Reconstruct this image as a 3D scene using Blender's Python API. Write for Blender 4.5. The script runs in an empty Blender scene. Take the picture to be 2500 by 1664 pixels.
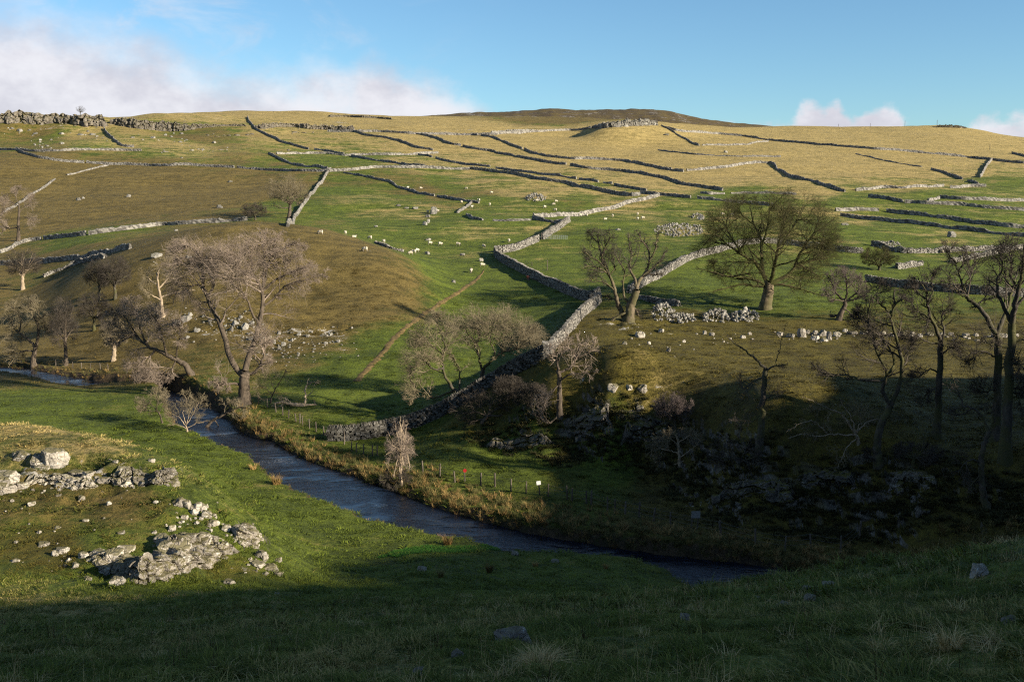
import bpy, bmesh, math, random
import numpy as np
from mathutils import Vector, Matrix

scene = bpy.context.scene
COL = scene.collection
R = math.radians
rng = np.random.default_rng(7)

# ------------------------------------------------------------------ camera
PITCH = R(7.8)
FPX = 2431.0                      # focal length in photo pixels (35 mm on a 36 mm sensor, 2500 px wide)
cam_data = bpy.data.cameras.new('camera')
cam = bpy.data.objects.new('camera', cam_data)
COL.objects.link(cam)
cam_data.sensor_width = 36.0
cam_data.lens = 35.0
cam_data.clip_start = 0.1
cam_data.clip_end = 20000
cam.location = (0, 0, 0)
cam.rotation_euler = (R(90) - PITCH, 0, 0)
scene.camera = cam

# ------------------------------------------------------------------ light
SUN_EL, SUN_AZ = R(20.0), R(117.0)          # azimuth clockwise from +Y
TO_SUN = Vector((math.sin(SUN_AZ) * math.cos(SUN_EL), math.cos(SUN_AZ) * math.cos(SUN_EL), math.sin(SUN_EL)))
sun_data = bpy.data.lights.new('sun', 'SUN')
sun_data.energy = 5.0
sun_data.angle = R(0.9)
sun_data.color = (1.0, 0.89, 0.72)
sun = bpy.data.objects.new('sun', sun_data)
COL.objects.link(sun)
sun.rotation_euler = (-TO_SUN).to_track_quat('-Z', 'Y').to_euler()

scene.render.engine = 'CYCLES'
scene.view_settings.view_transform = 'Standard'
scene.view_settings.look = 'None'
scene.view_settings.exposure = 1.3
scene.view_settings.gamma = 1.0
scene.view_settings.use_curve_mapping = False

scene.cycles.use_denoising = False
scene.cycles.filter_width = 1.2
scene.cycles.max_bounces = 5
scene.cycles.diffuse_bounces = 3


def ray(u, v):
    cx = (u - 1250.0) / FPX
    cy = (832.0 - v) / FPX
    sp, cp = math.sin(PITCH), math.cos(PITCH)
    return np.array([cx, cp + cy * sp, -sp + cy * cp])


def at(u, v, Y):
    d = ray(u, v)
    return d * (Y / d[1])


def el_of(v):
    d = ray(1250, v)
    return math.atan2(d[2], d[1])


# ------------------------------------------------------------------ node helpers
class NT:
    def __init__(self, tree):
        self.t = tree
        self.n = tree.nodes
        self.l = tree.links

    def node(self, typ, **kw):
        nd = self.n.new(typ)
        for k, val in kw.items():
            setattr(nd, k, val)
        return nd

    def set(self, sock, val):
        if val is None:
            return
        if hasattr(val, 'links') or isinstance(val, bpy.types.NodeSocket):
            self.l.new(val, sock)
        else:
            sock.default_value = val

    def math(self, op, a, b=None, c=None, clamp=False):
        nd = self.node('ShaderNodeMath', operation=op, use_clamp=clamp)
        self.set(nd.inputs[0], a)
        if b is not None:
            self.set(nd.inputs[1], b)
        if c is not None:
            self.set(nd.inputs[2], c)
        return nd.outputs[0]

    def mix(self, fac, a, b, blend='MIX'):
        nd = self.node('ShaderNodeMix', data_type='RGBA', blend_type=blend)
        nd.clamp_factor = True
        self.set(nd.inputs[0], fac)
        self.set(nd.inputs[6], a if not isinstance(a, tuple) else (*a, 1)[:4])
        self.set(nd.inputs[7], b if not isinstance(b, tuple) else (*b, 1)[:4])
        return nd.outputs[2]

    def noise(self, vec, scale, detail=3, rough=0.55, dist=0.0):
        nd = self.node('ShaderNodeTexNoise')
        self.set(nd.inputs['Vector'], vec)
        nd.inputs['Scale'].default_value = scale
        nd.inputs['Detail'].default_value = detail
        nd.inputs['Roughness'].default_value = rough
        nd.inputs['Distortion'].default_value = dist
        return nd.outputs['Fac']

    def remap(self, val, a, b, c=0.0, d=1.0, smooth=True):
        nd = self.node('ShaderNodeMapRange', interpolation_type='SMOOTHSTEP' if smooth else 'LINEAR')
        self.set(nd.inputs[0], val)
        self.set(nd.inputs[1], a)
        self.set(nd.inputs[2], b)
        self.set(nd.inputs[3], c)
        self.set(nd.inputs[4], d)
        return nd.outputs[0]

    def scalevec(self, vec, s):
        nd = self.node('ShaderNodeMapping')
        self.set(nd.inputs[0], vec)
        nd.inputs[3].default_value = s
        return nd.outputs[0]


# ------------------------------------------------------------------ sky
def build_world():
    w = bpy.data.worlds.new('World')
    scene.world = w
    w.use_nodes = True
    t = NT(w.node_tree)
    t.n.clear()
    sky = t.node('ShaderNodeTexSky', sky_type='NISHITA')
    sky.sun_disc = False
    sky.sun_elevation = SUN_EL
    sky.sun_rotation = SUN_AZ
    sky.altitude = 300
    sky.air_density = 1.0
    sky.dust_density = 0.3
    sky.ozone_density = 2.5
    tc = t.node('ShaderNodeTexCoord')
    vec = tc.outputs['Generated']
    sep = t.node('ShaderNodeSeparateXYZ')
    t.l.new(vec, sep.inputs[0])
    az = t.math('ARCTAN2', sep.outputs[0], sep.outputs[1])
    el = t.math('ARCSINE', sep.outputs[2])
    # the top edge of the cumulus bank as elevation over azimuth
    fc = t.node('ShaderNodeFloatCurve')
    AZ0, AZ1, E1 = -0.75, 0.75, 0.30
    t.set(fc.inputs[1], t.remap(az, AZ0, AZ1, smooth=False))
    pts = [(-900, 60), (-300, 40), (0, 60), (200, 95), (350, 125), (480, 180), (600, 205), (700, 218), (760, 200), (850, 226),
           (905, 186), (950, 198), (1010, 220), (1080, 245), (1170, 285), (1230, 330), (1400, 340), (1640, 345), (1690, 325), (1740, 345), (1900, 360),
           (1945, 320), (1985, 290), (2015, 296), (2040, 286), (2075, 330), (2110, 318), (2175, 306), (2210, 345), (2330, 360), (2400, 330), (2500, 318), (2800, 325), (3300, 345)]
    crv = fc.mapping.curves[0]
    conv = []
    for u, v in pts:
        d = ray(u, v)
        a = math.atan2(d[0], d[1])
        e = math.atan2(d[2], math.hypot(d[0], d[1]))
        conv.append(((a - AZ0) / (AZ1 - AZ0), max(0, e / E1)))
    conv = [c for c in conv if 0 < c[0] < 1]
    crv.points[0].location = (0, conv[0][1])
    crv.points[1].location = (1, conv[-1][1])
    for c in conv:
        crv.points.new(*c)
    fc.mapping.update()
    top = t.math('MULTIPLY', fc.outputs[0], E1)
    n1 = t.noise(t.scalevec(vec, (1, 1, 1.5)), 16.0, 7, 0.6)
    n2 = t.noise(vec, 60.0, 5, 0.6)
    d = t.math('ADD', t.math('SUBTRACT', top, el), 0.014)
    d = t.math('ADD', d, t.math('MULTIPLY', t.math('SUBTRACT', n1, 0.5), 0.060))
    d = t.math('ADD', d, t.math('MULTIPLY', t.math('SUBTRACT', n2, 0.5), 0.012))
    # soft on the left bank, crisper on the small clouds to the right
    soft = t.remap(az, -0.35, 0.25, 0.042, 0.010)
    bank = t.remap(d, t.math('MULTIPLY', soft, -0.6), soft)
    # thin veils on the left; unseen ones overhead and behind added to whiten skylight
    n3 = t.noise(t.scalevec(vec, (1, 1, 2.2)), 6.5, 6, 0.62, 0.6)
    veil = t.remap(n3, 0.44, 0.72)
    veil = t.math('MULTIPLY', veil, t.math('MAXIMUM', t.math('MAXIMUM', t.remap(az, 0.02, -0.30), t.remap(az, 1.0, 1.6)), t.remap(el, 0.32, 0.6)))
    veil = t.math('MULTIPLY', veil, 0.7)
    mask = t.math('MAXIMUM', bank, veil)
    mask = t.math('MULTIPLY', mask, t.remap(el, 1.2, 0.6))
    mask = t.math('MULTIPLY', mask, 0.97)
    n4 = t.noise(t.scalevec(vec, (1, 1, 1.6)), 11.0, 5, 0.6)
    ccol = t.mix(t.remap(n4, 0.35, 0.65), (4.6, 4.55, 5.1), (6.2, 6.15, 6.5))
    tint = t.mix(1.0, sky.outputs[0], (0.80, 1.03, 1.12), 'MULTIPLY')
    col = t.mix(mask, tint, ccol)
    bg = t.node('ShaderNodeBackground')
    t.l.new(col, bg.inputs[0])
    bg.inputs[1].default_value = 0.058
    out = t.node('ShaderNodeOutputWorld')
    t.l.new(bg.outputs[0], out.inputs[0])


build_world()

# ------------------------------------------------------------------ tags
def tag(o, label=None, cat=None, group=None, kind=None):
    if label:
        o['label'] = label
    if cat:
        o['category'] = cat
    if group:
        o['group'] = group
    if kind:
        o['kind'] = kind
    return o


def mesh_np(name, V, F, mats=(), smooth=False, attrs=None, mat_idx=None):
    """V (n,3); F list of int arrays (m,3) or (m,4)."""
    if not isinstance(F, (list, tuple)):
        F = [F]
    F = [np.asarray(f, dtype=np.int32) for f in F if len(f)]
    me = bpy.data.meshes.new(name)
    V = np.ascontiguousarray(V, dtype=np.float32)
    me.vertices.add(len(V))
    me.vertices.foreach_set('co', V.ravel())
    nl = sum(f.size for f in F)
    npoly = sum(len(f) for f in F)
    me.loops.add(nl)
    me.loops.foreach_set('vertex_index', np.concatenate([f.ravel() for f in F]))
    me.polygons.add(npoly)
    sizes = np.concatenate([np.full(len(f), f.shape[1], dtype=np.int32) for f in F])
    starts = np.concatenate([[0], np.cumsum(sizes)[:-1]]).astype(np.int32)
    me.polygons.foreach_set('loop_start', starts)
    me.polygons.foreach_set('use_smooth', np.full(npoly, smooth, dtype=bool))
    if mat_idx is not None:
        me.polygons.foreach_set('material_index', np.asarray(mat_idx, dtype=np.int32))
    for m in mats:
        me.materials.append(m)
    if attrs:
        for k, a in attrs.items():
            a = np.asarray(a, dtype=np.float32)
            if a.ndim == 1:
                at_ = me.attributes.new(k, 'FLOAT', 'POINT')
                at_.data.foreach_set('value', a)
            else:
                at_ = me.attributes.new(k, 'FLOAT_COLOR', 'POINT')
                if a.shape[1] == 3:
                    a = np.concatenate([a, np.ones((len(a), 1), np.float32)], 1)
                at_.data.foreach_set('color', a.ravel())
    me.update()
    me.validate(verbose=False)
    return me


def link(name, me, parent=None, loc=(0, 0, 0), rot=None, scale=None):
    o = bpy.data.objects.new(name, me)
    COL.objects.link(o)
    o.location = loc
    if rot is not None:
        o.rotation_euler = rot
    if scale is not None:
        o.scale = scale
    if parent is not None:
        o.parent = parent
    return o


def empty(name, loc=(0, 0, 0)):
    o = link(name, None)
    o.location = loc
    o.empty_display_size = 0.5
    return o


# ------------------------------------------------------------------ numpy noise
_perm = np.random.default_rng(3).permutation(512)
_grad = np.stack([np.cos(np.linspace(0, 2 * np.pi, 32, endpoint=False)), np.sin(np.linspace(0, 2 * np.pi, 32, endpoint=False))], 1)


def pnoise(x, y, seed=0):
    x = np.asarray(x, float) + seed * 17.31
    y = np.asarray(y, float) - seed * 9.73
    xi = np.floor(x).astype(np.int64)
    yi = np.floor(y).astype(np.int64)
    xf = x - xi
    yf = y - yi

    def g(ix, iy, dx, dy):
        h = _perm[(_perm[ix & 511] + iy) & 511] & 31
        gg = _grad[h]
        return gg[..., 0] * dx + gg[..., 1] * dy
    u = xf * xf * xf * (xf * (xf * 6 - 15) + 10)
    w = yf * yf * yf * (yf * (yf * 6 - 15) + 10)
    a = g(xi, yi, xf, yf)
    b = g(xi + 1, yi, xf - 1, yf)
    c = g(xi, yi + 1, xf, yf - 1)
    d = g(xi + 1, yi + 1, xf - 1, yf - 1)
    return ((a + u * (b - a)) * (1 - w) + (c + u * (d - c)) * w) * 1.5


def sstep(a, b, x):
    t = np.clip((x - a) / (b - a), 0, 1)
    return t * t * (3 - 2 * t)


# zoom frames used when the photograph was measured: (x offset, y offset, scale)
ZF = {'S': (0, 0, 1.0), '1': (0, 250, 2.8), '2': (800, 250, 2.8), '3': (1600, 250, 2.6133), '4': (0, 500, 2.6133), '5': (800, 600, 2.945),
      '6': (1500, 650, 2.356), '7': (0, 950, 2.356), '8': (800, 1000, 2.356), '9': (1500, 1100, 2.356), 'a': (350, 540, 2.904), 'b': (1650, 440, 4.611), 'c': (0, 1050, 3.272), 'd': (1900, 500, 3.92)}


def px(z, pts):
    ox, oy, s = ZF[z]
    return [(ox + x / s, oy + y / s) for x, y in pts]


# ------------------------------------------------------------------ terrain height
WZ = -27.0                                    # water level
CP = []                                       # control points x, y, z


def c_(u, v, Y, dz=0.0):
    p = at(u, v, Y)
    CP.append((p[0], p[1], p[2] + dz))


for u, rows in {
    # foreground bank under the camera, concave towards the river flat
    -150: [(1640, 15), (1560, 28), (1500, 39), (1440, 48)],
    300: [(1640, 14.5), (1560, 26), (1500, 38), (1450, 47)],
    700: [(1640, 14), (1560, 22.5), (1500, 34), (1450, 47), (1415, 55)],
    1050: [(1640, 13.2), (1560, 19.5), (1500, 30), (1460, 45), (1425, 56), (1395, 61)],
    1300: [(1640, 12.6), (1560, 17.5), (1500, 25.5), (1465, 39), (1435, 56), (1405, 63)],
    1500: [(1640, 12.2), (1560, 16.5), (1500, 22.5), (1465, 32), (1440, 55), (1415, 63)],
    # right shoulder: brow that hides the river
    1720: [(1640, 11.7), (1560, 15.5), (1500, 20), (1450, 27), (1436, 31)],
    2100: [(1640, 11), (1560, 14), (1500, 17), (1430, 24), (1391, 29.5)],
    2480: [(1640, 10), (1560, 12.5), (1500, 15), (1400, 21), (1333, 27)],
    # limestone mound on the left
    0: [(1400, 52), (1300, 57), (1200, 62.5), (1110, 68), (1060, 72), (1028, 76)],
    250: [(1400, 51.5), (1300, 57), (1200, 62), (1110, 68), (1064, 73)],
    430: [(1400, 52), (1300, 57), (1200, 62), (1135, 67.5)],
    530: [(1400, 53), (1300, 58), (1215, 64)],
    625: [(1380, 56), (1310, 60)],
}.items():
    for v, Y in rows:
        c_(u, v, Y)
for x, y, z in [
    # ground hidden behind the mound and the brow
    (-40, 92, -25.6), (-26, 88, -26.0), (-17, 78, -25.8), (-14, 70, -25.0), (-60, 95, -25.5), (-12, 62, -23.6),
    (12, 45, -21.0), (18, 45, -20.5), (26, 45, -19.5), (14, 58, -25.2), (24, 60, -25.4), (38, 58, -24), (30, 50, -21.5),
    # camera side hill, off frame; its right flank shaped to shade the foreground
    (0, 0, -1.8), (0, -12, 2.2), (0, -40, 13), (0, -90, 26), (0, -200, 45), (-18, 4, -3.0), (-40, 10, -7), (-40, -20, 3), (-90, 10, -8), (-90, -60, 16),
    (-70, 40, -16), (-110, 60, -20), (-180, 20, -14), (-300, 0, -8), (-200, -150, 30),
    (9, 3, -2.3), (16, 6, -2.2), (26, 14, -3.2), (30, 0, 4), (40, 20, 0), (50, 5, 6.2), (60, 28, 0), (42, 38, -9), (80, 0, 15.5), (85, 25, 7), (120, 0, 28),
    (120, 25, 20), (70, 42, 0), (95, 44, 10), (130, 45, 16), (200, 20, 34), (300, 0, 45), (75, -28, 33), (40, -25, 14), (100, -60, 42), (250, -150, 60),
]:
    CP.append((x, y, z))
for u, rows in {
    # river flat, left
    100: [(925, 153), (960, 142), (1000, 126)],
    350: [(1000, 123), (1050, 113), (1100, 103)],
    600: [(1180, 93), (1250, 83.5)],
    750: [(1300, 76.5), (1350, 69)],
    950: [(1330, 72.5), (1370, 67)],
    1120: [(1375, 66)],
    # far bank of the stream and the fields beyond, column by column to the skyline
    -200: [(890, 160), (800, 200), (700, 240), (600, 310), (500, 385), (380, 500), (305, 610), (271, 622)],
    60: [(885, 165), (800, 195), (705, 235), (600, 300), (500, 385), (380, 490), (308, 610), (272, 622)],
    220: [(880, 162), (800, 180), (730, 195), (660, 215), (625, 250), (580, 285), (500, 375), (400, 480), (345, 540), (310, 610), (281, 622)],
    400: [(890, 150), (800, 168), (700, 188), (615, 207), (592, 216), (555, 300), (480, 390), (400, 480), (340, 560), (318, 615), (288, 640)],
    560: [(960, 132), (850, 154), (760, 170), (640, 196), (554, 217), (520, 330), (450, 420), (400, 480), (340, 570), (310, 630), (285, 700), (273, 830)],
    760: [(1030, 117), (950, 131), (870, 147), (800, 163), (700, 184), (620, 200), (566, 216), (545, 290), (480, 370), (414, 455), (370, 540), (318, 640), (290, 730), (272, 860)],
    960: [(1040, 115), (950, 130), (860, 148), (780, 166), (700, 184), (622, 203), (600, 252), (540, 300), (480, 370), (415, 450), (350, 580), (322, 640), (285, 830)],
    1080: [(960, 127), (860, 149), (760, 180), (700, 196), (660, 215), (620, 245), (580, 270), (520, 320), (440, 425), (380, 530), (325, 640), (286, 860)],
    1250: [(900, 137), (800, 168), (720, 195), (650, 224), (600, 260), (540, 300), (480, 362), (430, 438), (380, 530), (328, 640), (284, 900)],
    1450: [(740, 180), (680, 205), (620, 242), (560, 285), (500, 345), (450, 415), (400, 500), (350, 590), (322, 650), (290, 900)],
    1600: [(710, 188), (640, 225), (580, 270), (500, 345), (440, 430), (390, 520), (335, 612), (311, 630), (302, 648), (304, 900)],
    1530: [(335, 606), (312, 618), (296, 640)],
    1465: [(335, 608), (314, 622), (304, 650)],
    1760: [(740, 177), (660, 212), (600, 250), (540, 300), (480, 370), (430, 445), (380, 540), (335, 640), (312, 860)],
    1950: [(745, 175), (680, 205), (600, 255), (540, 305), (480, 372), (430, 448), (380, 540), (340, 650), (309, 850)],
    2150: [(740, 177), (670, 215), (600, 262), (540, 315), (480, 380), (430, 455), (380, 550), (340, 680), (309, 860)],
    2320: [(730, 183), (690, 207), (620, 250), (560, 300), (500, 360), (450, 430), (400, 530), (350, 660), (307, 850)],
    2480: [(720, 190), (640, 240), (560, 305), (500, 365), (450, 435), (400, 540), (365, 660), (334, 840)],
    2750: [(720, 200), (640, 250), (560, 315), (500, 375), (450, 445), (400, 560), (370, 690), (350, 840)],
}.items():
    for v, Y in rows:
        c_(u, v, Y)
for u, v, Y in [
    # riverside flat below the scar, fence line
    (1000, 1150, 96), (1150, 1180, 91.5), (1150, 1100, 98.5), (1250, 1230, 84.5), (1300, 1130, 95), (1400, 1110, 96.5), (1450, 1240, 83.5), (1600, 1270, 80), (1500, 1180, 89),
    (950, 1080, 108), (1050, 1040, 111), (880, 1110, 104), (1750, 1300, 77), (1900, 1320, 75.5),
    # the bench above the scar
    (1130, 990, 113), (1200, 960, 112), (1270, 940, 109), (1350, 930, 105), (1480, 935, 101), (1560, 930, 101), (1650, 980, 98), (1750, 1020, 92), (1850, 1065, 84.5), (2000, 1065, 84.5), (2150, 1090, 81), (2300, 1060, 84), (2460, 1115, 77),
    (1450, 880, 122), (1600, 880, 122), (1850, 920, 115), (2150, 920, 115), (2450, 930, 114), (1400, 800, 152), (1450, 780, 160), (1500, 820, 143), (1700, 820, 146), (2000, 830, 144), (2400, 830, 145),
    (1600, 770, 164), (1870, 756, 172), (2200, 780, 163),
    # toe of the scar
    (1420, 1085, 99), (1560, 1120, 95), (1250, 1080, 102), (1680, 1180, 88), (1800, 1250, 81.5), (1950, 1290, 78.5), (2100, 1300, 77.5), (1150, 1060, 105),
]:
    c_(u, v, Y)
for u, v, Y in [(-200, 282, 640), (0, 284, 640), (60, 284, 642), (220, 294, 650), (-200, 300, 700), (60, 302, 700), (60, 312, 800), (-200, 312, 800), (-400, 290, 650)]:
    c_(u, v, Y)
for x, y, z in [(42, 64, -25.5), (52, 76, -15.5), (66, 74, -6), (85, 70, 5), (75, 88, -9), (110, 80, 8), (100, 102, -11), (160, 85, 8), (150, 118, -10), (180, 150, -12), (220, 80, 12), (52, 52, -22), (62, 48, -8), (85, 55, 6), (110, 60, 11),  # unseen rise right of the view, shaped to shade the scar
                (30, 66.5, -26), (250, 170, -12), (400, 250, -6), (-130, 150, -26), (-200, 170, -24), (-350, 250, -14), (-260, 120, -24), (-300, 60, -16),
                (500, 400, 4), (-500, 500, 12), (-800, 700, 60), (800, 700, 45), (1000, 200, 20), (-1000, 200, 10),
                (0, 1150, 84), (-300, 1100, 86), (300, 1100, 76), (-700, 1300, 90), (600, 1200, 62), (0, 1600, 70), (-800, 1800, 90), (900, 1800, 60), (0, 2600, 60),
                (-1500, 1000, 90), (1500, 1000, 50), (0, -600, 80), (-800, -500, 60), (800, -500, 90), (0, -2000, 90), (2500, 0, 50), (-2500, 0, 40), (1800, 2200, 60), (-1800, 2200, 90)]:
    CP.append((x, y, z))
CP = np.array(CP)


def warp(x, y):
    r = np.sqrt(x * x + y * y)
    w = (r + 25.0) ** -0.55
    return x * w, y * w


_cx, _cy = warp(CP[:, 0], CP[:, 1])
_CC = 0.28
_A = np.sqrt((_cx[:, None] - _cx) ** 2 + (_cy[:, None] - _cy) ** 2 + _CC ** 2)
_n = len(CP)
_M = np.zeros((_n + 3, _n + 3))
_M[:_n, :_n] = _A - 0.012 * np.eye(_n)
_M[:_n, _n] = 1
_M[:_n, _n + 1] = _cx
_M[:_n, _n + 2] = _cy
_M[_n:, :_n] = _M[:_n, _n:].T
_W = np.linalg.solve(_M, np.concatenate([CP[:, 2], [0, 0, 0]]))


def base_height(x, y):
    wx, wy = warp(x, y)
    z = _W[_n] + _W[_n + 1] * wx + _W[_n + 2] * wy
    for i in range(_n):
        z = z + _W[i] * np.sqrt((wx - _cx[i]) ** 2 + (wy - _cy[i]) ** 2 + _CC ** 2)
    return z


# ---- river banks, traced on the water plane
def on_water(pts):
    out = []
    for u, v in pts:
        d = ray(u, v)
        out.append((d * (WZ / d[2]))[:2])
    return np.array(out)


NEAR_BANK = on_water([(-300, 895), (-100, 902)] + px('4', [(0, 1065), (200, 1100), (400, 1155), (600, 1168), (760, 1172), (900, 1180), (1010, 1205), (1050, 1260), (1090, 1340), (1110, 1400), (1160, 1450), (1290, 1500), (1440, 1568)])
                     + px('7', [(1450, 400), (1500, 450), (1650, 560), (1850, 640), (2050, 720)]) + px('8', [(200, 620), (450, 710), (620, 770), (820, 810), (960, 850), (1040, 895), (1120, 900), (1250, 890), (1560, 905), (1750, 945), (1950, 1010)]))
FAR_BANK = on_water([(-300, 885), (-100, 891)] + px('4', [(0, 1035), (200, 1050), (400, 1090), (600, 1122), (750, 1140), (900, 1150), (1030, 1170), (1150, 1195), (1330, 1265), (1410, 1330), (1540, 1450), (1660, 1500)])
                    + px('7', [(1560, 290), (1640, 350), (1820, 430), (2050, 510), (2200, 570)]) + px('8', [(340, 455), (600, 560), (860, 640), (1200, 720), (1500, 770), (1800, 820), (2150, 860)]) + px('9', [(640, 640), (820, 660)]))
NEAR_BANK = np.concatenate([NEAR_BANK, [(13, 63.0), (24, 61.0), (34, 59), (44, 55), (50, 51)]])
FAR_BANK = np.concatenate([FAR_BANK, [(26, 68.0), (36, 66), (46, 61), (53, 56)]])
RIVER = np.concatenate([NEAR_BANK, FAR_BANK[::-1]])


def poly_sd(x, y, P, closed=True):
    """signed distance to polygon, negative inside."""
    n = len(P)
    best = np.full(x.shape, 1e9)
    inside = np.zeros(x.shape, bool)
    for i in range(n if closed else n - 1):
        a = P[i]
        b = P[(i + 1) % n]
        ex, ey = b - a
        L2 = ex * ex + ey * ey + 1e-12
        t = np.clip(((x - a[0]) * ex + (y - a[1]) * ey) / L2, 0, 1)
        dd = (x - a[0] - t * ex) ** 2 + (y - a[1] - t * ey) ** 2
        best = np.minimum(best, dd)
        if closed:
            cond = (a[1] > y) != (b[1] > y)
            with np.errstate(divide='ignore', invalid='ignore'):
                xi = (b[0] - a[0]) * (y - a[1]) / (b[1] - a[1] + 1e-15) + a[0]
            inside ^= cond & (x < xi)
    d = np.sqrt(best)
    return np.where(inside, -d, d) if closed else d


INLET = on_water(px('8', [(1040, 890), (1000, 868), (860, 890), (700, 905), (540, 915), (430, 940), (330, 975), (420, 985), (560, 965), (760, 945), (900, 925)]))


def river_sd(x, y):
    m = (np.abs(x) < 240) & (y > 40) & (y < 220)
    d = np.full(x.shape, 60.0)
    if m.any():
        xs, ys = x[m], y[m]
        wob = 0.45 * pnoise(xs / 2.2, ys / 2.2, 5) + 0.2 * pnoise(xs / 0.8, ys / 0.8, 6)
        d[m] = poly_sd(xs, ys, RIVER) + wob
    return d


# limestone crags: places where the turf breaks into ledges (x, y, radius, strength)
CRAGS = []
for u, v, Y, rr, st in [(1180, 1070, 104, 3.5, .6), (1280, 1070, 101.5, 4, .8), (1400, 1040, 98.5, 4.5, .9), (1520, 1030, 97, 4.5, .9), (1620, 1080, 93.5, 4, .8), (1700, 1170, 88, 4, .8), (1820, 1200, 82, 4.5, .9), (1930, 1200, 79.5, 4, .9),
                        (2060, 1200, 78.5, 4.5, .9), (2200, 1210, 77, 4.5, .9), (2350, 1220, 75, 4.5, .9), (2480, 1240, 72, 4.5, .9), (480, 1310, 56, 4.5, .8), (340, 1390, 52, 4.5, .8), (600, 1300, 59, 3, .8), (200, 1160, 65, 6, .6), (380, 1150, 65.5, 4, .7), (40, 1160, 65, 4, .7),
                        (600, 800, 163, 8, .8), (700, 800, 163, 8, .8), (820, 820, 160, 6, .7), (1520, 790, 155, 7, .7), (1620, 800, 152, 7, .6), (1800, 815, 147, 5, .5), (1950, 812, 148, 5, .5), (2150, 815, 147, 6, .5), (2350, 815, 147, 6, .5)]:
    _p = at(u, v, Y)
    CRAGS.append((_p[0], _p[1], rr, st))


def crag_mask(x, y):
    m = np.zeros(x.shape)
    for cx, cy, rr, st in CRAGS:
        m = np.maximum(m, st * np.exp(-(((x - cx) ** 2 + (y - cy) ** 2) / rr ** 2) ** 1.5))
    return m


def H(x, y, want_sd=False):
    x = np.asarray(x, float)
    y = np.asarray(y, float)
    shp = x.shape
    x = x.ravel()
    y = y.ravel()
    r = np.sqrt(x * x + y * y)
    z = base_height(x, y)
    sd = river_sd(x, y)
    calm = sstep(1.0, 12.0, sd)
    hill = sstep(180, 330, y)
    z = z + hill * 1.1 * pnoise(x / 75, y / 45, 1) + hill * 0.55 * pnoise(x / 38, y / 13, 2)
    z = z + (0.25 + 0.2 * hill) * calm * sstep(8, 40, r) * pnoise(x / 21, y / 15, 3)
    a5 = 0.16 * (1 - sstep(300, 600, r)) * (0.35 + 0.65 * calm)
    z = z + a5 * pnoise(x / 6.5, y / 5.0, 4)
    a6 = (0.085 + 0.07 * (1 - sstep(30, 70, r))) * (1 - sstep(120, 260, r)) * (0.5 + 0.5 * calm)
    z = z + a6 * pnoise(x / 2.1, y / 1.8, 7)
    a7 = 0.055 * (1 - sstep(50, 110, r))
    z = z + a7 * pnoise(x / 0.75, y / 0.75, 8)
    # unseen right shoulder, hummocks added to break up its shadow edge
    side = sstep(44, 58, x) * (1 - sstep(50, 75, y)) * sstep(-90, -40, y) * (1 - sstep(160, 220, x))
    z = z + side * (2.2 * pnoise(x / 13, y / 13, 61) + 1.3 * pnoise(x / 5, y / 5, 62))
    # ledges
    sel = (y > 40) & (y < 185) & (np.abs(x) < 90)
    if sel.any():
        xs, ys, zs = x[sel], y[sel], z[sel]
        cm = crag_mask(xs, ys)
        big = sstep(100, 140, ys)
        st = 1.15 + 0.5 * big
        zz = zs + 0.9 * pnoise(xs / 3.6, ys / 3.0, 12) + 0.35 * pnoise(xs / 1.3, ys / 1.2, 13)
        fr = (zz / st) % 1.0
        terr = (np.floor(zz / st) + sstep(0.55, 0.95, fr)) * st
        rid = 0.45 * (0.5 - np.abs(pnoise(xs / 2.0, ys / 1.7, 14))) + 0.22 * (0.5 - np.abs(pnoise(xs / 0.8, ys / 0.8, 15)))
        z[sel] = zs + cm * (0.6 * (terr - zs) + 0.8 * rid)
    # river
    floor = WZ + 0.45 + 0.045 * np.clip(sd, 0, 14)
    zl = np.where(sd > -3, np.maximum(z, floor), z)
    # the far bank stays low near the water, the bed is cut below it
    zl = np.where(sd < 0, np.minimum(zl, WZ + 0.6), zl)
    k = sstep(-0.7, 0.9, sd)
    z = (WZ - 0.7) * (1 - k) + zl * k
    z = z.reshape(shp)
    if want_sd:
        return z, sd.reshape(shp)
    return z


# ---- polar height grid: the ground mesh and every placement share it
def polar_axes():
    inv = np.linspace(R(-29.5), R(29.5), 370)
    side = np.geomspace(R(30.2), R(178), 70)
    th = np.concatenate([-side[::-1], inv, side])
    rad = [0.6]
    while rad[-1] < 6000:
        r = rad[-1]
        d = 0.35 if r < 8 else max(0.10, 0.009 * r) if r < 60 else 0.0058 * r if r < 175 else 0.008 * r if r < 330 else 0.011 * r if r < 1000 else 0.06 * r
        rad.append(r + d)
    return np.array(rad), th


RAD, THE = polar_axes()
GR, GT = np.meshgrid(RAD, THE, indexing='ij')
GX, GY = GR * np.sin(GT), GR * np.cos(GT)
GZ, GSD = H(GX, GY, True)
H_exact = H


def H(x, y):
    x = np.asarray(x, float)
    y = np.asarray(y, float)
    r = np.clip(np.hypot(x, y), RAD[0], RAD[-2])
    t = np.clip(np.arctan2(x, y), THE[0], THE[-1] - 1e-9)
    i = np.clip(np.searchsorted(RAD, r) - 1, 0, len(RAD) - 2)
    j = np.clip(np.searchsorted(THE, t) - 1, 0, len(THE) - 2)
    a = (r - RAD[i]) / (RAD[i + 1] - RAD[i])
    b = (t - THE[j]) / (THE[j + 1] - THE[j])
    return (GZ[i, j] * (1 - b) + GZ[i, j + 1] * b) * (1 - a) + (GZ[i + 1, j] * (1 - b) + GZ[i + 1, j + 1] * b) * a


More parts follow.
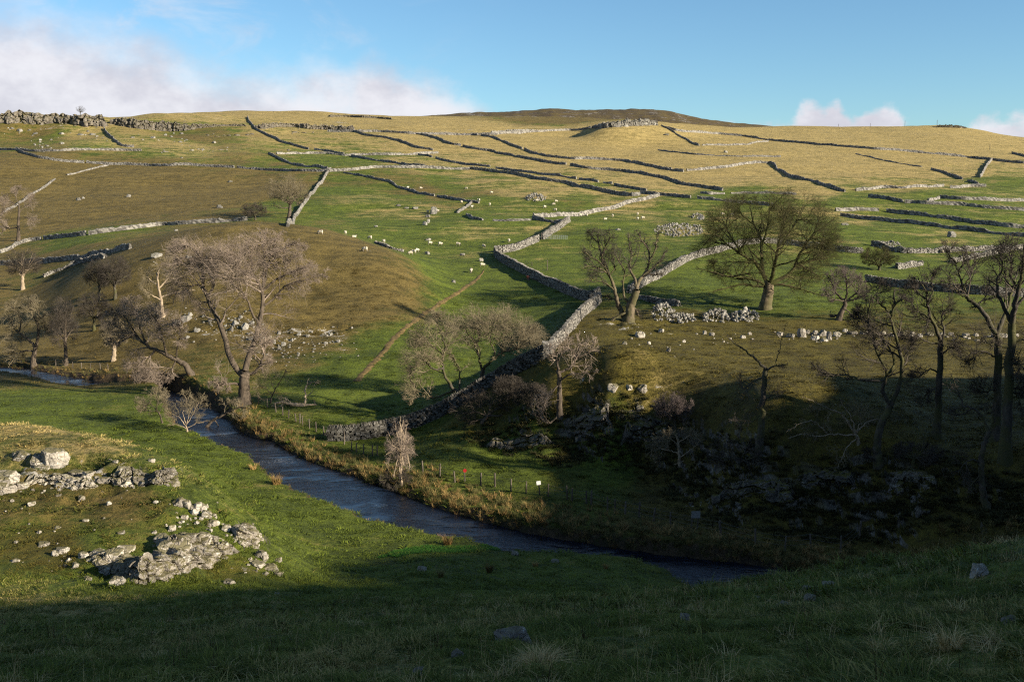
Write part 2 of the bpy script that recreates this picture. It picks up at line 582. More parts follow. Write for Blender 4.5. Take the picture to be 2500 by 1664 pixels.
def hit(pts, Ymin=6.0, Ymax=1500.0):
    """first terrain hit of the sight lines through photo pixels."""
    pts = np.asarray(pts, float)
    n = len(pts)
    D = np.array([ray(u, v) for u, v in pts])
    D = D / D[:, 1:2]
    Ys = Ymin * (Ymax / Ymin) ** np.linspace(0, 1, 380)
    hitY = np.full(n, np.nan)
    step = 400
    for s in range(0, n, step):
        d = D[s:s + step]
        X = d[:, 0:1] * Ys
        Yv = np.broadcast_to(Ys, X.shape)
        Z = d[:, 2:3] * Ys
        below = Z < H(X, Yv)
        idx = below.argmax(1)
        ok = below.any(1)
        lo = Ys[np.maximum(idx - 1, 0)]
        hi = Ys[idx]
        for _ in range(14):
            mid = 0.5 * (lo + hi)
            bl = d[:, 2] * mid < H(d[:, 0] * mid, mid)
            hi = np.where(bl, mid, hi)
            lo = np.where(bl, lo, mid)
        yy = np.where(ok, hi, np.nan)
        hitY[s:s + step] = yy
    P = D * hitY[:, None]
    bad = np.isnan(hitY)
    if bad.any():
        print('MISSED', [tuple(map(int, p)) for p in pts[bad]][:10])
        P[bad] = D[bad] * 850.0
    return P

# ------------------------------------------------------------------ materials
def new_mat(name):
    m = bpy.data.materials.new(name)
    m.use_nodes = True
    t = NT(m.node_tree)
    t.n.clear()
    out = t.node('ShaderNodeOutputMaterial')
    bs = t.node('ShaderNodeBsdfPrincipled')
    bs.inputs['Roughness'].default_value = 0.9
    bs.inputs['Specular IOR Level'].default_value = 0.2
    t.l.new(bs.outputs[0], out.inputs[0])
    return m, t, bs


def bump(t, bs, h, strength=0.5, dist=0.05):
    b = t.node('ShaderNodeBump')
    b.inputs['Strength'].default_value = strength
    b.inputs['Distance'].default_value = dist
    t.l.new(h, b.inputs['Height'])
    t.l.new(b.outputs[0], bs.inputs['Normal'])


GREEN = (0.108, 0.138, 0.013)
GREEN2 = (0.040, 0.055, 0.006)
STRAW = (0.355, 0.265, 0.098)
STRAW2 = (0.165, 0.128, 0.042)
BROWN = (0.155, 0.113, 0.031)
BROWN2 = (0.062, 0.047, 0.012)
OLIVE = (0.105, 0.085, 0.012)
OLIVE2 = (0.045, 0.036, 0.008)


def ground_material():
    m, t, bs = new_mat('pasture')
    geo = t.node('ShaderNodeNewGeometry')
    pos = geo.outputs['Position']
    a = t.node('ShaderNodeAttribute', attribute_name='cover')
    s = t.node('ShaderNodeSeparateColor')
    t.l.new(a.outputs['Color'], s.inputs[0])
    flat = t.scalevec(pos, (1, 1, 0.3))
    n_big = t.noise(flat, 0.055, 5, 0.62, 0.4)
    n_mid = t.noise(flat, 0.35, 5, 0.65, 0.3)
    n_fine = t.noise(flat, 2.6, 5, 0.7)
    n_vf = t.noise(flat, 13.0, 3, 0.7)
    streak = t.noise(t.scalevec(pos, (0.05, 0.30, 0.3)), 1.0, 5, 0.65, 0.5)
    v = t.math('ADD', t.math('MULTIPLY', t.math('SUBTRACT', n_mid, 0.5), 0.9), t.math('MULTIPLY', t.math('SUBTRACT', n_fine, 0.5), 1.1))
    v = t.math('ADD', v, t.math('MULTIPLY', t.math('SUBTRACT', n_big, 0.5), 2.0))
    v = t.math('ADD', v, t.math('MULTIPLY', t.math('SUBTRACT', streak, 0.5), 1.5))
    v = t.math('ADD', v, t.math('MULTIPLY', t.math('SUBTRACT', n_vf, 0.5), 0.5))
    tone = t.math('ADD', n_fine, t.math('MULTIPLY', t.math('SUBTRACT', n_vf, 0.5), 0.7))
    tone = t.math('ADD', tone, t.math('MULTIPLY', t.math('SUBTRACT', n_mid, 0.5), 0.9))
    tone = t.math('ADD', tone, t.math('MULTIPLY', t.math('SUBTRACT', streak, 0.5), 0.7))
    tone2 = t.remap(tone, 0.30, 0.70)
    g = t.mix(tone2, GREEN2, GREEN)
    st = t.mix(tone2, STRAW2, STRAW)
    br = t.mix(tone2, BROWN2, BROWN)
    ol = t.mix(tone2, OLIVE2, OLIVE)

    def w(sock, lo=0.25, hi=0.75, amp=0.75):
        return t.remap(t.math('ADD', sock, t.math('MULTIPLY', v, amp)), lo, hi)
    col = t.mix(w(s.outputs[2], 0.2, 0.8), g, ol)
    col = t.mix(w(s.outputs[0]), col, st)
    col = t.mix(w(s.outputs[1], 0.25, 0.8), col, br)
    # bare earth / wet bank
    a2 = t.node('ShaderNodeAttribute', attribute_name='earth')
    ea = t.remap(t.math('ADD', a2.outputs['Fac'], t.math('MULTIPLY', v, 0.6)), 0.35, 0.75)
    col = t.mix(ea, col, t.mix(tone2, (0.022, 0.016, 0.010), (0.075, 0.052, 0.028)))
    # pale limestone showing through the turf
    a3 = t.node('ShaderNodeAttribute', attribute_name='stone')
    rk = t.remap(t.math('ADD', a3.outputs['Fac'], t.math('MULTIPLY', v, 0.8)), 0.62, 0.74)
    col = t.mix(rk, col, t.mix(tone2, (0.10, 0.092, 0.08), (0.36, 0.335, 0.29)))
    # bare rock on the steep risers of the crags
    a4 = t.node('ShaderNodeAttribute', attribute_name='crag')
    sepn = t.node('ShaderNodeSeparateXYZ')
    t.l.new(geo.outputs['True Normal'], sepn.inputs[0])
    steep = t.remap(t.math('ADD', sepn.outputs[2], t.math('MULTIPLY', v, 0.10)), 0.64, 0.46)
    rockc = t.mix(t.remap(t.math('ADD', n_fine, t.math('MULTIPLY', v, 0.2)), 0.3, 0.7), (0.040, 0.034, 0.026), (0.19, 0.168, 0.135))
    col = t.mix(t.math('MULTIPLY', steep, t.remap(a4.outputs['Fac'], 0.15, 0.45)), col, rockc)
    t.l.new(col, bs.inputs['Base Color'])
    hh = t.math('ADD', t.math('MULTIPLY', n_fine, 0.7), t.math('MULTIPLY', n_vf, 0.35))
    bump(t, bs, hh, 1.0, 0.45)
    return m


M_GROUND = ground_material()


# ------------------------------------------------------------------ terrain mesh
COVER = []


def cov(kind, pts):
    for p in pts:
        COVER.append((p[0], p[1], kind, p[2] if len(p) > 2 else 1.0))


cov(3, [(1200, 900), (850, 950), (1150, 700), (1300, 740), (700, 1300), (500, 1140), (350, 1040), (100, 1000), (900, 1330), (1600, 700), (1750, 690), (1400, 600), (1250, 1120),
        (1950, 720), (2300, 660), (2450, 690), (2100, 560, .7), (2450, 440, .8), (840, 385, .8), (1450, 640), (820, 470), (200, 575, .6), (2300, 545), (1000, 560), (1450, 560), (1050, 640),
        (700, 500, .6), (1150, 540), (1350, 530), (2200, 590), (1700, 600), (100, 1640), (600, 1600), (1250, 1600), (2200, 1550), (1700, 1600), (1000, 1450, .8),
        (1400, 1420, .8), (500, 1450, .6), (300, 1540), (900, 1530), (1500, 1520), (1800, 480, .7), (2100, 480), (2350, 480), (1250, 800), (950, 870), (1050, 960), (1500, 1120), (2000, 1450), (2400, 1420)])
cov(0, [(1500, 340), (1700, 330), (1350, 390, .8), (1700, 420), (1550, 440, .6), (2000, 400), (2300, 340), (2100, 312), (900, 288), (700, 280), (1050, 345), (2200, 400), (1100, 305), (2450, 380, .7), (1900, 340),
        (1900, 430, .8), (1300, 340), (1600, 380), (2350, 420, .6), (250, 1085, .55), (100, 1060, .6), (430, 1160, .35), (200, 1480, .35), (60, 1450, .4), (1500, 310), (1150, 385, .5), (1800, 380), (1200, 440, .35), (2200, 450, .5),
        (500, 285, .7), (200, 310, .5), (300, 340, .5), (650, 330, .5), (450, 360, .5), (1000, 400, .4), (820, 345, .45), (1400, 460, .5), (1700, 540, .25), (1250, 620, .2)])
cov(1, [(300, 480), (600, 470), (300, 430), (120, 450), (700, 620), (850, 650), (900, 700), (650, 700), (960, 650, .8), (520, 600), (50, 650, .8), (200, 750), (300, 850), (150, 800), (1000, 470, .5), (1130, 480, .5),
        (300, 1250, .8), (150, 1200, .7), (400, 1300, .6), (500, 330, .5), (1350, 290), (1400, 500, .35), (450, 480), (700, 460, .7), (500, 540, .6), (780, 600), (600, 800), (750, 760), (450, 700), (350, 760), (200, 520, .8), (100, 320, .4), (900, 440, .4)])
cov(2, [(1900, 1000), (2200, 1000), (2050, 960), (1750, 960), (2400, 1000), (1600, 850), (1800, 880), (2100, 880), (1500, 780), (2300, 900), (1700, 800), (2000, 1180), (2300, 1200), (1600, 1150), (1450, 870), (1950, 820), (2400, 820), (1250, 980), (1400, 1000), (1800, 1150), (150, 1330), (500, 1390, .6), (2300, 760, .4), (1300, 930, .6)])


cov(0, [(1150, 560, .35), (1000, 520, .35), (1350, 560, .3), (1450, 600, .3), (2100, 540, .4), (2300, 580, .35), (1700, 560, .35), (900, 480, .35), (1300, 470, .5), (1500, 500, .45), (820, 370, .4), (2000, 470, .5), (2350, 460, .45), (1950, 600, .3), (1600, 640, .25)])

cov(0, [(300, 1600, .3), (900, 1600, .3), (1500, 1600, .25), (2100, 1600, .3), (1200, 1520, .3), (2000, 1500, .25), (600, 1540, .3), (2400, 1500, .3)])
cov(2, [(150, 1580, .5), (750, 1560, .4), (1350, 1560, .4), (1800, 1560, .5), (2250, 1470, .5), (1650, 1490, .4), (450, 1500, .4), (1000, 1500, .4)])


def build_terrain():
    nT, nR = len(THE), len(RAD)
    X, Y, Z, SD = GX, GY, GZ, GSD
    V = np.stack([X, Y, Z], -1).reshape(-1, 3)
    i = np.arange(nR - 1)[:, None] * nT
    j = np.arange(nT)[None, :]
    jn = (j + 1) % nT
    F = np.stack([i + j, i + nT + j, i + nT + jn, i + jn], -1).reshape(-1, 4)[:, ::-1]
    # centre fan
    cidx = len(V)
    V = np.concatenate([V, [[0, 0, H(np.array([0.0]), np.array([0.0]))[0]]]])
    jj = np.arange(nT)
    F3 = np.stack([np.full(nT, cidx), (jj + 1) % nT, jj], -1)
    x, y = V[:, 0], V[:, 1]
    # ground cover by nearest samples
    P = hit([(c[0], c[1]) for c in COVER])
    wx, wy = warp(x, y)
    px_, py_ = warp(P[:, 0], P[:, 1])
    acc = np.zeros((len(V), 4))
    tot = np.zeros(len(V))
    for k, c in enumerate(COVER):
        w = 1.0 / ((wx - px_[k]) ** 2 + (wy - py_[k]) ** 2 + 0.02) ** 1.6
        acc[:, c[2]] += w * c[3]
        if c[3] < 1:
            acc[:, 3] += w * (1 - c[3])
        tot += w
    cover = acc[:, :3] / tot[:, None]
    # the higher pastures are bleached, the left hillside rougher and browner
    up = sstep(215, 330, y)
    cover[:, 0] += 0.16 * (1 - sstep(32, 52, np.hypot(x, y)))       # matted dry grass on the near bank
    cover[:, 0] += 0.10 * up
    cover[:, 1] += 0.14 * up * sstep(0, -120, x) + 0.05 * up
    sd = np.concatenate([SD.ravel(), [50]])
    z = V[:, 2]
    earth = 0.85 * (1 - sstep(0.1, 1.6, sd)) 
    # slope dependent bare earth on steep breaks
    stone = np.zeros(len(V))
    for (u, v, rr, s) in STONY:
        p = hit([(u, v)])[0]
        d2 = ((x - p[0]) ** 2 + (y - p[1]) ** 2) / rr ** 2
        stone = np.maximum(stone, s * np.exp(-d2))
    me = mesh_np('ground', V, [F, F3], [M_GROUND], True, {'cover': cover, 'earth': earth, 'stone': stone, 'crag': crag_mask(x, y)})
    o = link('ground', me)
    tag(o, kind='structure')
    return o


STONY = [(700, 830, 9, .48), (830, 820, 8, .45), (560, 800, 8, .45), (1560, 800, 7, .42), (1500, 800, 6, .4), (480, 1280, 4.5, .5), (560, 1350, 4, .5), (150, 1160, 5, .42), (300, 1150, 5, .42), (620, 1380, 2.5, .45),
         (80, 1220, 4, .38), (1750, 1220, 5, .42), (2150, 1200, 6, .4), (1400, 1020, 6, .4), (1650, 1050, 5, .38), (500, 290, 45, .42), (200, 290, 40, .42), (850, 300, 40, .42), (1150, 320, 40, .4), (900, 275, 60, .4), (1300, 285, 60, .40)]
GROUND = build_terrain()


# ------------------------------------------------------------------ far moor behind the crest
def build_far_moor():
    us = np.array([700, 900, 1050, 1150, 1200, 1260, 1340, 1400, 1500, 1560, 1600, 1630, 1700, 1750, 1850, 2000, 2300])
    vs = np.array([330, 305, 290, 283, 282, 279, 273, 276, 275, 273.5, 277, 285, 300, 307, 316, 330, 345])
    n = 260
    uu = np.linspace(700, 2300, n)
    vv = np.interp(uu, us, vs)
    vv = vv + 0.9 * pnoise(uu / 14, uu * 0, 21) + 0.5 * pnoise(uu / 5, uu * 0, 22)
    crest = np.array([at(u, v, 1750) for u, v in zip(uu, vv)])
    rows = []
    for k, s in enumerate(np.linspace(0, 1, 40)):
        y = 1250 + 1200 * s
        prof = math.sin(math.pi * min(1, s / 0.8333) * 0.5) if s < 0.4166 else None
        f = 1 - ((y - 1750) / 500) ** 2 if y < 1750 else 1 - 0.35 * ((y - 1750) / 700) ** 2
        x = crest[:, 0] * (0.85 + 0.15 * y / 1750)
        base = 55.0
        z = base + (crest[:, 2] - base) * f + (1.2 * pnoise(x / 40, np.full(n, y / 40), 23) + 0.6 * pnoise(x / 12, np.full(n, y / 12), 24)) * (0 if abs(y - 1750) < 1 else 1)
        rows.append(np.stack([x, np.full(n, y), z], 1))
    V = np.concatenate(rows)
    i = np.arange(39)[:, None] * n
    j = np.arange(n - 1)[None, :]
    F = np.stack([i + j, i + j + 1, i + n + j + 1, i + n + j], -1).reshape(-1, 4)
    cover = np.tile(np.array([[-0.3, 1.3, 0.3]]), (len(V), 1))
    st = np.clip(0.42 + 0.25 * pnoise(V[:, 0] / 60, V[:, 1] / 60, 31), 0, 1)
    me = mesh_np('moor_hill', V, F, [M_GROUND], True, {'cover': cover, 'earth': np.full(len(V), 0.58), 'stone': st * 0.8, 'crag': np.zeros(len(V))})
    tag(link('moor_hill', me), kind='structure')


build_far_moor()


# ------------------------------------------------------------------ river
def build_water():
    m, t, bs = new_mat('stream_water')
    geo = t.node('ShaderNodeNewGeometry')
    pos = geo.outputs['Position']
    bs.inputs['Base Color'].default_value = (0.004, 0.006, 0.012, 1)
    bs.inputs['Roughness'].default_value = 0.06
    bs.inputs['Specular IOR Level'].default_value = 0.7
    bs.inputs['IOR'].default_value = 1.33
    n1 = t.noise(t.scalevec(pos, (1, 1, 1)), 1.3, 4, 0.6, 0.6)
    n2 = t.noise(t.scalevec(pos, (1.0, 2.2, 1)), 4.0, 4, 0.6, 0.3)
    hsum = t.math('ADD', t.math('MULTIPLY', n1, 1.0), t.math('MULTIPLY', n2, 0.5))
    calm = t.remap(t.noise(t.scalevec(pos, (0.5, 1.2, 1)), 0.22, 3, 0.6, 0.8), 0.38, 0.62, 0.25, 1.5)
    hsum = t.math('MULTIPLY', hsum, calm)
    # broken white water over the shallow riffle
    a = t.node('ShaderNodeAttribute', attribute_name='riffle')
    n3 = t.noise(t.scalevec(pos, (1.0, 2.5, 1)), 5.5, 5, 0.7, 0.5)
    foam = t.remap(t.math('ADD', t.math('MULTIPLY', a.outputs['Fac'], 0.25), n3), 0.80, 0.90)
    t.l.new(t.mix(foam, (0.004, 0.006, 0.012), (0.55, 0.58, 0.62)), bs.inputs['Base Color'])
    t.l.new(t.remap(foam, 0, 1, 0.06, 0.6), bs.inputs['Roughness'])
    bump(t, bs, hsum, 0.34, 0.25)
    # gridded sheet over the river corridor, a little wider than the banks so that the banks cut it
    NB, FB = NEAR_BANK, FAR_BANK

    def resamp(P, n):
        s = np.concatenate([[0], np.cumsum(np.hypot(*np.diff(P, axis=0).T))])
        q = np.linspace(0, s[-1], n)
        return np.stack([np.interp(q, s, P[:, 0]), np.interp(q, s, P[:, 1])], 1)
    n, k = 160, 10
    A, B = resamp(NB, n), resamp(FB, n)
    C = 0.5 * (A + B)
    rows = []
    for s in np.linspace(0, 1, k):
        e = 1.0 + 2.2 / np.maximum(np.hypot(*(B - A).T), 1.0)
        rows.append(C + (A - C) * e[:, None] * (1 - 2 * s))
    V2 = np.concatenate(rows)
    V = np.concatenate([V2, np.full((len(V2), 1), WZ)], 1)
    i = np.arange(k - 1)[:, None] * n
    j = np.arange(n - 1)[None, :]
    F = np.stack([i + j, i + j + 1, i + n + j + 1, i + n + j], -1).reshape(-1, 4)
    rif = np.zeros(len(V))
    for (u, v, rr) in [(690, 1125, 3.0), (650, 1128, 2.0), (480, 1080, 2.5), (540, 1060, 2.0), (470, 1000, 3), (180, 930, 4), (60, 905, 4), (1200, 1330, 1.5), (930, 1235, 1.5)]:
        d = ray(u, v)
        p = d * (WZ / d[2])
        rif = np.maximum(rif, np.exp(-((V[:, 0] - p[0]) ** 2 + (V[:, 1] - p[1]) ** 2) / rr ** 2))
    me = mesh_np('stream', V, F, [m], True, {'riffle': rif})
    tag(link('stream', me), kind='structure')


build_water()


# ------------------------------------------------------------------ stone materials
def stone_material(name, dark, light, moss=0.0, lichen=(0.46, 0.45, 0.41), tone_attr=True, scale=1.0):
    m, t, bs = new_mat(name)
    tc = t.node('ShaderNodeTexCoord')
    geo = t.node('ShaderNodeNewGeometry')
    pos = geo.outputs['Position']
    n1 = t.noise(pos, 0.9 * scale, 5, 0.65, 0.4)
    n2 = t.noise(pos, 5.0 * scale, 5, 0.7)
    n3 = t.noise(t.scalevec(pos, (1, 1, 2.4)), 2.2 * scale, 5, 0.7, 0.8)
    oi = t.node('ShaderNodeObjectInfo')
    v = t.math('ADD', t.math('MULTIPLY', n1, 0.6), t.math('MULTIPLY', n2, 0.4))
    if tone_attr:
        a = t.node('ShaderNodeAttribute', attribute_name='tone')
        v = t.math('ADD', v, t.math('MULTIPLY', t.math('SUBTRACT', a.outputs['Fac'], 0.5), 0.75))
    else:
        v = t.math('ADD', v, t.math('MULTIPLY', t.math('SUBTRACT', oi.outputs['Random'], 0.5), 0.25))
    col = t.mix(t.remap(v, 0.3, 0.72), dark, light)
    col = t.mix(t.remap(n3, 0.56, 0.68), col, lichen)
    col = t.mix(t.math('MULTIPLY', t.remap(n2, 0.60, 0.72), 0.7), col, (dark[0] * 0.5, dark[1] * 0.5, dark[2] * 0.5))
    if moss > 0:
        sep = t.node('ShaderNodeSeparateXYZ')
        t.l.new(geo.outputs['Normal'], sep.inputs[0])
        up = t.math('ADD', sep.outputs[2], t.math('MULTIPLY', t.math('SUBTRACT', n1, 0.5), 1.6))
        col = t.mix(t.math('MULTIPLY', t.remap(up, 0.45, 0.85), moss), col, t.mix(n2, (0.045, 0.040, 0.010), (0.11, 0.095, 0.022)))
    t.l.new(col, bs.inputs['Base Color'])
    vor = t.node('ShaderNodeTexVoronoi', feature='DISTANCE_TO_EDGE')
    t.l.new(t.scalevec(pos, (1, 1, 1.5)), vor.inputs['Vector'])
    vor.inputs['Scale'].default_value = 1.4 * scale
    crack = t.remap(vor.outputs['Distance'], 0.0, 0.06)
    hh = t.math('ADD', t.math('MULTIPLY', n2, 0.8), t.math('ADD', t.math('MULTIPLY', crack, 0.35), t.math('MULTIPLY', n1, 0.8)))
    bump(t, bs, hh, 0.9, 0.16 / scale)
    return m


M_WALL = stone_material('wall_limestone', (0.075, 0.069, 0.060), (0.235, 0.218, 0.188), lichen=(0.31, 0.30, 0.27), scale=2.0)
M_WALLSHADE = stone_material('shaded_wall_stone', (0.028, 0.026, 0.022), (0.105, 0.098, 0.085), lichen=(0.36, 0.35, 0.33), moss=0.6, scale=2.0)  # wall stone darkened, dappled tree shade put into its colour
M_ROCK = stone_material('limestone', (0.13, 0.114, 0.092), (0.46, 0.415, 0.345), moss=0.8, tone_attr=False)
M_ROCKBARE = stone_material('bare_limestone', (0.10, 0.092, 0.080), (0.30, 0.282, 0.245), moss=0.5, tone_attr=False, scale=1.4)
M_CRAG = stone_material('shaded_limestone', (0.050, 0.044, 0.036), (0.20, 0.18, 0.15), lichen=(0.30, 0.28, 0.25), moss=1.0, tone_attr=False)  # dark mossy crag stone, darkened further to carry the bank's shade
M_SCAR = stone_material('scar_limestone', (0.060, 0.052, 0.042), (0.185, 0.162, 0.13), lichen=(0.24, 0.22, 0.19), moss=0.9, tone_attr=False, scale=0.45)

BOXC = np.array([[-1, -1, -1], [1, -1, -1], [1, 1, -1], [-1, 1, -1], [-1, -1, 1], [1, -1, 1], [1, 1, 1], [-1, 1, 1]], float) * 0.5
BOXF = np.array([[0, 3, 2, 1], [4, 5, 6, 7], [0, 1, 5, 4], [1, 2, 6, 5], [2, 3, 7, 6], [3, 0, 4, 7]])


def boxes_mesh(C, T, N, U, S, jit, rg):
    """n rough blocks: centres C, axes T (along), N (across), U (up), sizes S (n,3)."""
    n = len(C)
    loc = BOXC[None] * S[:, None, :] * (1 + jit * (rg.random((n, 8, 3)) - 0.5))
    V = C[:, None, :] + loc[..., 0:1] * T[:, None] + loc[..., 1:2] * N[:, None] + loc[..., 2:3] * U[:, None]
    F = (BOXF[None] + 8 * np.arange(n)[:, None, None]).reshape(-1, 4)
    tone = np.repeat(rg.random(n), 8)
    return V.reshape(-1, 3), F, tone


def resample(P, step):
    P = np.asarray(P, float)
    s = np.concatenate([[0], np.cumsum(np.linalg.norm(np.diff(P[:, :2], axis=0), axis=1))])
    n = max(2, int(s[-1] / step) + 1)
    q = np.linspace(0, s[-1], n)
    return np.stack([np.interp(q, s, P[:, i]) for i in range(P.shape[1])], 1), s[-1]


def smooth_line(P, it=1):
    P = P.copy()
    for _ in range(it):
        P[1:-1] = 0.25 * P[:-2] + 0.5 * P[1:-1] + 0.25 * P[2:]
    return P


wall_seed = [100]


def wall_line(ptsu):
    P = hit(ptsu)
    P2, L = resample(P[:, :2], 1.2)
    P2 = smooth_line(P2, 3)
    return P2, L


def far_wall_geo(P2, h, rg, ruin, step=0.6, w0=0.8, w1=0.45):
    Q, L = resample(P2, step)
    n = len(Q)
    Z = H(Q[:, 0], Q[:, 1])
    T = np.gradient(Q, axis=0)
    T /= np.linalg.norm(T, axis=1)[:, None] + 1e-9
    Nn = np.stack([T[:, 1], -T[:, 0]], 1)
    s = np.arange(n) * step
    hh = h * 0.76 * (1 + 0.16 * pnoise(s / 7, s * 0, rg.integers(90)) + 0.10 * pnoise(s / 2.2, s * 0, rg.integers(90)) + 0.20 * (rg.random(n) - 0.5))
    dips = pnoise(s / 11, s * 0 + 3.3, rg.integers(90))
    hh = hh * (1 - 0.35 * sstep(0.42, 0.62, dips))
    if ruin > 0:
        hh *= np.clip(1 - ruin * (0.5 + 1.1 * pnoise(s / 6.5, s * 0, rg.integers(90)) + 0.5 * pnoise(s / 2.0, s * 0, 7)), 0.12, 1.1)
    prof = [(-1, -0.35, w0), (-1, 0.33, 0.5 * (w0 + w1)), (-1, 0.68, 0.45 * (w0 + w1)), (-1, 0.93, w1), (0, 1.02, 0), (1, 0.93, w1), (1, 0.68, 0.45 * (w0 + w1)), (1, 0.33, 0.5 * (w0 + w1)), (1, -0.35, w0)]
    rows = []
    for k, (sd, zf, w) in enumerate(prof):
        off = sd * (0.5 * w + 0.16 * (rg.random(n) - 0.5))
        zz = Z + (zf * hh if zf > 0 else zf) + (0.12 * (rg.random(n) - 0.5) if zf > 0 else 0)
        rows.append(np.stack([Q[:, 0] + Nn[:, 0] * off, Q[:, 1] + Nn[:, 1] * off, zz], 1))
    k = len(prof)
    V = np.stack(rows, 1).reshape(-1, 3)
    i = np.arange(n - 1)[:, None] * k
    j = np.arange(k - 1)[None]
    F = np.stack([i + j, i + j + 1, i + k + j + 1, i + k + j], -1).reshape(-1, 4)
    ends = np.array([[0, 1, 7, 8], [1, 2, 6, 7], [2, 3, 5, 6]])
    e2 = ends + (n - 1) * k
    F = np.concatenate([F, ends[:, ::-1], e2])
    # cap triangles closing the ends below the ridge
    F3 = np.array([[3, 4, 5], [(n - 1) * k + 5, (n - 1) * k + 4, (n - 1) * k + 3]])
    return V, F, F3, rg.random(len(V))


def near_wall_geo(P2, h, rg, ruin, k=1.0):
    """courses of single stones on both faces and upright coping stones."""
    Q, L = resample(P2, 0.25)
    s = np.concatenate([[0], np.cumsum(np.linalg.norm(np.diff(Q, axis=0), axis=1))])
    L = s[-1]
    T = np.gradient(Q, axis=0)
    T /= np.linalg.norm(T, axis=1)[:, None] + 1e-9
    Zg = smooth_line(H(Q[:, 0], Q[:, 1])[:, None], 4)[:, 0]
    prof = 1 + 0.08 * pnoise(s / 6, s * 0, rg.integers(90)) + 0.06 * pnoise(s / 2, s * 0, rg.integers(90))
    if ruin > 0:
        prof *= np.clip(1 - ruin * (0.45 + 1.1 * pnoise(s / 5, s * 0, rg.integers(90)) + 0.5 * pnoise(s / 1.7, s * 0, 3)), 0.1, 1.1)
    top = h * prof

    def frame(q):
        x = np.interp(q, s, Q[:, 0])
        y = np.interp(q, s, Q[:, 1])
        tx = np.interp(q, s, T[:, 0])
        ty = np.interp(q, s, T[:, 1])
        nn = np.hypot(tx, ty) + 1e-9
        return x, y, tx / nn, ty / nn, np.interp(q, s, Zg), np.interp(q, s, top)
    rh = 0.20 * k
    Cs, Ts, Ns, Us, Ss = [], [], [], [], []
    for side in (-1, 1):
        for row in range(int(h * 1.15 / rh) + 1):
            m = int(L / (0.36 * k)) + 1
            q = (np.arange(m) + rg.random(m) * 0.8) * (0.36 * k)
            q = q[q < L]
            x, y, tx, ty, zg, tp = frame(q)
            zc = (row + 0.5) * rh - 0.1
            keep = zc < tp - 0.06
            q, x, y, tx, ty, zg = [a[keep] for a in (q, x, y, tx, ty, zg)]
            if not len(q):
                continue
            n = len(q)
            wdt = 0.80 - 0.34 * zc / 1.6
            off = side * (wdt / 2 - 0.10 + 0.06 * (rg.random(n) - 0.5))
            C = np.stack([x + ty * off, y - tx * off, zg + zc + 0.03 * (rg.random(n) - 0.5)], 1)
            tilt = 0.18 * (rg.random(n) - 0.5)
            Tn = np.stack([tx, ty, tilt], 1)
            Nn = np.stack([ty, -tx, 0 * tx], 1)
            Un = np.cross(Nn, Tn) * -1
            S = np.stack([k * (0.24 + 0.26 * rg.random(n)), 0.26 + 0.16 * rg.random(n), rh * (0.75 + 0.55 * rg.random(n))], 1)
            Cs.append(C), Ts.append(Tn), Ns.append(Nn), Us.append(Un), Ss.append(S)
    body = boxes_mesh(np.concatenate(Cs), np.concatenate(Ts), np.concatenate(Ns), np.concatenate(Us), np.concatenate(Ss), 0.55, rg)
    m = int(L / (0.21 * k))
    q = (np.arange(m) + 0.6 * rg.random(m)) * 0.21 * k
    q = q[q < L]
    x, y, tx, ty, zg, tp = frame(q)
    n = len(q)
    C = np.stack([x, y, zg + tp + 0.02 + 0.05 * rg.random(n)], 1)
    lean = 0.5 * (rg.random(n) - 0.3)
    Tn = np.stack([tx, ty, lean], 1)
    Nn = np.stack([ty, -tx, 0.15 * (rg.random(n) - 0.5)], 1)
    Un = np.stack([-tx * lean, -ty * lean, np.ones(n)], 1)
    S = np.stack([k * (0.12 + 0.14 * rg.random(n)), 0.40 + 0.22 * rg.random(n), 0.24 + 0.16 * rg.random(n)], 1)
    cope = boxes_mesh(C, Tn, Nn, Un, S, 0.5, rg)
    core = far_wall_geo(P2, h * 0.9, rg, 0, 0.8, 0.5, 0.26) if ruin == 0 else None
    return body, cope, core


def wall(label, segs, h=1.5, ruin=0.0, near=False, k=1.0, mat=None):
    wall_seed[0] += 1
    rg = np.random.default_rng(wall_seed[0])
    lines = [wall_line(px(z, p)) for z, p in segs]
    if not near:
        Vs, Fs, F3s, ts, o = [], [], [], [], 0
        for P2, L in lines:
            V, F, F3, tone = far_wall_geo(P2, h, rg, ruin)
            Vs.append(V), Fs.append(F + o), F3s.append(F3 + o), ts.append(tone)
            o += len(V)
        me = mesh_np('dry_stone_wall', np.concatenate(Vs), [np.concatenate(Fs), np.concatenate(F3s)], [M_WALL], False, {'tone': np.concatenate(ts)})
        ob = link('dry_stone_wall', me)
        tag(ob, label, 'wall', 'dry stone walls across the valley', 'thing')
        return ob
    p0 = lines[0][0][0]
    root = empty('dry_stone_wall', (p0[0], p0[1], float(H(np.array([p0[0]]), np.array([p0[1]]))[0])))
    tag(root, label, 'wall', 'dry stone walls across the valley', 'thing')
    acc = {'wall_stones': [], 'coping_stones': [], 'wall_core': []}
    for P2, L in lines:
        b, c, core = near_wall_geo(P2, h, rg, ruin, k)
        acc['wall_stones'].append(b)
        acc['coping_stones'].append(c)
        if core is not None:
            acc['wall_core'].append((core[0], core[1], core[3]))
    for nm, lst in acc.items():
        if not lst:
            continue
        o = 0
        Vs, Fs, ts = [], [], []
        for V, F, tn in lst:
            Vs.append(V - np.array(root.location)), Fs.append(F + o), ts.append(tn * (0.3 if nm == 'wall_core' else 1) - (0.6 if nm == 'wall_core' else 0))
            o += len(V)
        me = mesh_np(nm, np.concatenate(Vs), np.concatenate(Fs), [mat or M_WALL], False, {'tone': np.concatenate(ts)})
        ob = link(nm, me, root)
        if nm != 'wall_core':
            ob['kind'] = 'stuff'
    return root


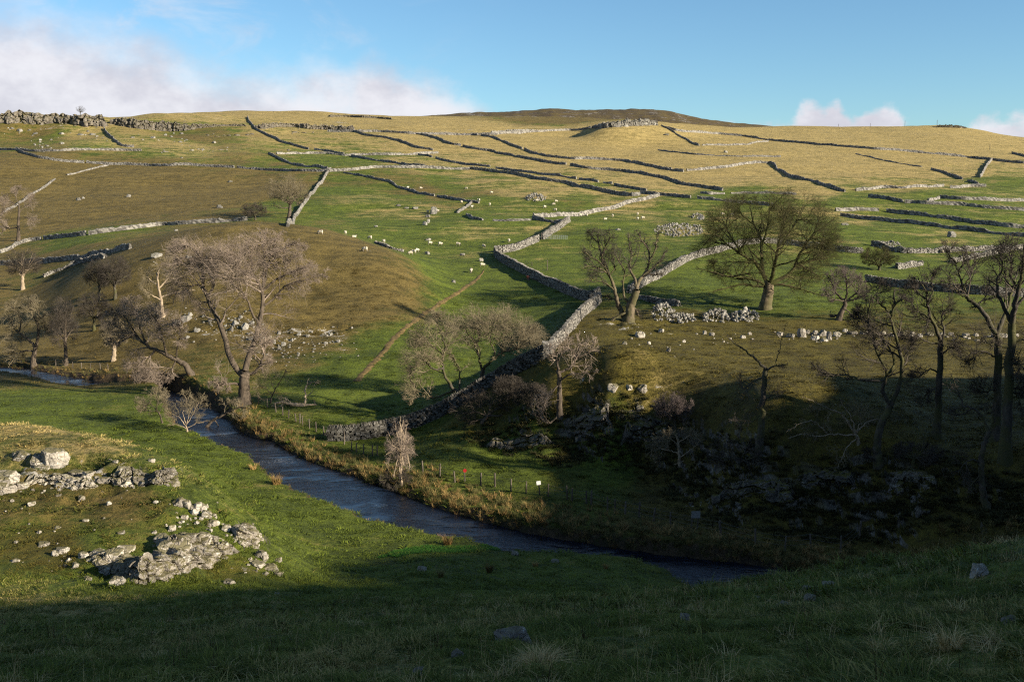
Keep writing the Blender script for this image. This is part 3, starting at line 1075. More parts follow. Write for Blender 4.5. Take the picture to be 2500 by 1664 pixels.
# ---- walls nearest the stream and the sycamore: single stones
wall('dark shaded dry stone wall dropping from behind the central tree to the stream fence',
     [('5', [(1555, 818), (1450, 872), (1350, 922), (1200, 985), (1050, 1085), (950, 1152), (800, 1225), (650, 1292), (500, 1342), (300, 1382), (100, 1402), (0, 1398)])], 1.6, 0, True, 1.0, M_WALLSHADE)
wall('bright stretch of dry stone wall from the field corner down to the central tree',
     [('5', [(1955, 400), (1900, 452), (1820, 515), (1760, 595), (1700, 665), (1610, 745), (1560, 812)])], 1.6, 0, True)
wall('shadowed dry stone wall above the sheep track, from the bend to the field corner',
     [('2', [(1145, 1032), (1150, 1050), (1180, 1082), (1250, 1122), (1350, 1172), (1450, 1222), (1550, 1264), (1650, 1312), (1750, 1350), (1810, 1358), (1855, 1332)])], 1.65, 0, True)
wall('sunlit dry stone wall from the field gate down to the sharp bend',
     [('2', [(1437, 948), (1350, 986), (1250, 1018), (1190, 1030), (1150, 1026)])], 1.6, 0, True, 1.15)
wall('short sunlit dry stone wall just above the field gate',
     [('2', [(1650, 818), (1600, 850), (1540, 888), (1485, 930), (1466, 938)])], 1.6, 0, True, 1.2)
wall('low dry stone wall behind the right hand bare trees, below the pale ruined walls',
     [('3', [(1340, 1145), (1500, 1167), (1700, 1192), (1900, 1212), (2100, 1227), (2352, 1240), (2500, 1250)])], 1.45, 0.12, True, 1.2)
wall('pale curving dry stone wall sweeping behind the big sycamore',
     [('3', [(-170, 1215), (-120, 1190), (0, 1130), (80, 1082), (180, 1022), (280, 982), (400, 957), (520, 922), (600, 902), (760, 898), (900, 915), (1030, 932), (1240, 958), (1320, 962)])], 1.35, 0.15, True, 1.25)
wall('tumbled low wall branching left from the sycamore wall into tree shade',
     [('3', [(-120, 1245), (-60, 1262), (0, 1280), (60, 1290), (160, 1300)])], 0.8, 0.5, True)
wall('ruined wall with gaps right of the round dark bush',
     [('3', [(1380, 912), (1470, 930), (1540, 958), (1620, 962), (1700, 960), (1880, 952), (2050, 948), (2352, 940)])], 1.3, 0.45, True, 1.3)
wall('broken pale wall rising to the right beneath the tall bare trees',
     [('3', [(1540, 1062), (1620, 1050), (1700, 1036)]), ('3', [(1890, 1025), (1980, 1005), (2060, 988), (2160, 965), (2250, 950)])], 1.2, 0.35, True, 1.3)
wall('rubble wall line along the left side of the brown knoll',
     [('1', [(300, 1195), (370, 1160), (450, 1138), (520, 1105), (600, 1087), (720, 1062)])], 1.0, 0.55, True, 1.4)
wall('low rubble line among the sheep on the knoll crest', [('2', [(330, 962), (380, 985), (440, 1003), (510, 1020)])], 0.6, 0.5, True, 1.3)
# ---- middle distance and hillside
wall('long pale wall climbing from the gate zigzag to the far field junction',
     [('2', [(2265, 640), (2180, 666), (2050, 692), (1900, 736), (1780, 762), (1650, 778), (1500, 784), (1405, 788)])], 1.7)
wall('dark short wall closing the zigzag above the gate', [('2', [(1402, 796), (1500, 817), (1600, 828), (1650, 815)])], 1.6)
wall('winding tumbledown wall crossing the sheep pasture', [('2', [(110, 482), (200, 497), (300, 517), (420, 542), (480, 582), (560, 602), (700, 637), (730, 642)]), ('2', [(750, 645), (800, 652), (920, 674), (1035, 690)])], 1.3, 0.25)
wall('crumbled hooked wall fold left of the zigzag wall', [('2', [(985, 684), (940, 722), (888, 757)]), ('2', [(950, 770), (1000, 800), (1060, 806)]), ('2', [(1130, 810), (1250, 812), (1390, 806)])], 1.1, 0.35)
wall('wall descending from the left end of the limestone scar', [('1', [(712, 182), (745, 226), (790, 271), (830, 299), (880, 307), (915, 307)])], 1.7)
wall('upper left wall running level below the cliff', [('1', [(0, 324), (110, 327), (250, 337), (400, 335), (480, 330), (600, 327), (720, 327), (860, 330), (965, 332)])], 1.5)
wall('long sagging wall across the left hillside above the brown field', [('1', [(110, 322), (170, 352), (260, 380), (350, 394), (450, 407), (575, 414)]), ('1', [(592, 414), (700, 422), (850, 426), (1000, 432), (1170, 434), (1300, 430), (1450, 440), (1600, 448)])], 1.5)
wall('level wall along the top edge of the brown field ending at the junction', [('1', [(1620, 447), (1750, 460), (1900, 468), (2050, 472), (2230, 472), (2270, 472)])], 1.5)
wall('wall continuing right from the junction in shallow steps', [('2', [(10, 474), (100, 470), (200, 463), (300, 447), (420, 446), (540, 448), (690, 450), (800, 457), (970, 460)])], 1.5)
wall('faint fallen wall in the brown field near its top', [('1', [(455, 498), (520, 486), (600, 464), (680, 442), (740, 432)])], 0.9, 0.4)
wall('ruined wall dropping down left towards the forked brown tree', [('1', [(375, 526), (330, 562), (270, 602), (200, 637), (130, 692), (30, 752)])], 1.2, 0.3)
wall('rough pale wall end at the left edge beside the brown tree', [('1', [(0, 1030), (80, 1002), (150, 962), (200, 947), (280, 940)])], 1.4, 0.1)
wall('long pale wall under the brown field, notched in its left third', [('1', [(302, 937), (400, 928), (500, 918), (585, 908)]), ('1', [(608, 906), (700, 892), (850, 872), (1000, 855), (1100, 840), (1250, 834), (1400, 824), (1550, 817), (1690, 807)])], 1.6)
wall('lower pale wall ending at the shoulder of the brown knoll', [('1', [(0, 1112), (150, 1102), (300, 1094), (400, 1085), (500, 1070), (600, 1054), (700, 1037), (800, 1017), (890, 1000)])], 1.6)
wall('steep wall dropping beside the lone hillside tree', [('1', [(2260, 462), (2210, 532), (2160, 592), (2110, 652), (2060, 722), (2010, 792), (1968, 850)])], 1.6)
wall('steep wall passing down through the middle of the scar', [('1', [(1690, 102), (1712, 142), (1742, 182), (1830, 227), (1920, 272), (2000, 292), (2110, 322)])], 1.6)
wall('pale short level wall forming the top of the small green field', [('1', [(1890, 354), (2000, 352), (2140, 351), (2280, 352)]), ('1', [(2150, 325), (2220, 330), (2270, 342), (2352, 358)])], 1.4)
wall('wall slanting down to the junction left of the small green field', [('1', [(1835, 352), (1900, 382), (1980, 417), (2060, 437), (2200, 447), (2240, 458)])], 1.5)
wall('highest of the slanting walls, left of centre below the crest', [('2', [(180, 202), (250, 224), (340, 237), (430, 250), (500, 267), (560, 292), (640, 317), (720, 329)])], 1.6)
wall('very long slanting wall from the crest wall to behind the sycamore top', [('2', [(560, 212), (640, 222), (720, 240), (800, 272), (850, 290), (910, 297)]), ('2', [(925, 302), (1000, 320), (1130, 337), (1250, 362), (1350, 382), (1500, 412), (1630, 427)]), ('2', [(1660, 432), (1760, 452), (1900, 464), (2050, 477), (2200, 502), (2330, 525)]), ('3', [(10, 478), (80, 492), (150, 517), (210, 532), (300, 542), (380, 552), (430, 564)])], 1.6)
wall('slanting wall starting right of centre at the crest wall', [('2', [(930, 222), (965, 225)]), ('2', [(985, 224), (1025, 227)]), ('2', [(1050, 227), (1120, 237), (1200, 267), (1280, 302), (1330, 320)]), ('2', [(1345, 324), (1400, 347), (1500, 372), (1600, 382), (1700, 390), (1750, 388), (1860, 392), (1950, 397), (2050, 404), (2150, 427), (2250, 447), (2352, 462)]), ('3', [(0, 414), (100, 434), (180, 444)])], 1.6)
wall('pale boundary wall along the foot of the crest, left and centre', [('2', [(0, 200), (200, 202), (350, 202), (560, 216), (700, 220), (850, 222), (1000, 224), (1150, 222), (1350, 208), (1500, 198), (1650, 192), (1800, 174)])], 1.8)
wall('long thin boundary wall along the foot of the right hand crest', [('3', [(60, 160), (130, 182), (250, 192), (400, 202), (560, 217), (690, 237), (800, 250), (1000, 267), (1200, 284), (1400, 300), (1600, 314), (1800, 332), (2000, 352), (2120, 364), (2200, 377), (2352, 390)])], 1.7)
wall('pale level wall below the highest slanting wall', [('2', [(0, 352), (130, 367), (230, 360), (420, 360), (600, 357), (755, 349)])], 1.5)
wall('dark wall just below the pale level wall', [('2', [(160, 367), (250, 387), (350, 402), (450, 414), (560, 432), (690, 447)])], 1.5)
wall('gappy slanting wall below the very long one', [('2', [(620, 360), (715, 376)]), ('2', [(740, 382), (850, 412), (900, 417), (1000, 432), (1110, 442)]), ('2', [(1150, 452), (1300, 472), (1450, 492), (1600, 507), (1700, 524)]), ('2', [(1720, 527), (1850, 547)]), ('2', [(1885, 552), (1945, 558)]), ('2', [(1960, 564), (2100, 592), (2180, 607)])], 1.4, 0.1)
wall('thick slanting wall bounding the top of the sheep pasture', [('2', [(970, 457), (1100, 472), (1250, 487), (1400, 517), (1500, 537), (1650, 557), (1800, 592), (1950, 622), (2070, 642), (2135, 636)])], 1.7)
wall('dark wall from the far junction towards the sycamore', [('2', [(2140, 620), (2200, 628), (2260, 634)]), ('3', [(0, 592), (120, 600), (225, 610)])], 1.5)
wall('dark low wall left behind the sycamore crown', [('3', [(268, 615), (350, 622), (430, 630), (520, 640), (640, 652), (760, 665)])], 1.5)
wall('pale tumbled walls above the sycamore crown', [('3', [(290, 580), (350, 588), (440, 585)]), ('3', [(480, 582), (560, 580), (700, 582), (900, 590)])], 1.2, 0.3)
wall('arched pale wall descending the right hillside to the wall knot', [('3', [(200, 437), (320, 428), (450, 417), (560, 397), (640, 387), (740, 387), (780, 432), (850, 472), (920, 490), (1000, 502), (1060, 527), (1140, 552), (1210, 572)])], 1.6)
wall('pale stepped wall along the bottom of the right golden slope', [('3', [(1280, 564), (1380, 557), (1450, 544), (1600, 550), (1750, 542), (1840, 537)]), ('3', [(1880, 547), (1950, 547), (2000, 537), (2110, 537)])], 1.5)
wall('old fallen wall on the golden slope under the small scarp', [('3', [(20, 304), (100, 317), (250, 334), (400, 342), (550, 347), (700, 347), (800, 347)])], 1.1, 0.3)
wall('wall dropping right from the small scarp on the crest', [('3', [(40, 150), (70, 165), (120, 192), (200, 237), (280, 277)]), ('3', [(300, 275), (450, 275), (600, 270), (720, 250)])], 1.3, 0.15)
wall('dark diagonal wall right, pointing at the pale corner wall', [('3', [(1760, 432), (1850, 452), (1960, 492)]), ('3', [(1995, 502), (2060, 522)])], 1.4)
wall('bright wall on the far right climbing to the boundary wall', [('3', [(2150, 367), (2110, 412), (2070, 480)])], 1.7)
wall('dark upper wall of the right hand lanes', [('3', [(1360, 606), (1480, 617), (1580, 640)]), ('3', [(1590, 642), (1650, 642), (1700, 647), (1820, 652), (1950, 657), (2100, 674), (2250, 684), (2352, 692)])], 1.6)
wall('straight dark wall top right of the lanes with a bright return', [('3', [(1740, 632), (1812, 616)]), ('3', [(1816, 612), (1950, 620), (2150, 627), (2352, 630)])], 1.5)
wall('short pale wall and gate gap right of the sycamore', [('3', [(1150, 692), (1300, 687), (1425, 694)])], 1.5)
wall('middle dark wall of the right hand lanes', [('3', [(1475, 697), (1600, 712), (1800, 737), (1950, 757), (2100, 777), (2250, 797), (2352, 802), (2450, 812)])], 1.6)
wall('lowest long dark wall of the right hand lanes', [('3', [(1180, 725), (1350, 747), (1500, 762), (1700, 782), (1900, 807), (2100, 832), (2352, 857), (2450, 867)])], 1.6)
wall('thin broken wall on the upper right golden slope', [('3', [(1280, 330), (1400, 358), (1500, 380), (1620, 400), (1700, 412)])], 0.9, 0.4)
wall('dark wall stub at the right edge below the crest', [('3', [(2275, 328), (2352, 345), (2450, 360)])], 1.7)


# ------------------------------------------------------------------ rocks
_ico = {}


def ico(sub):
    if sub not in _ico:
        bm = bmesh.new()
        bmesh.ops.create_icosphere(bm, subdivisions=sub, radius=1.0)
        V = np.array([v.co[:] for v in bm.verts])
        F = np.array([[v.index for v in f.verts] for f in bm.faces])
        bm.free()
        _ico[sub] = (V, F)
    return _ico[sub]


def rock_geo(seed, sub=3, p=5.0, cuts=9, rough=0.07):
    rg = np.random.default_rng(seed)
    V, F = ico(sub)
    D = V / (np.sum(np.abs(V) ** p, 1) ** (1 / p))[:, None]
    for _ in range(cuts):
        n = rg.normal(size=3)
        n /= np.linalg.norm(n)
        d = 0.72 + 0.35 * rg.random()
        s = D @ n
        D = D - np.maximum(s - d, 0)[:, None] * n
    x, y, z = D.T
    nz = pnoise(x * 1.7 + seed, y * 1.7 + z * 1.1, 40) * 1.4 + pnoise(x * 4 + z * 2, y * 4 - z * 3 + seed, 41) * 0.7 + pnoise(z * 7 + x * 3, x * 8 - y * 5, 42) * 0.35
    # horizontal bedding ledges
    led = np.abs(((z * 2.3 + 0.25 * pnoise(x * 1.3, y * 1.3, seed % 60)) % 1.0) - 0.5)
    D = D * (1 + rough * nz - 0.05 * np.exp(-(led / 0.10) ** 2))[:, None]
    return D * 0.5, F


ROCKS = {}


def rock_mesh(kind, i, mat):
    key = (kind, i, mat.name)
    if key not in ROCKS:
        sub = {'near': 4, 'mid': 3, 'far': 2, 'tiny': 1}[kind]
        V, F = rock_geo(11 * i + 5, sub, 4.5 + (i % 3) * 1.6, 7, {'near': 0.075, 'mid': 0.085, 'far': 0.09, 'tiny': 0.06}[kind])
        ROCKS[key] = mesh_np('rock_block', V, F, [mat], False)
    return ROCKS[key]


rrg = np.random.default_rng(55)


def rock_at(name, z, cx, cy, w, h, kind='mid', mat=None, parent=None, sink=0.3, depth=None, rotz=None):
    """a block whose visible face covers w x h frame pixels centred on cx, cy."""
    (u, v), = px(z, [(cx, cy + 0.42 * h)])
    s = ZF[z][2]
    P = hit([(u, v)])[0]
    k = P[1] / FPX / s
    W, Hh = w * k * (1.35 if kind == 'near' and parent is not None else 1.05), h * k * (1.08 if kind == 'near' and parent is not None else 1.0)
    Dp = (depth or (0.65 + 0.35 * rrg.random())) * W
    me = rock_mesh(kind, int(rrg.integers(10)), mat or M_ROCK)
    o = bpy.data.objects.new(name, me)
    COL.objects.link(o)
    Ht = Hh * (1 + sink)
    loc = Vector((P[0], P[1] + 0.25 * Dp, P[2] + Ht * 0.5 - sink * Hh - 0.10 * Hh))
    o.rotation_euler = (0.22 * (rrg.random() - .5), 0.3 * (rrg.random() - .5), rotz if rotz is not None else ((0.5 if kind == 'near' else 0.9) * (rrg.random() - 0.5) + math.pi * int(rrg.integers(2))))
    o.scale = (W, Dp, Ht)
    if parent is not None:
        o.parent = parent
        loc = loc - parent.location
    o.location = loc
    return o


def outcrop(label, z, blocks, kind='mid', mat=None, name='limestone_outcrop', part='rock_block', cat='outcrop', group=None, sink=0.55):
    b0 = blocks[len(blocks) // 2]
    (u, v), = px(z, [(b0[0], b0[1] + b0[3] / 2)])
    root = empty(name, hit([(u, v)])[0])
    tag(root, label, cat, group)
    for b in blocks:
        rock_at(part, z, *b, kind=kind, mat=mat, parent=root, sink=sink)
    return root


def spread(blocks, n, seed, jx, jy, smin, smax):
    """smaller fragments strewn around listed blocks."""
    rg = np.random.default_rng(seed)
    out = []
    for _ in range(n):
        b = blocks[rg.integers(len(blocks))]
        w = smin + (smax - smin) * rg.random() ** 2
        out.append((b[0] + jx * rg.normal(), b[1] + b[3] * 0.4 + jy * rg.normal(), w, w * (0.5 + 0.3 * rg.random())))
    return out


def worley(x, y, seed):
    xi, yi = np.floor(x).astype(int), np.floor(y).astype(int)
    f1 = np.full(x.shape, 9.0)
    f2 = np.full(x.shape, 9.0)
    cid = np.zeros(x.shape)
    for dx in (-1, 0, 1):
        for dy in (-1, 0, 1):
            cx, cy = xi + dx, yi + dy
            h1 = np.modf(np.abs(np.sin(cx * 127.1 + cy * 311.7 + seed) * 43758.5453))[0]
            h2 = np.modf(np.abs(np.sin(cx * 269.5 + cy * 183.3 + seed * 1.7) * 24634.6345))[0]
            d = np.maximum(np.abs(x - cx - 0.15 - 0.7 * h1), np.abs(y - cy - 0.15 - 0.7 * h2)) * 0.6 + 0.4 * np.hypot(x - cx - 0.15 - 0.7 * h1, y - cy - 0.15 - 0.7 * h2)
            m = d < f1
            f2 = np.where(m, f1, np.minimum(f2, d))
            cid = np.where(m, np.modf(h1 * 7.31 + h2 * 3.77)[0], cid)
            f1 = np.minimum(f1, d)
    return f1, f2, cid


def rock_face(parent, z, pts, seed, mat, cell=(0.75, 0.5), back=0.9, top=1.3, sc=1.0, step=0.06):
    """a bedded, jointed limestone face following a ground line; pts are (x, y, height) in frame pixels."""
    P = hit(px(z, [(p[0], p[1]) for p in pts]))
    k = P[:, 1].mean() / FPX / ZF[z][2]
    hts = np.array([p[2] for p in pts]) * k
    Q, L = resample(np.concatenate([P[:, :2], hts[:, None]], 1), step * sc)
    Q[:, :2] = smooth_line(Q[:, :2], 12)
    n = len(Q)
    s_ = np.arange(n) * step            # in units of sc metres
    T = np.gradient(Q[:, :2], axis=0)
    T /= np.linalg.norm(T, axis=1)[:, None] + 1e-9
    T = smooth_line(T, 30)
    Nn = np.stack([T[:, 1], -T[:, 0]], 1)                     # outwards, to the camera side
    zb = smooth_line(H(Q[:, 0], Q[:, 1])[:, None], 10)[:, 0]
    hh = Q[:, 2] / sc * (1 + 0.25 * pnoise(s_ / 0.9, s_ * 0, seed) + 0.15 * pnoise(s_ / 0.35, s_ * 0, seed + 1))
    endf = np.clip(np.minimum(s_, s_[-1] - s_) / 0.6, 0, 1)
    hh = hh * endf
    rows = []
    m1, m2 = 24, 9
    for q in range(m1 + m2):
        if q < m1:
            t = q / (m1 - 1)
            zz = -0.35 + (hh + 0.35) * t
            inn = back * hh * (0.15 * t + 0.5 * t ** 3)
        else:
            t = (q - m1 + 1) / m2
            zz = hh - 0.25 * t ** 2 * hh
            inn = back * hh * 0.65 + top * t
        f1, f2, cid = worley(s_ / cell[0] + 0.35 * pnoise(s_ / 0.7, zz / 0.7, seed), (zz + zb * 0.2 / sc) / cell[1] + inn * 0.4 + 0.3 * pnoise(s_ / 1.1, zz, seed + 5), seed)
        g1, g2, c2 = worley(s_ / 0.28, (zz + inn) / 0.16, seed + 9)
        out = 0.42 * (cid - 0.4) - 0.28 * np.exp(-((f2 - f1) / 0.09) ** 2) + 0.07 * (c2 - 0.5) - 0.05 * np.exp(-((g2 - g1) / 0.12) ** 2)
        out = out * np.clip(hh / 0.8, 0.3, 1.2) + 0.08 * pnoise(s_ / 0.25, zz / 0.2, seed + 3)
        fade = 1.0 if q < m1 else 1 - 0.6 * (q - m1) / m2
        xy = Q[:, :2] + Nn * ((out * fade - inn) * sc)[:, None]
        zcur = zb + zz * sc
        if q >= m1:
            gz = H(xy[:, 0], xy[:, 1])
            t = (q - m1 + 1) / m2
            zcur = zcur * (1 - t ** 1.5) + (gz - 0.12 * sc) * t ** 1.5 + 0.10 * sc * (c2 - 0.5) * (1 - t)
        rows.append(np.concatenate([xy, zcur[:, None]], 1))
    R_ = m1 + m2
    V = np.stack(rows, 1).reshape(-1, 3) - np.array(parent.location)
    i = np.arange(n - 1)[:, None] * R_
    j = np.arange(R_ - 1)[None]
    F = np.stack([i + j, i + R_ + j, i + R_ + j + 1, i + j + 1], -1).reshape(-1, 4)
    return link('rock_face', mesh_np('rock_face', V, F, [mat], False), parent)


A1 = [(1110, 1160, 260, 160), (1300, 1145, 210, 150), (960, 1085, 230, 160), (885, 1010, 180, 120), (1060, 1010, 160, 100), (1180, 1035, 170, 110), (1380, 955, 300, 200), (1250, 1000, 150, 130),
      (1430, 1060, 170, 130), (1550, 1025, 190, 120), (1650, 1005, 150, 140), (1770, 950, 160, 140), (1620, 865, 150, 100), (1500, 860, 150, 90), (1850, 925, 130, 100), (1720, 880, 140, 100),
      (1440, 1125, 130, 80), (1050, 1205, 160, 70), (930, 1200, 140, 60), (760, 990, 120, 80), (660, 1000, 80, 70), (1300, 870, 130, 80), (830, 1090, 110, 70), (1180, 1120, 120, 90), (1000, 950, 120, 60)]
A1 = [(885, 1010, 130, 90), (1380, 940, 190, 110), (1620, 865, 110, 70), (1500, 860, 110, 60), (930, 1210, 90, 45), (760, 990, 90, 60), (660, 1000, 60, 50), (1300, 870, 100, 60), (830, 1100, 80, 50), (1000, 950, 100, 45), (1770, 930, 100, 70)]
oc = outcrop('big pale limestone outcrop at the lower left, cracked into blocks', 'c', A1 + spread(A1, 26, 1, 60, 30, 18, 50), 'near', M_ROCK)
rock_face(oc, 'c', [(690, 1040, 40), (790, 1090, 90), (880, 1160, 130), (980, 1222, 170), (1100, 1242, 190), (1250, 1228, 200), (1360, 1200, 200), (1450, 1150, 170), (1560, 1110, 160), (1690, 1085, 150), (1760, 1030, 120), (1870, 1000, 100), (1940, 975, 60)], 3, M_ROCK)
rock_face(oc, 'c', [(1240, 1000, 40), (1330, 985, 110), (1440, 975, 130), (1540, 950, 110), (1650, 930, 90), (1740, 900, 60), (1800, 880, 40)], 13, M_ROCK)
A2 = [(1950, 840, 160, 140), (2030, 870, 100, 170), (1980, 780, 150, 70), (1900, 800, 110, 80), (2080, 990, 130, 90), (2050, 1075, 120, 60), (2150, 1100, 110, 50), (2220, 1150, 80, 40)]
A2 = [(1980, 780, 100, 50), (1900, 800, 80, 60), (2080, 995, 90, 60), (2050, 1075, 90, 40), (2150, 1100, 80, 36), (2220, 1150, 60, 30)]
oc = outcrop('limestone nose at the right tip of the lower left outcrop', 'c', A2 + spread(A2, 24, 2, 60, 50, 14, 40), 'near', M_ROCK)
rock_face(oc, 'c', [(1850, 905, 50), (1920, 925, 110), (2000, 945, 160), (2060, 930, 160), (2085, 880, 120), (2090, 830, 60)], 23, M_ROCK)
A3 = [(900, 385, 170, 110), (970, 355, 190, 130), (1065, 350, 170, 130), (1180, 375, 130, 90), (1260, 370, 150, 110), (1335, 372, 130, 110), (1400, 375, 100, 120), (830, 395, 120, 70), (1010, 420, 120, 60), (1130, 420, 100, 60)]
A3 = [(970, 330, 110, 60), (1260, 350, 80, 50), (830, 400, 80, 45), (1010, 425, 80, 40), (1130, 425, 70, 40)]
oc = outcrop('upper ledge of pale limestone ending in a square nose, left foreground', 'c', A3 + spread(A3, 16, 3, 70, 25, 12, 34), 'near', M_ROCK)
rock_face(oc, 'c', [(800, 425, 40), (880, 440, 90), (960, 440, 120), (1050, 430, 120), (1150, 430, 95), (1250, 435, 105), (1340, 440, 110), (1410, 440, 120), (1440, 415, 100), (1445, 380, 50)], 33, M_ROCK)
A4 = [(230, 400, 140, 70), (320, 390, 150, 90), (420, 395, 160, 90), (560, 410, 160, 90), (650, 430, 150, 70), (730, 430, 140, 70), (480, 430, 120, 60), (600, 350, 120, 60), (700, 350, 100, 50), (170, 440, 110, 60), (380, 440, 120, 50)]
A4 = [(600, 350, 90, 45), (700, 350, 80, 40), (170, 445, 80, 45), (480, 440, 80, 40)]
oc = outcrop('mossy stepped limestone band left of the square nosed ledge', 'c', A4 + spread(A4, 34, 4, 110, 30, 12, 40), 'near', M_ROCK)
rock_face(oc, 'c', [(150, 470, 30), (230, 450, 70), (340, 440, 85), (450, 445, 80), (560, 465, 85), (660, 470, 80), (750, 465, 65), (810, 450, 40)], 43, M_ROCK, (0.9, 0.32))
outcrop('rounded limestone block cut by the left edge of the picture', 'c', [(30, 400, 180, 130), (60, 470, 120, 70), (-40, 440, 160, 140), (20, 350, 90, 60)], 'near', M_ROCK)
rk = outcrop('bright limestone knob above the mossy band, with a darker one beside it', 'c', [(425, 225, 170, 120), (300, 240, 120, 90), (480, 260, 80, 60), (340, 290, 90, 40)], 'near', M_ROCK)
outcrop('small limestone knob at the far left of the mound top', 'c', [(165, 200, 100, 50), (120, 195, 50, 30)], 'near', M_ROCK)
outcrop('little white stones on the mound crest above the square nosed ledge', 'c', [(870, 240, 50, 25), (920, 250, 50, 28), (1205, 240, 55, 25)], 'mid', M_ROCK)
A5 = [(1430, 570, 110, 60), (1490, 590, 70, 70), (1580, 610, 110, 60), (1640, 670, 100, 60), (1550, 650, 70, 50), (1700, 740, 90, 50), (1470, 690, 60, 40), (1370, 780, 60, 50), (1800, 780, 90, 50)]
outcrop('scatter of weathered limestone climbing the right flank of the mound', 'c', A5 + spread(A5, 40, 5, 70, 50, 14, 45), 'mid', M_ROCK)
A6 = [(650, 540, 60, 40), (870, 580, 40, 30), (680, 720, 50, 25), (450, 775, 60, 20), (310, 810, 40, 25), (125, 890, 30, 22), (960, 815, 60, 22), (90, 560, 30, 25), (250, 585, 60, 35), (545, 1035, 45, 35), (600, 1075, 60, 35), (700, 1185, 70, 30), (340, 910, 90, 30), (480, 960, 110, 40), (430, 980, 60, 50), (110, 1040, 70, 22), (1240, 570, 40, 30), (520, 1080, 40, 25), (1830, 1210, 90, 30), (2215, 1305, 50, 30)]
outcrop('loose pale stones lying about the turf of the left mound', 'c', A6 + spread(A6, 30, 6, 120, 60, 10, 26), 'mid', M_ROCK, name='loose_stones', part='stone', cat='stones')

# scar along the top left skyline
def scar(label, base, tops, seed, wpx, mat=M_SCAR, rows=1, kind='far', name='limestone_scar'):
    rg = np.random.default_rng(seed)
    z, b = base
    bx, by = zip(*b)
    tx, ty = zip(*tops)
    root = empty(name, hit(px(z, [b[len(b) // 2]]))[0])
    tag(root, label, 'cliff', 'limestone scars along the crest')
    xs = np.linspace(bx[0], bx[-1], max(6, int((bx[-1] - bx[0]) / 25)))
    pts = [(x, np.interp(x, bx, by), max(5, np.interp(x, bx, by) - np.interp(x, tx, ty)) * (0.85 + 0.25 * rg.random())) for x in xs]
    hm = np.mean([p[2] for p in pts]) * 620 / FPX / ZF[z][2]
    rock_face(root, z, pts, 50 + seed, mat, (0.55, 0.9), 0.5, 0.9, max(1.6, hm * 0.8), 0.15)
    x = bx[0]
    while x < bx[-1]:
        w = wpx * (0.6 + 0.9 * rg.random())
        yb = np.interp(x, bx, by)
        hgt = max(6, yb - np.interp(x, tx, ty)) * (0.45 + 0.4 * rg.random())
        rock_at('rock_buttress', z, x, yb - hgt * 0.5, w * 1.3, hgt, kind, mat, root, 0.35, 0.8)
        x += w * (1.6 + 1.5 * rg.random())
    return root


scar('grey limestone cliff along the left skyline', ('1', [(-30, 150), (150, 142), (250, 152), (400, 142), (500, 152), (560, 166), (700, 170), (740, 160)]), [(-30, 62), (150, 64), (300, 72), (500, 84), (740, 88)], 1, 34)
scar('lower limestone scar right of the cliff foot wall', ('1', [(770, 150), (900, 175), (1000, 186), (1100, 196), (1220, 200), (1290, 190), (1400, 172), (1550, 162), (1690, 165)]), [(770, 98), (900, 112), (1100, 132), (1300, 148), (1690, 148)], 2, 30)
scar('low limestone scar between the steep wall and the first slanting wall', ('1', [(1750, 175), (1800, 182), (1900, 168), (2000, 168), (2100, 182), (2250, 190), (2420, 194)]), [(1750, 150), (1900, 138), (2000, 142), (2200, 155), (2420, 165)], 3, 26)
scar('thin pale ledge high on the crest, left of centre', ('2', [(20, 100), (120, 98), (220, 104), (330, 110), (440, 118)]), [(20, 84), (220, 88), (440, 106)], 4, 18)
scar('bright limestone scarp on the crest right of centre', ('2', [(1800, 178), (1900, 176), (2000, 168), (2100, 162), (2200, 158), (2262, 158)]), [(1800, 160), (1900, 134), (2000, 122), (2200, 116), (2262, 126)], 5, 26, M_ROCKBARE)
scar('broken rocks along the crest wall left of the bright scarp', ('2', [(1130, 218), (1200, 206), (1300, 200), (1420, 192)]), [(1130, 200), (1200, 190), (1300, 184), (1420, 182)], 6, 18, M_ROCKBARE)
scar('dark rocky knob on the right hand skyline', ('3', [(1790, 158), (1840, 160), (1900, 162), (1990, 166)]), [(1790, 148), (1840, 142), (1920, 144), (1990, 156)], 7, 20)

# rocks of the bench and scar right of the stream
B1 = [(230, 1225, 81, 89), (290, 1215, 38, 42), (352, 1220, 47, 42), (430, 1225, 94, 60), (490, 1255, 55, 89), (560, 1238, 76, 51), (360, 1275, 76, 51), (440, 1290, 68, 36), (120, 1250, 85, 42), (20, 1232, 60, 38)]
outcrop('row of pale limestone blocks on the bench with one round boulder', 'd', B1 + spread(B1, 14, 11, 60, 22, 14, 34), 'mid', M_ROCK)
B2 = [(640, 1200, 48, 40), (710, 1225, 96, 40), (820, 1222, 72, 35), (1000, 1225, 68, 44), (1120, 1240, 56, 40), (1200, 1232, 64, 40), (1285, 1235, 48, 52), (1360, 1245, 48, 40), (1450, 1235, 72, 35), (1570, 1232, 56, 32), (1650, 1232, 48, 29), (1800, 1242, 64, 35), (1900, 1240, 48, 32), (2150, 1248, 96, 48), (2060, 1240, 48, 32), (2280, 1245, 48, 32)]
outcrop('long broken limestone kerb behind the tall bare trees', 'd', B2 + spread(B2, 26, 12, 60, 22, 14, 36), 'mid', M_ROCK)
B3 = [(1790, 1265, 49, 63), (1905, 1260, 67, 85), (1990, 1200, 49, 54), (1795, 1390, 31, 41), (1860, 1180, 54, 36)]
oc = outcrop('limestone face in shade right of the central leaning tree', '5', B3 + spread(B3, 5, 31, 60, 30, 16, 40), 'mid', M_CRAG, sink=0.8)
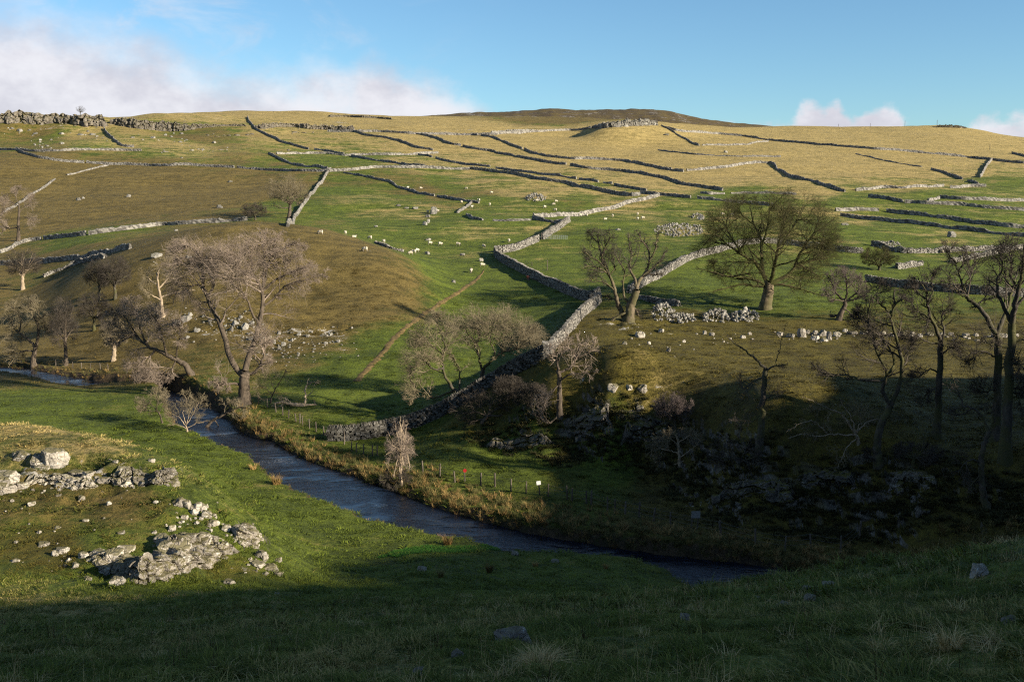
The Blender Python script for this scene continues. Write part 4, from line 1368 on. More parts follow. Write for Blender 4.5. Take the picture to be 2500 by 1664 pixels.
rock_face(oc, '5', [(1680, 1330, 50), (1740, 1345, 120), (1800, 1340, 130), (1880, 1350, 170), (1960, 1350, 180), (2020, 1330, 110), (2070, 1300, 50)], 61, M_CRAG, (0.8, 0.55), 0.6, 1.2, 1.5, 0.11)
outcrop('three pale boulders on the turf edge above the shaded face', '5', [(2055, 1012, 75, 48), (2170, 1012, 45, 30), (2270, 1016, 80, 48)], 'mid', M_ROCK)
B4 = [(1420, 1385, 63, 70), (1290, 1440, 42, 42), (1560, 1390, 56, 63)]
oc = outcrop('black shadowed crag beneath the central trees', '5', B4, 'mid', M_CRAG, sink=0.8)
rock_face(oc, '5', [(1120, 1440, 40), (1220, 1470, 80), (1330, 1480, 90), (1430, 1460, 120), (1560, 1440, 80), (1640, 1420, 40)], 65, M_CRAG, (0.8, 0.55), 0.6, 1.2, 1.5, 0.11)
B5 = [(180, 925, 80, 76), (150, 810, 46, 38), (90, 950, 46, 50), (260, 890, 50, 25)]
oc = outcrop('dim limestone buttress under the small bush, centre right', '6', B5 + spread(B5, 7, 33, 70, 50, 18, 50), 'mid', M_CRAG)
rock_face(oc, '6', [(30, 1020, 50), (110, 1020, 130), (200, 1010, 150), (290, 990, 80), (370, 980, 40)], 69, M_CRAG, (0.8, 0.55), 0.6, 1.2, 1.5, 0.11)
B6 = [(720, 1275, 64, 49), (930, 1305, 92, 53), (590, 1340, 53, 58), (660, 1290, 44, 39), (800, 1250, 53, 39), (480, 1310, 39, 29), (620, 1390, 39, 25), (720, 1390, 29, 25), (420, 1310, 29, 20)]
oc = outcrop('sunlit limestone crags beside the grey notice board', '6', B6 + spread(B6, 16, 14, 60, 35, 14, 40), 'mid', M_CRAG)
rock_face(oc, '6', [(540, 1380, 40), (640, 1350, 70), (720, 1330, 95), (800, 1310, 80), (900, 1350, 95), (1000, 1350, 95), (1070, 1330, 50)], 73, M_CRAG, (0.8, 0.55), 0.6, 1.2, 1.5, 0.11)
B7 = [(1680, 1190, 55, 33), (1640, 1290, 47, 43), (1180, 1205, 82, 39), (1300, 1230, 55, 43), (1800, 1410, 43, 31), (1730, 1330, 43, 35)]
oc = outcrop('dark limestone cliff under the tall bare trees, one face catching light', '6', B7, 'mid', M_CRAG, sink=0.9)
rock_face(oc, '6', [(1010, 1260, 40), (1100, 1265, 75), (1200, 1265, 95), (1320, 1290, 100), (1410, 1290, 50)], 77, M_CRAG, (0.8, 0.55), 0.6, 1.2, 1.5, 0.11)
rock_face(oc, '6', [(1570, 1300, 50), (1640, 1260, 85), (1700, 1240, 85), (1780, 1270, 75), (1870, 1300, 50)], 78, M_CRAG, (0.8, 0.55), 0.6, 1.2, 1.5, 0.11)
B8 = [(150, 390, 54, 42), (270, 370, 36, 24), (520, 380, 24, 24), (560, 390, 30, 24), (740, 405, 30, 20), (780, 385, 24, 18), (310, 480, 24, 24), (60, 440, 30, 20), (400, 430, 18, 18), (200, 440, 20, 18)]
outcrop('bits of limestone poking from the rough bank below the stone heap', '6', B8 + spread(B8, 22, 15, 70, 35, 7, 18), 'mid', M_ROCK, name='loose_stones', part='stone', cat='stones')
# knoll on the left: rocks behind the big tree
K1 = [(650, 720, 45, 40), (720, 740, 50, 45), (620, 760, 30, 30), (770, 720, 35, 30), (690, 680, 25, 20), (760, 830, 35, 30), (470, 700, 30, 35), (560, 700, 25, 20)]
outcrop('limestone rubble behind the fork of the big left tree', 'a', K1 + spread(K1, 120, 21, 60, 40, 6, 22), 'mid', M_ROCKBARE)
K2 = [(960, 790, 30, 25), (920, 850, 30, 30), (990, 870, 35, 30), (1050, 840, 25, 25), (960, 900, 30, 25), (1100, 800, 30, 20), (1160, 810, 30, 20), (1330, 800, 25, 18), (1380, 850, 30, 20), (1290, 860, 30, 18), (1100, 950, 20, 12), (1210, 905, 20, 12)]
outcrop('scree of pale stones on the foot of the brown knoll', 'a', K2 + spread(K2, 170, 22, 75, 45, 5, 20), 'mid', M_ROCKBARE)
K3 = [(300, 690, 70, 42), (230, 720, 63, 35), (330, 660, 35, 28), (380, 770, 42, 28), (310, 820, 28, 24), (100, 240, 42, 28), (320, 250, 42, 21)]
outcrop('slanting pale slab left of the big tree on the brown knoll', 'a', K3 + spread(K3, 16, 23, 50, 40, 8, 20), 'mid', M_ROCKBARE)

# stones fallen from the scar
G1 = [(80, 175, 26, 14), (135, 190, 36, 20), (200, 188, 22, 10), (240, 210, 30, 14), (420, 212, 34, 14), (545, 218, 40, 14), (600, 196, 22, 12), (630, 216, 40, 14), (660, 230, 20, 10), (275, 255, 18, 14), (235, 285, 14, 10), (425, 278, 24, 14), (320, 297, 24, 12), (285, 302, 14, 10)]
outcrop('pale stones strewn on the slope below the left cliff', '1', G1 + spread(G1, 30, 41, 60, 20, 6, 16), 'far', M_ROCKBARE, name='loose_stones', part='stone', cat='stones')
G2 = [(905, 238, 26, 10), (1045, 238, 32, 16), (1130, 220, 18, 14), (1170, 232, 18, 10), (1240, 212, 24, 12), (1230, 268, 28, 12), (1270, 255, 20, 10), (1460, 272, 34, 14), (1240, 378, 22, 8), (1310, 326, 30, 8), (1380, 322, 30, 8), (1130, 335, 40, 8), (1510, 322, 40, 6)]
outcrop('pale stones strewn below the lower scar', '1', G2 + spread(G2, 24, 42, 60, 18, 6, 14), 'far', M_ROCKBARE, name='loose_stones', part='stone', cat='stones')
G3 = [(1480, 230, 30, 10), (1560, 225, 30, 10), (1620, 222, 34, 12), (1690, 220, 36, 12), (1720, 214, 26, 10), (1420, 222, 22, 8), (2010, 202, 40, 10), (2080, 205, 30, 8), (1970, 325, 18, 12)]
outcrop('dark stony patch under the steep wall gap in the scar', '1', G3 + spread(G3, 22, 43, 40, 10, 5, 12), 'far', M_SCAR, name='loose_stones', part='stone', cat='stones')

# heaps of stones
def heap(label, z, cx, cy, w, h, n, s, seed, tall, mat=M_ROCKBARE):
    s = s * 0.85
    n = int(n * 1.3)
    rg = np.random.default_rng(seed)
    pts = np.stack([cx + w * 0.5 * rg.uniform(-1, 1, n), cy + h * 0.5 * rg.uniform(-1, 1, n)], 1)
    e = ((pts[:, 0] - cx) / (w / 2)) ** 2 + ((pts[:, 1] - cy) / (h / 2)) ** 2
    pts, e = pts[e < 1.1], e[e < 1.1]
    P = hit(px(z, [tuple(p) for p in pts]))
    root = empty('stone_heap', P.mean(0))
    tag(root, label, 'stone heap', 'heaps of cleared stones')
    for p, ee in zip(P, e):
        me = rock_mesh('tiny', int(rg.integers(10)), mat)
        o = bpy.data.objects.new('stone', me)
        COL.objects.link(o)
        o.parent = root
        sz = s * (0.45 + 1.1 * rg.random() ** 1.5)
        o.scale = (sz * 1.2, sz, sz * 0.8)
        o.rotation_euler = rg.uniform(0, 6.28, 3)
        o.location = Vector(p) + Vector((0, 0, tall * max(0, 1 - ee) * rg.random() ** 0.5 + 0.1 * sz)) - root.location
    return root


heap('tall pile of pale stones at the left end of the rubble row', '3', 45, 1350, 150, 90, 90, 0.55, 1, 1.8)
heap('low middle part of the rubble row, below the sycamore shadow', '3', 170, 1380, 170, 60, 75, 0.55, 2, 0.7)
heap('wide mound of rounded stones left of the sycamore foot', '3', 390, 1372, 200, 70, 95, 0.55, 3, 1.2)
heap('right hand mound of the rubble row nearest the sycamore trunk', '3', 570, 1370, 180, 66, 85, 0.6, 4, 1.2)
heap('flat oval spread of grey stones in the field behind the pollards', '3', 150, 815, 310, 85, 260, 0.6, 5, 0.7)
heap('ruined square stone hut beside grazing sheep', '2', 1420, 655, 140, 44, 120, 0.75, 6, 1.7)
heap('small pile of stones left of the sycamore top', '3', 265, 728, 90, 26, 40, 0.6, 7, 0.9)
heap('grey stone heap behind the round dark bush', '3', 1480, 912, 180, 40, 110, 0.6, 8, 1.0)

# single boulders
BOULD = [
    ('2', 727, 738, 48, 58, 'tall dark pointed boulder in the sheep pasture'), ('2', 684, 775, 30, 22, 'small squat boulder with a sheep behind it'),
    ('2', 664, 826, 34, 28, 'pale boulder left of a second one below the pointed boulder'), ('2', 687, 812, 20, 30, 'narrow upright boulder touching a pale one'),
    ('2', 600, 722, 40, 18, 'flat boulder left of the pointed one'), ('2', 535, 720, 34, 12, 'low flat slab left of the flat boulder'),
    ('2', 482, 702, 28, 14, 'leftmost small slab of the boulder row'), ('2', 328, 847, 24, 14, 'single small stone above the knoll sheep'),
    ('2', 688, 935, 36, 16, 'flat grey boulder above the three grazing sheep'), ('2', 680, 1028, 30, 22, 'dark boulder right of the sheep trio'),
    ('2', 920, 1040, 34, 20, 'grey boulder on the grass left of the wall bend'), ('2', 861, 1222, 30, 18, 'pale stone beside the worn track'),
    ('2', 1050, 1075, 30, 24, 'dark low mound by the head of the worn track'), ('3', 1892, 842, 52, 40, 'round boulder below the right hand lanes'),
    ('3', 291, 735, 36, 30, 'dark cube of rock left of the sycamore crown'), ('1', 534, 661, 34, 20, 'white boulder in the middle of the brown field'),
    ('1', 568, 652, 20, 14, 'smaller white stone behind the brown field boulder'), ('1', 875, 638, 26, 20, 'lone white boulder right of centre of the brown field'),
    ('1', 1500, 711, 40, 24, 'grey boulder near the dark bush in the brown field'), ('1', 1570, 540, 30, 14, 'flat grey slab high in the brown field'),
    ('1', 1066, 1045, 70, 36, 'blocky grey rock on the left shoulder of the knoll'), ('1', 1200, 873, 26, 12, 'pair of white stones below the long pale wall'),
    ('3', 1210, 775, 40, 16, 'flat rock just right of the sycamore crown'), ('2', 1985, 868, 30, 16, 'slab above the left pollard'),
    ('8', 1078, 824, 46, 26, 'wet stone sticking out of the stream'), ('8', 1308, 870, 46, 20, 'dark wet stone near the near bank of the stream'),
    ('8', 540, 912, 50, 30, 'dark stone in the little green inlet'), ('7', 1868, 555, 20, 12, 'tiny dark stone in mid stream'),
    ('3', 450, 315, 24, 14, 'small cairn on the golden slope'), ('3', 68, 205, 36, 12, 'flat white rock under the bright scarp'),
]
for z, cx, cy, w, h, lab in BOULD:
    o = rock_at('boulder', z, cx, cy, w, h, 'mid', M_ROCKBARE, None, 0.25)
    tag(o, lab, 'boulder', 'boulders lying in the fields')
for z, cx, cy, w, h, lab in [('8', 1070, 1300, 230, 90, 'long pale rock half buried in mossy foreground turf'), ('9', 2105, 690, 90, 70, 'white topped rock standing in the right foreground grass'),
                             ('9', 1245, 772, 90, 30, 'flat pale stone on the mossy hump, right foreground'), ('9', 965, 895, 90, 50, 'broken stone in a dark hollow, right foreground'),
                             ('9', 1105, 785, 45, 22, 'small pale chip left of the mossy hump'), ('8', 2055, 1195, 60, 60, 'dark round stone in the middle foreground grass'),
                             ('8', 745, 1400, 70, 44, 'dark rough stone left of the long pale rock'), ('8', 520, 1510, 70, 60, 'black stump like stone at the bottom edge'), ('9', 830, 848, 50, 24, 'low grey stone left of the hollow'), ('9', 1130, 845, 70, 40, 'brown stone below the mossy hump'),
                             ('9', 2290, 975, 90, 40, 'half hidden stone at the far right of the foreground')]:
    o = rock_at('rock', z, cx, cy, w, h, 'near', M_ROCKBARE, None, 0.45)
    tag(o, lab, 'rock', 'rocks in the foreground turf')


# ------------------------------------------------------------------ trees
def bark_material(name, dark, light, green=None, scale=1.0):
    m, t, bs = new_mat(name)
    geo = t.node('ShaderNodeNewGeometry')
    pos = geo.outputs['Position']
    n1 = t.noise(t.scalevec(pos, (1, 1, 0.3)), 3.5 * scale, 5, 0.65, 0.5)
    n2 = t.noise(pos, 0.5, 4, 0.6)
    col = t.mix(t.remap(n1, 0.3, 0.7), dark, light)
    if green:
        col = t.mix(t.remap(n2, 0.42, 0.6), col, green)
    t.l.new(col, bs.inputs['Base Color'])
    bump(t, bs, n1, 0.8, 0.06)
    return m


M_BARK_DARK = bark_material('dark_bark', (0.030, 0.026, 0.021), (0.085, 0.072, 0.055), (0.060, 0.058, 0.022))
M_BARK_BROWN = bark_material('brown_bark', (0.040, 0.032, 0.024), (0.11, 0.085, 0.06))
M_BARK_PALE = bark_material('pale_bark', (0.16, 0.125, 0.085), (0.36, 0.28, 0.19))
M_BARK_SYC = bark_material('sycamore_bark', (0.060, 0.047, 0.029), (0.20, 0.155, 0.098), (0.085, 0.075, 0.036))
M_TWIG_PALE = bark_material('pale_twigs', (0.135, 0.105, 0.080), (0.285, 0.225, 0.175), None, 0.3)
M_TWIG_TAN = bark_material('tan_twigs', (0.105, 0.087, 0.052), (0.225, 0.185, 0.115), None, 0.3)
M_TWIG_DARK = bark_material('dark_twigs', (0.032, 0.027, 0.022), (0.080, 0.066, 0.050), None, 0.3)
M_TWIG_OLIVE = bark_material('olive_twigs', (0.026, 0.023, 0.010), (0.068, 0.056, 0.024), (0.050, 0.052, 0.013), 0.3)
M_TWIG_PLUM = bark_material('plum_twigs', (0.060, 0.046, 0.042), (0.135, 0.105, 0.092), None, 0.3)


def catmull(P, k):
    P = np.asarray(P, float)
    n = len(P)
    if n == 2:
        t = np.linspace(0, 1, k)[:, None]
        return P[0] * (1 - t) + P[1] * t
    Q = np.concatenate([[2 * P[0] - P[1]], P, [2 * P[-1] - P[-2]]])
    s = np.linspace(0, n - 1 - 1e-6, k)
    i = s.astype(int)
    f = (s - i)[:, None]
    a, b, c, d = Q[i], Q[i + 1], Q[i + 2], Q[i + 3]
    return 0.5 * (2 * b + (c - a) * f + (2 * a - 5 * b + 4 * c - d) * f ** 2 + (3 * b - a - 3 * c + d) * f ** 3)


def tubes(P, Rr, sides):
    """P (n,k,3), Rr (n,k) -> verts, quads."""
    n, k, _ = P.shape
    T = np.gradient(P, axis=1)
    T /= np.linalg.norm(T, axis=2, keepdims=True) + 1e-9
    ref = np.where(np.abs(T[:, :1, 2:3]) < 0.9, np.array([0., 0, 1]), np.array([1., 0, 0]))
    ref = np.broadcast_to(ref, T.shape)
    A = np.cross(T, ref)
    A /= np.linalg.norm(A, axis=2, keepdims=True) + 1e-9
    B = np.cross(T, A)
    ang = np.linspace(0, 2 * np.pi, sides, endpoint=False)
    ring = A[:, :, None, :] * np.cos(ang)[:, None] + B[:, :, None, :] * np.sin(ang)[:, None]
    V = P[:, :, None, :] + ring * Rr[:, :, None, None]
    V = V.reshape(-1, 3)
    b = (np.arange(n) * k * sides)[:, None, None] + (np.arange(k - 1) * sides)[None, :, None]
    j = np.arange(sides)[None, None, :]
    jn = (j + 1) % sides
    F = np.stack([b + j, b + jn, b + sides + jn, b + sides + j], -1).reshape(-1, 4)
    return V, F


def exit_dist(S, D, env):
    best = np.zeros(len(S))
    for c, ax in env:
        o = (S - c) / ax
        d = D / ax
        a = (d * d).sum(1)
        b = (o * d).sum(1)
        cc = (o * o).sum(1) - 1
        disc = b * b - a * cc
        t = np.where(disc > 0, (-b + np.sqrt(np.maximum(disc, 0))) / a, 0)
        best = np.maximum(best, t)
    return best


def spawn(P, Rr, m, rg, t0=0.25, ang=(35, 65), L=2.0, rfac=0.6, rmax=9, rtip=0.006, k=5, trop=(0, 0, 0.1), wig=0.25, env=None, tmax=1.0, taper=0.55):
    n, kk, _ = P.shape
    idx = np.repeat(np.arange(n), m)
    N = n * m
    t = t0 + (tmax - t0) * ((np.tile(np.arange(m), n) + rg.random(N)) / m)
    f = t * (kk - 1)
    i = np.minimum(f.astype(int), kk - 2)
    fr = (f - i)[:, None]
    S = P[idx, i] * (1 - fr) + P[idx, i + 1] * fr
    rp = Rr[idx, i] * (1 - fr[:, 0]) + Rr[idx, i + 1] * fr[:, 0]
    T = P[idx, i + 1] - P[idx, i]
    T /= np.linalg.norm(T, axis=1)[:, None] + 1e-9
    rv = rg.normal(size=(N, 3))
    pr = rv - (rv * T).sum(1)[:, None] * T
    pr /= np.linalg.norm(pr, axis=1)[:, None] + 1e-9
    a = np.radians(rg.uniform(ang[0], ang[1], N))[:, None]
    D = np.cos(a) * T + np.sin(a) * pr
    plen = np.linalg.norm(np.diff(P, axis=1), axis=2).sum(1)[idx]
    ll = np.minimum(L * (0.55 + 0.9 * rg.random(N)), 0.75 * plen) * (1.15 - taper * t)
    if env is not None:
        ex = exit_dist(S, D, env)
        ll = np.minimum(ll, np.maximum(rg.uniform(0.55, 1.18, N) * ex, 0.12 * L))
    r0 = np.minimum(rp * rfac, rmax)
    out = np.zeros((N, k, 3))
    out[:, 0] = S
    st = (ll / (k - 1))[:, None]
    d = D
    tr = np.asarray(trop, float)
    for q in range(1, k):
        out[:, q] = out[:, q - 1] + d * st
        d = d + wig * rg.normal(size=(N, 3)) + tr
        d = d / (np.linalg.norm(d, axis=1)[:, None] + 1e-9)
    tt = np.linspace(0, 1, k)[None]
    RR = np.maximum(r0[:, None] * (1 - tt) + np.minimum(rtip, r0)[:, None] * tt, 0.002)
    return out, RR


tree_seed = [500]
TREES = []


def tree(label, z, limbs, env=None, auto=None, lv=((9, 2.6), (7, 1.3), (6, 0.7)), trop=((0, 0, .12), (0, 0, .05), (0, 0, 0)), ang=((30, 65), (30, 65), (25, 60)), wig=(0.16, 0.22, 0.28),
         bark=None, twig=None, twr=0.010, name='bare_tree', cat='tree', group='bare trees of the valley', Y=None, flare=1.5, rscale=1.0, t0=(0.3, 0.15, 0.1), depthfac=0.9, k3=2, limb=None, reach=(0.80, 0.94), r2max=0.03, staged=False):
    tree_seed[0] += 1
    rg = np.random.default_rng(tree_seed[0])
    bark = bark or M_BARK_BROWN
    twig = twig or bark
    base = px(z, [limbs[0][0][0]])[0]
    G = hit([base])[0]
    if Y is not None:
        G = at(base[0], base[1], Y)
    Y0 = G[1]
    s = Y0 / FPX / ZF[z][2]                      # metres per frame pixel
    placed = []                                  # frame px, depth offset, radius
    LP, LR = [], []
    for li, (pts, r0, r1) in enumerate(limbs):
        if li == 0:
            d0 = 0.0
        else:
            arr = np.array([(a, b) for a, b, c in placed])
            q = np.argmin(((arr - np.array(pts[0])) ** 2).sum(1))
            d0 = placed[q][2]
            pts = [tuple(arr[q])] + list(pts[1:]) if ((arr[q] - np.array(pts[0])) ** 2).sum() < 60 ** 2 else pts
        ln = sum(math.dist(pts[i], pts[i + 1]) for i in range(len(pts) - 1)) * s
        d1 = d0 + (0 if li == 0 else rg.uniform(-0.55, 0.55) * ln)
        m = len(pts)
        offs = [d0 + (d1 - d0) * (i / (m - 1)) for i in range(m)]
        P = np.array([at(*px(z, [p])[0], Y0 + o) for p, o in zip(pts, offs)])
        k = 18
        C = catmull(P, k)
        C[1:-1] += rg.normal(size=(k - 2, 3)) * min(0.05, 0.012 * ln)
        rr = np.linspace(r0, r1, k) * rscale
        if li == 0:
            rr = rr * (1 + (flare - 1) * np.exp(-np.linspace(0, 1, k) * 7))
            C[0, 2] -= 0.5
        fx = catmull(np.array([(*p, o) for p, o in zip(pts, offs)]), k)
        placed += [tuple(f) for f in fx]
        LP.append(C), LR.append(rr)
    envs = None
    if env:
        envs = []
        for (ex, ey, rx, ry) in env:
            c = at(*px(z, [(ex, ey)])[0], Y0)
            envs.append((c, np.array([rx * s, max(rx, ry) * s * depthfac, ry * s])))
    nexp = len(LP)
    if auto:
        # limbs fanning out of the trunk into the crown envelope
        cnt, (ta, tb), r0, up = auto
        trunk = LP[0]
        for q in range(cnt):
            f = ta + (tb - ta) * (q + rg.random()) / cnt
            i = min(int(f * 17), 17)
            S = trunk[i]
            ce, ax = envs[rg.integers(len(envs))] if len(envs) > 1 else envs[0]
            ga = q * 2.39996 + rg.random() * 0.6
            h = 1 - 1.72 * (q + 0.5) / cnt
            tgt = ce + ax * np.array([math.sqrt(1 - h * h) * math.cos(ga), math.sqrt(1 - h * h) * math.sin(ga), h]) * rg.uniform(*reach)
            if staged and nexp > 1:
                # fork from the nearest of the great limbs, not from the bole
                cand = np.concatenate([LP[w][4:13] for w in range(1, nexp)] + [trunk[12:]])
                dd = np.linalg.norm(cand - tgt, axis=1) * rg.uniform(0.8, 1.25, len(cand))
                S = cand[np.argmin(dd)]
            mid = S * 0.5 + tgt * 0.5 + np.array([0, 0, 1]) * up * np.linalg.norm(tgt - S) + rg.normal(size=3) * 0.04 * np.linalg.norm(tgt - S)
            C = catmull(np.array([S, mid, tgt]), 18)
            C[2:-1] += np.cumsum(rg.normal(size=(15, 3)), 0) * 0.012 * np.linalg.norm(tgt - S) / 4
            ra = r0 * (0.75 + 0.5 * rg.random())
            LP.append(C), LR.append(np.linspace(ra, 0.03, 18) * rscale)
    P0, R0 = np.array(LP), np.array(LR)
    par = P0 if len(P0) == 1 else P0[1:] if auto else P0
    parR = R0 if len(P0) == 1 else R0[1:] if auto else R0
    if not auto and len(P0) > 1:
        # the trunk itself carries few boughs
        par, parR = P0[1:], R0[1:]
    far_t = Y0 > 185
    B1, RB1 = spawn(par, parR, lv[0][0], rg, t0[0], ang[0], lv[0][1], 0.62, 9, 0.014, 5 if far_t else 7, trop[0], wig[0], envs)
    B2, RB2 = spawn(B1, RB1, lv[1][0], rg, t0[1], ang[1], lv[1][1], 0.66, r2max, twr * 1.1, 3 if far_t else 4, trop[1], wig[1], envs)
    parts2 = [(B2, RB2, 3)]
    if len(lv) > 2:
        # twigs also from limb tips
        B3, RB3 = spawn(B2, np.maximum(RB2, twr), lv[2][0], rg, t0[2], ang[2], lv[2][1], 0.8, twr * 1.2, twr * 0.55, k3, trop[2], wig[2], envs)
        parts2.append((B3, RB3, 3))
    root = empty(name, G)
    tag(root, label, cat, group)
    org = np.array(G)

    def join(lst, nm, mat, smooth):
        Vs, Fs, o = [], [], 0
        for P, Rr, sd in lst:
            V, F = tubes(P - org, Rr, sd)
            Vs.append(V), Fs.append(F + o)
            o += len(V)
        me = mesh_np(nm, np.concatenate(Vs), np.concatenate(Fs), [mat], smooth)
        return link(nm, me, par_ob)
    par_ob = root
    tr_ob = join([(P0[:1], R0[:1], 12)], 'trunk', bark, True)
    par_ob = tr_ob
    for q in range(1, len(P0)):
        join([(P0[q:q + 1], R0[q:q + 1], 8)], 'limb', limb or bark, True)
    par_ob = root
    join([(B1, RB1, 3)] + parts2, 'crown', twig, True)
    return root


PT = dict(bark=M_BARK_BROWN, twig=M_TWIG_PALE)
# --- left bank
tree('biggest left hand tree, forked low, with a wide mass of pale drooping twigs', 'a',
     [([(715, 1300), (715, 1200), (718, 1100), (722, 1060)], 1.05, 0.80),
      ([(690, 1100), (650, 1030), (600, 920), (570, 800), (530, 690), (480, 600), (455, 540), (430, 470), (425, 400), (410, 300), (395, 230), (370, 170)], 0.58, 0.10),
      ([(470, 560), (480, 490), (500, 440), (480, 390), (450, 330), (470, 250)], 0.26, 0.06),
      ([(425, 400), (400, 340), (340, 310), (280, 290), (230, 260)], 0.20, 0.05),
      ([(430, 470), (360, 450), (300, 480), (240, 460)], 0.17, 0.05),
      ([(720, 1060), (740, 970), (790, 860), (815, 760), (830, 660), (848, 560), (838, 480), (800, 420), (765, 370), (770, 300), (740, 200), (720, 120)], 0.58, 0.09),
      ([(838, 480), (860, 420), (880, 320), (900, 250), (930, 160), (960, 90)], 0.28, 0.06),
      ([(800, 420), (720, 370), (680, 320), (640, 280), (600, 230)], 0.22, 0.05),
      ([(810, 720), (770, 640), (740, 560), (690, 490), (630, 450), (625, 390), (640, 320)], 0.24, 0.06),
      ([(850, 600), (890, 580), (930, 540), (990, 470), (1080, 430), (1200, 400), (1290, 370)], 0.24, 0.05),
      ([(840, 500), (930, 420), (1030, 370), (1120, 330), (1200, 300)], 0.22, 0.05),
      ([(750, 1100), (800, 1060), (845, 980), (865, 900), (880, 860)], 0.34, 0.14),
      ([(690, 1160), (620, 1150), (560, 1160), (490, 1130)], 0.28, 0.07),
      ([(900, 250), (980, 200), (1060, 170), (1130, 170)], 0.16, 0.04),
      ([(395, 230), (330, 180), (260, 160), (200, 200)], 0.16, 0.04),
      ([(838, 480), (850, 380), (860, 280), (850, 180), (860, 80)], 0.22, 0.05)],
     env=[(340, 260, 270, 230), (800, 260, 350, 240), (120, 470, 220, 220), (1020, 420, 240, 220), (1130, 350, 260, 110), (420, 600, 260, 260), (700, 900, 230, 260), (180, 420, 180, 200), (1020, 620, 170, 200)],
     lv=((19, 7.5), (11, 3.9), (6, 2.3)), trop=((0, 0, -.05), (0, 0, -.12), (0, 0, -.16)), twr=0.0115, rscale=0.72, **PT)
tree('low leaning tree spreading pale twigs over the stream, left of the biggest tree', '4',
     [([(1225, 1085), (1180, 1020), (1120, 985), (1060, 955)], 0.42, 0.30),
      ([(1060, 955), (1000, 925), (950, 905), (900, 865), (850, 825), (790, 800), (720, 760)], 0.30, 0.06),
      ([(950, 905), (900, 800), (880, 720), (860, 660), (830, 620)], 0.18, 0.04),
      ([(1060, 955), (1040, 860), (1010, 760), (960, 690)], 0.18, 0.04),
      ([(1000, 925), (960, 960), (900, 1000), (860, 1060)], 0.16, 0.04),
      ([(1120, 985), (1100, 1040), (1040, 1090), (1000, 1150)], 0.16, 0.04),
      ([(850, 825), (790, 860), (740, 880), (690, 870)], 0.12, 0.03),
      ([(900, 865), (800, 720), (740, 690), (670, 700)], 0.14, 0.03),
      ([(1120, 985), (1130, 900), (1150, 820), (1120, 740)], 0.14, 0.03)],
     env=[(880, 780, 250, 210), (980, 1010, 200, 150), (1060, 860, 170, 220), (760, 820, 130, 130)], lv=((15, 5.2), (11, 2.7), (6, 1.6)), trop=((0, 0, -.02), (0, 0, -.08), (0, 0, -.10)), twr=0.015, **PT)
tree('small pale bush rooted in the stream bed', '4', [([(1195, 1445), (1190, 1420), (1180, 1400)], 0.09, 0.07), ([(1185, 1410), (1140, 1350), (1090, 1330), (1060, 1290)], 0.05, 0.012), ([(1185, 1410), (1230, 1340), (1260, 1270), (1310, 1240)], 0.05, 0.012), ([(1185, 1410), (1170, 1320), (1190, 1250), (1170, 1200)], 0.05, 0.012), ([(1190, 1425), (1260, 1390), (1330, 1380)], 0.045, 0.012), ([(1190, 1425), (1120, 1400), (1070, 1400)], 0.045, 0.012), ([(1185, 1410), (1210, 1330), (1220, 1290)], 0.04, 0.012)],
     env=[(1130, 1310, 110, 90), (1250, 1290, 120, 100), (1190, 1250, 90, 80)], lv=((9, 1.9), (7, 1.0), (5, 0.55)), wig=(0.28, 0.3, 0.3), twr=0.009, bark=M_BARK_PALE, twig=M_TWIG_TAN, cat='bush', name='bare_bush')
tree('bent trunk leaning out of the stream below the biggest tree', '4', [([(1300, 1450), (1330, 1400), (1370, 1365), (1430, 1335)], 0.22, 0.14), ([(1430, 1335), (1480, 1310), (1540, 1290), (1600, 1300)], 0.12, 0.03), ([(1370, 1365), (1400, 1420), (1460, 1440), (1540, 1420)], 0.08, 0.02), ([(1430, 1335), (1440, 1280), (1500, 1240)], 0.08, 0.02)],
     env=[(1480, 1330, 170, 110)], lv=((9, 1.8), (7, 0.9), (5, 0.5)), trop=((0, 0, -.05), (0, 0, -.08), (0, 0, -.05)), twr=0.012, bark=M_BARK_BROWN, twig=M_TWIG_TAN)
tree('droopy bush overhanging the near bank of the stream', '4', [([(1035, 1390), (1020, 1340), (1000, 1310)], 0.10, 0.08), ([(1000, 1310), (960, 1270), (910, 1250)], 0.06, 0.015), ([(1000, 1310), (1000, 1230), (980, 1170)], 0.06, 0.015), ([(1010, 1330), (1050, 1260), (1060, 1200)], 0.05, 0.015), ([(1000, 1320), (930, 1310), (890, 1290)], 0.05, 0.015)],
     env=[(970, 1240, 120, 110)], lv=((11, 1.8), (8, 1.0), (5, 0.6)), trop=((0, 0, -.05), (0, 0, -.1), (0, 0, -.1)), twr=0.012, bark=M_BARK_BROWN, twig=M_TWIG_TAN, cat='bush', name='bare_bush')
tree('leftmost streamside tree with a dark crooked stem', '4',
     [([(215, 1030), (212, 980), (220, 930), (232, 890)], 0.42, 0.30), ([(232, 890), (245, 820), (240, 740), (270, 720), (285, 700)], 0.26, 0.06), ([(225, 910), (180, 860), (130, 820), (90, 790), (60, 720)], 0.22, 0.05), ([(220, 930), (160, 930), (110, 950), (60, 960)], 0.16, 0.04), ([(240, 760), (210, 700), (180, 640), (200, 600)], 0.15, 0.03), ([(130, 820), (130, 740), (110, 680), (60, 640)], 0.14, 0.03), ([(240, 800), (280, 770), (300, 800)], 0.1, 0.03)],
     env=[(160, 740, 170, 180), (90, 900, 130, 120)], lv=((12, 4.2), (9, 2.2), (6, 1.3)), trop=((0, 0, .0), (0, 0, -.06), (0, 0, -.06)), twr=0.015, bark=M_BARK_BROWN, twig=M_TWIG_TAN)
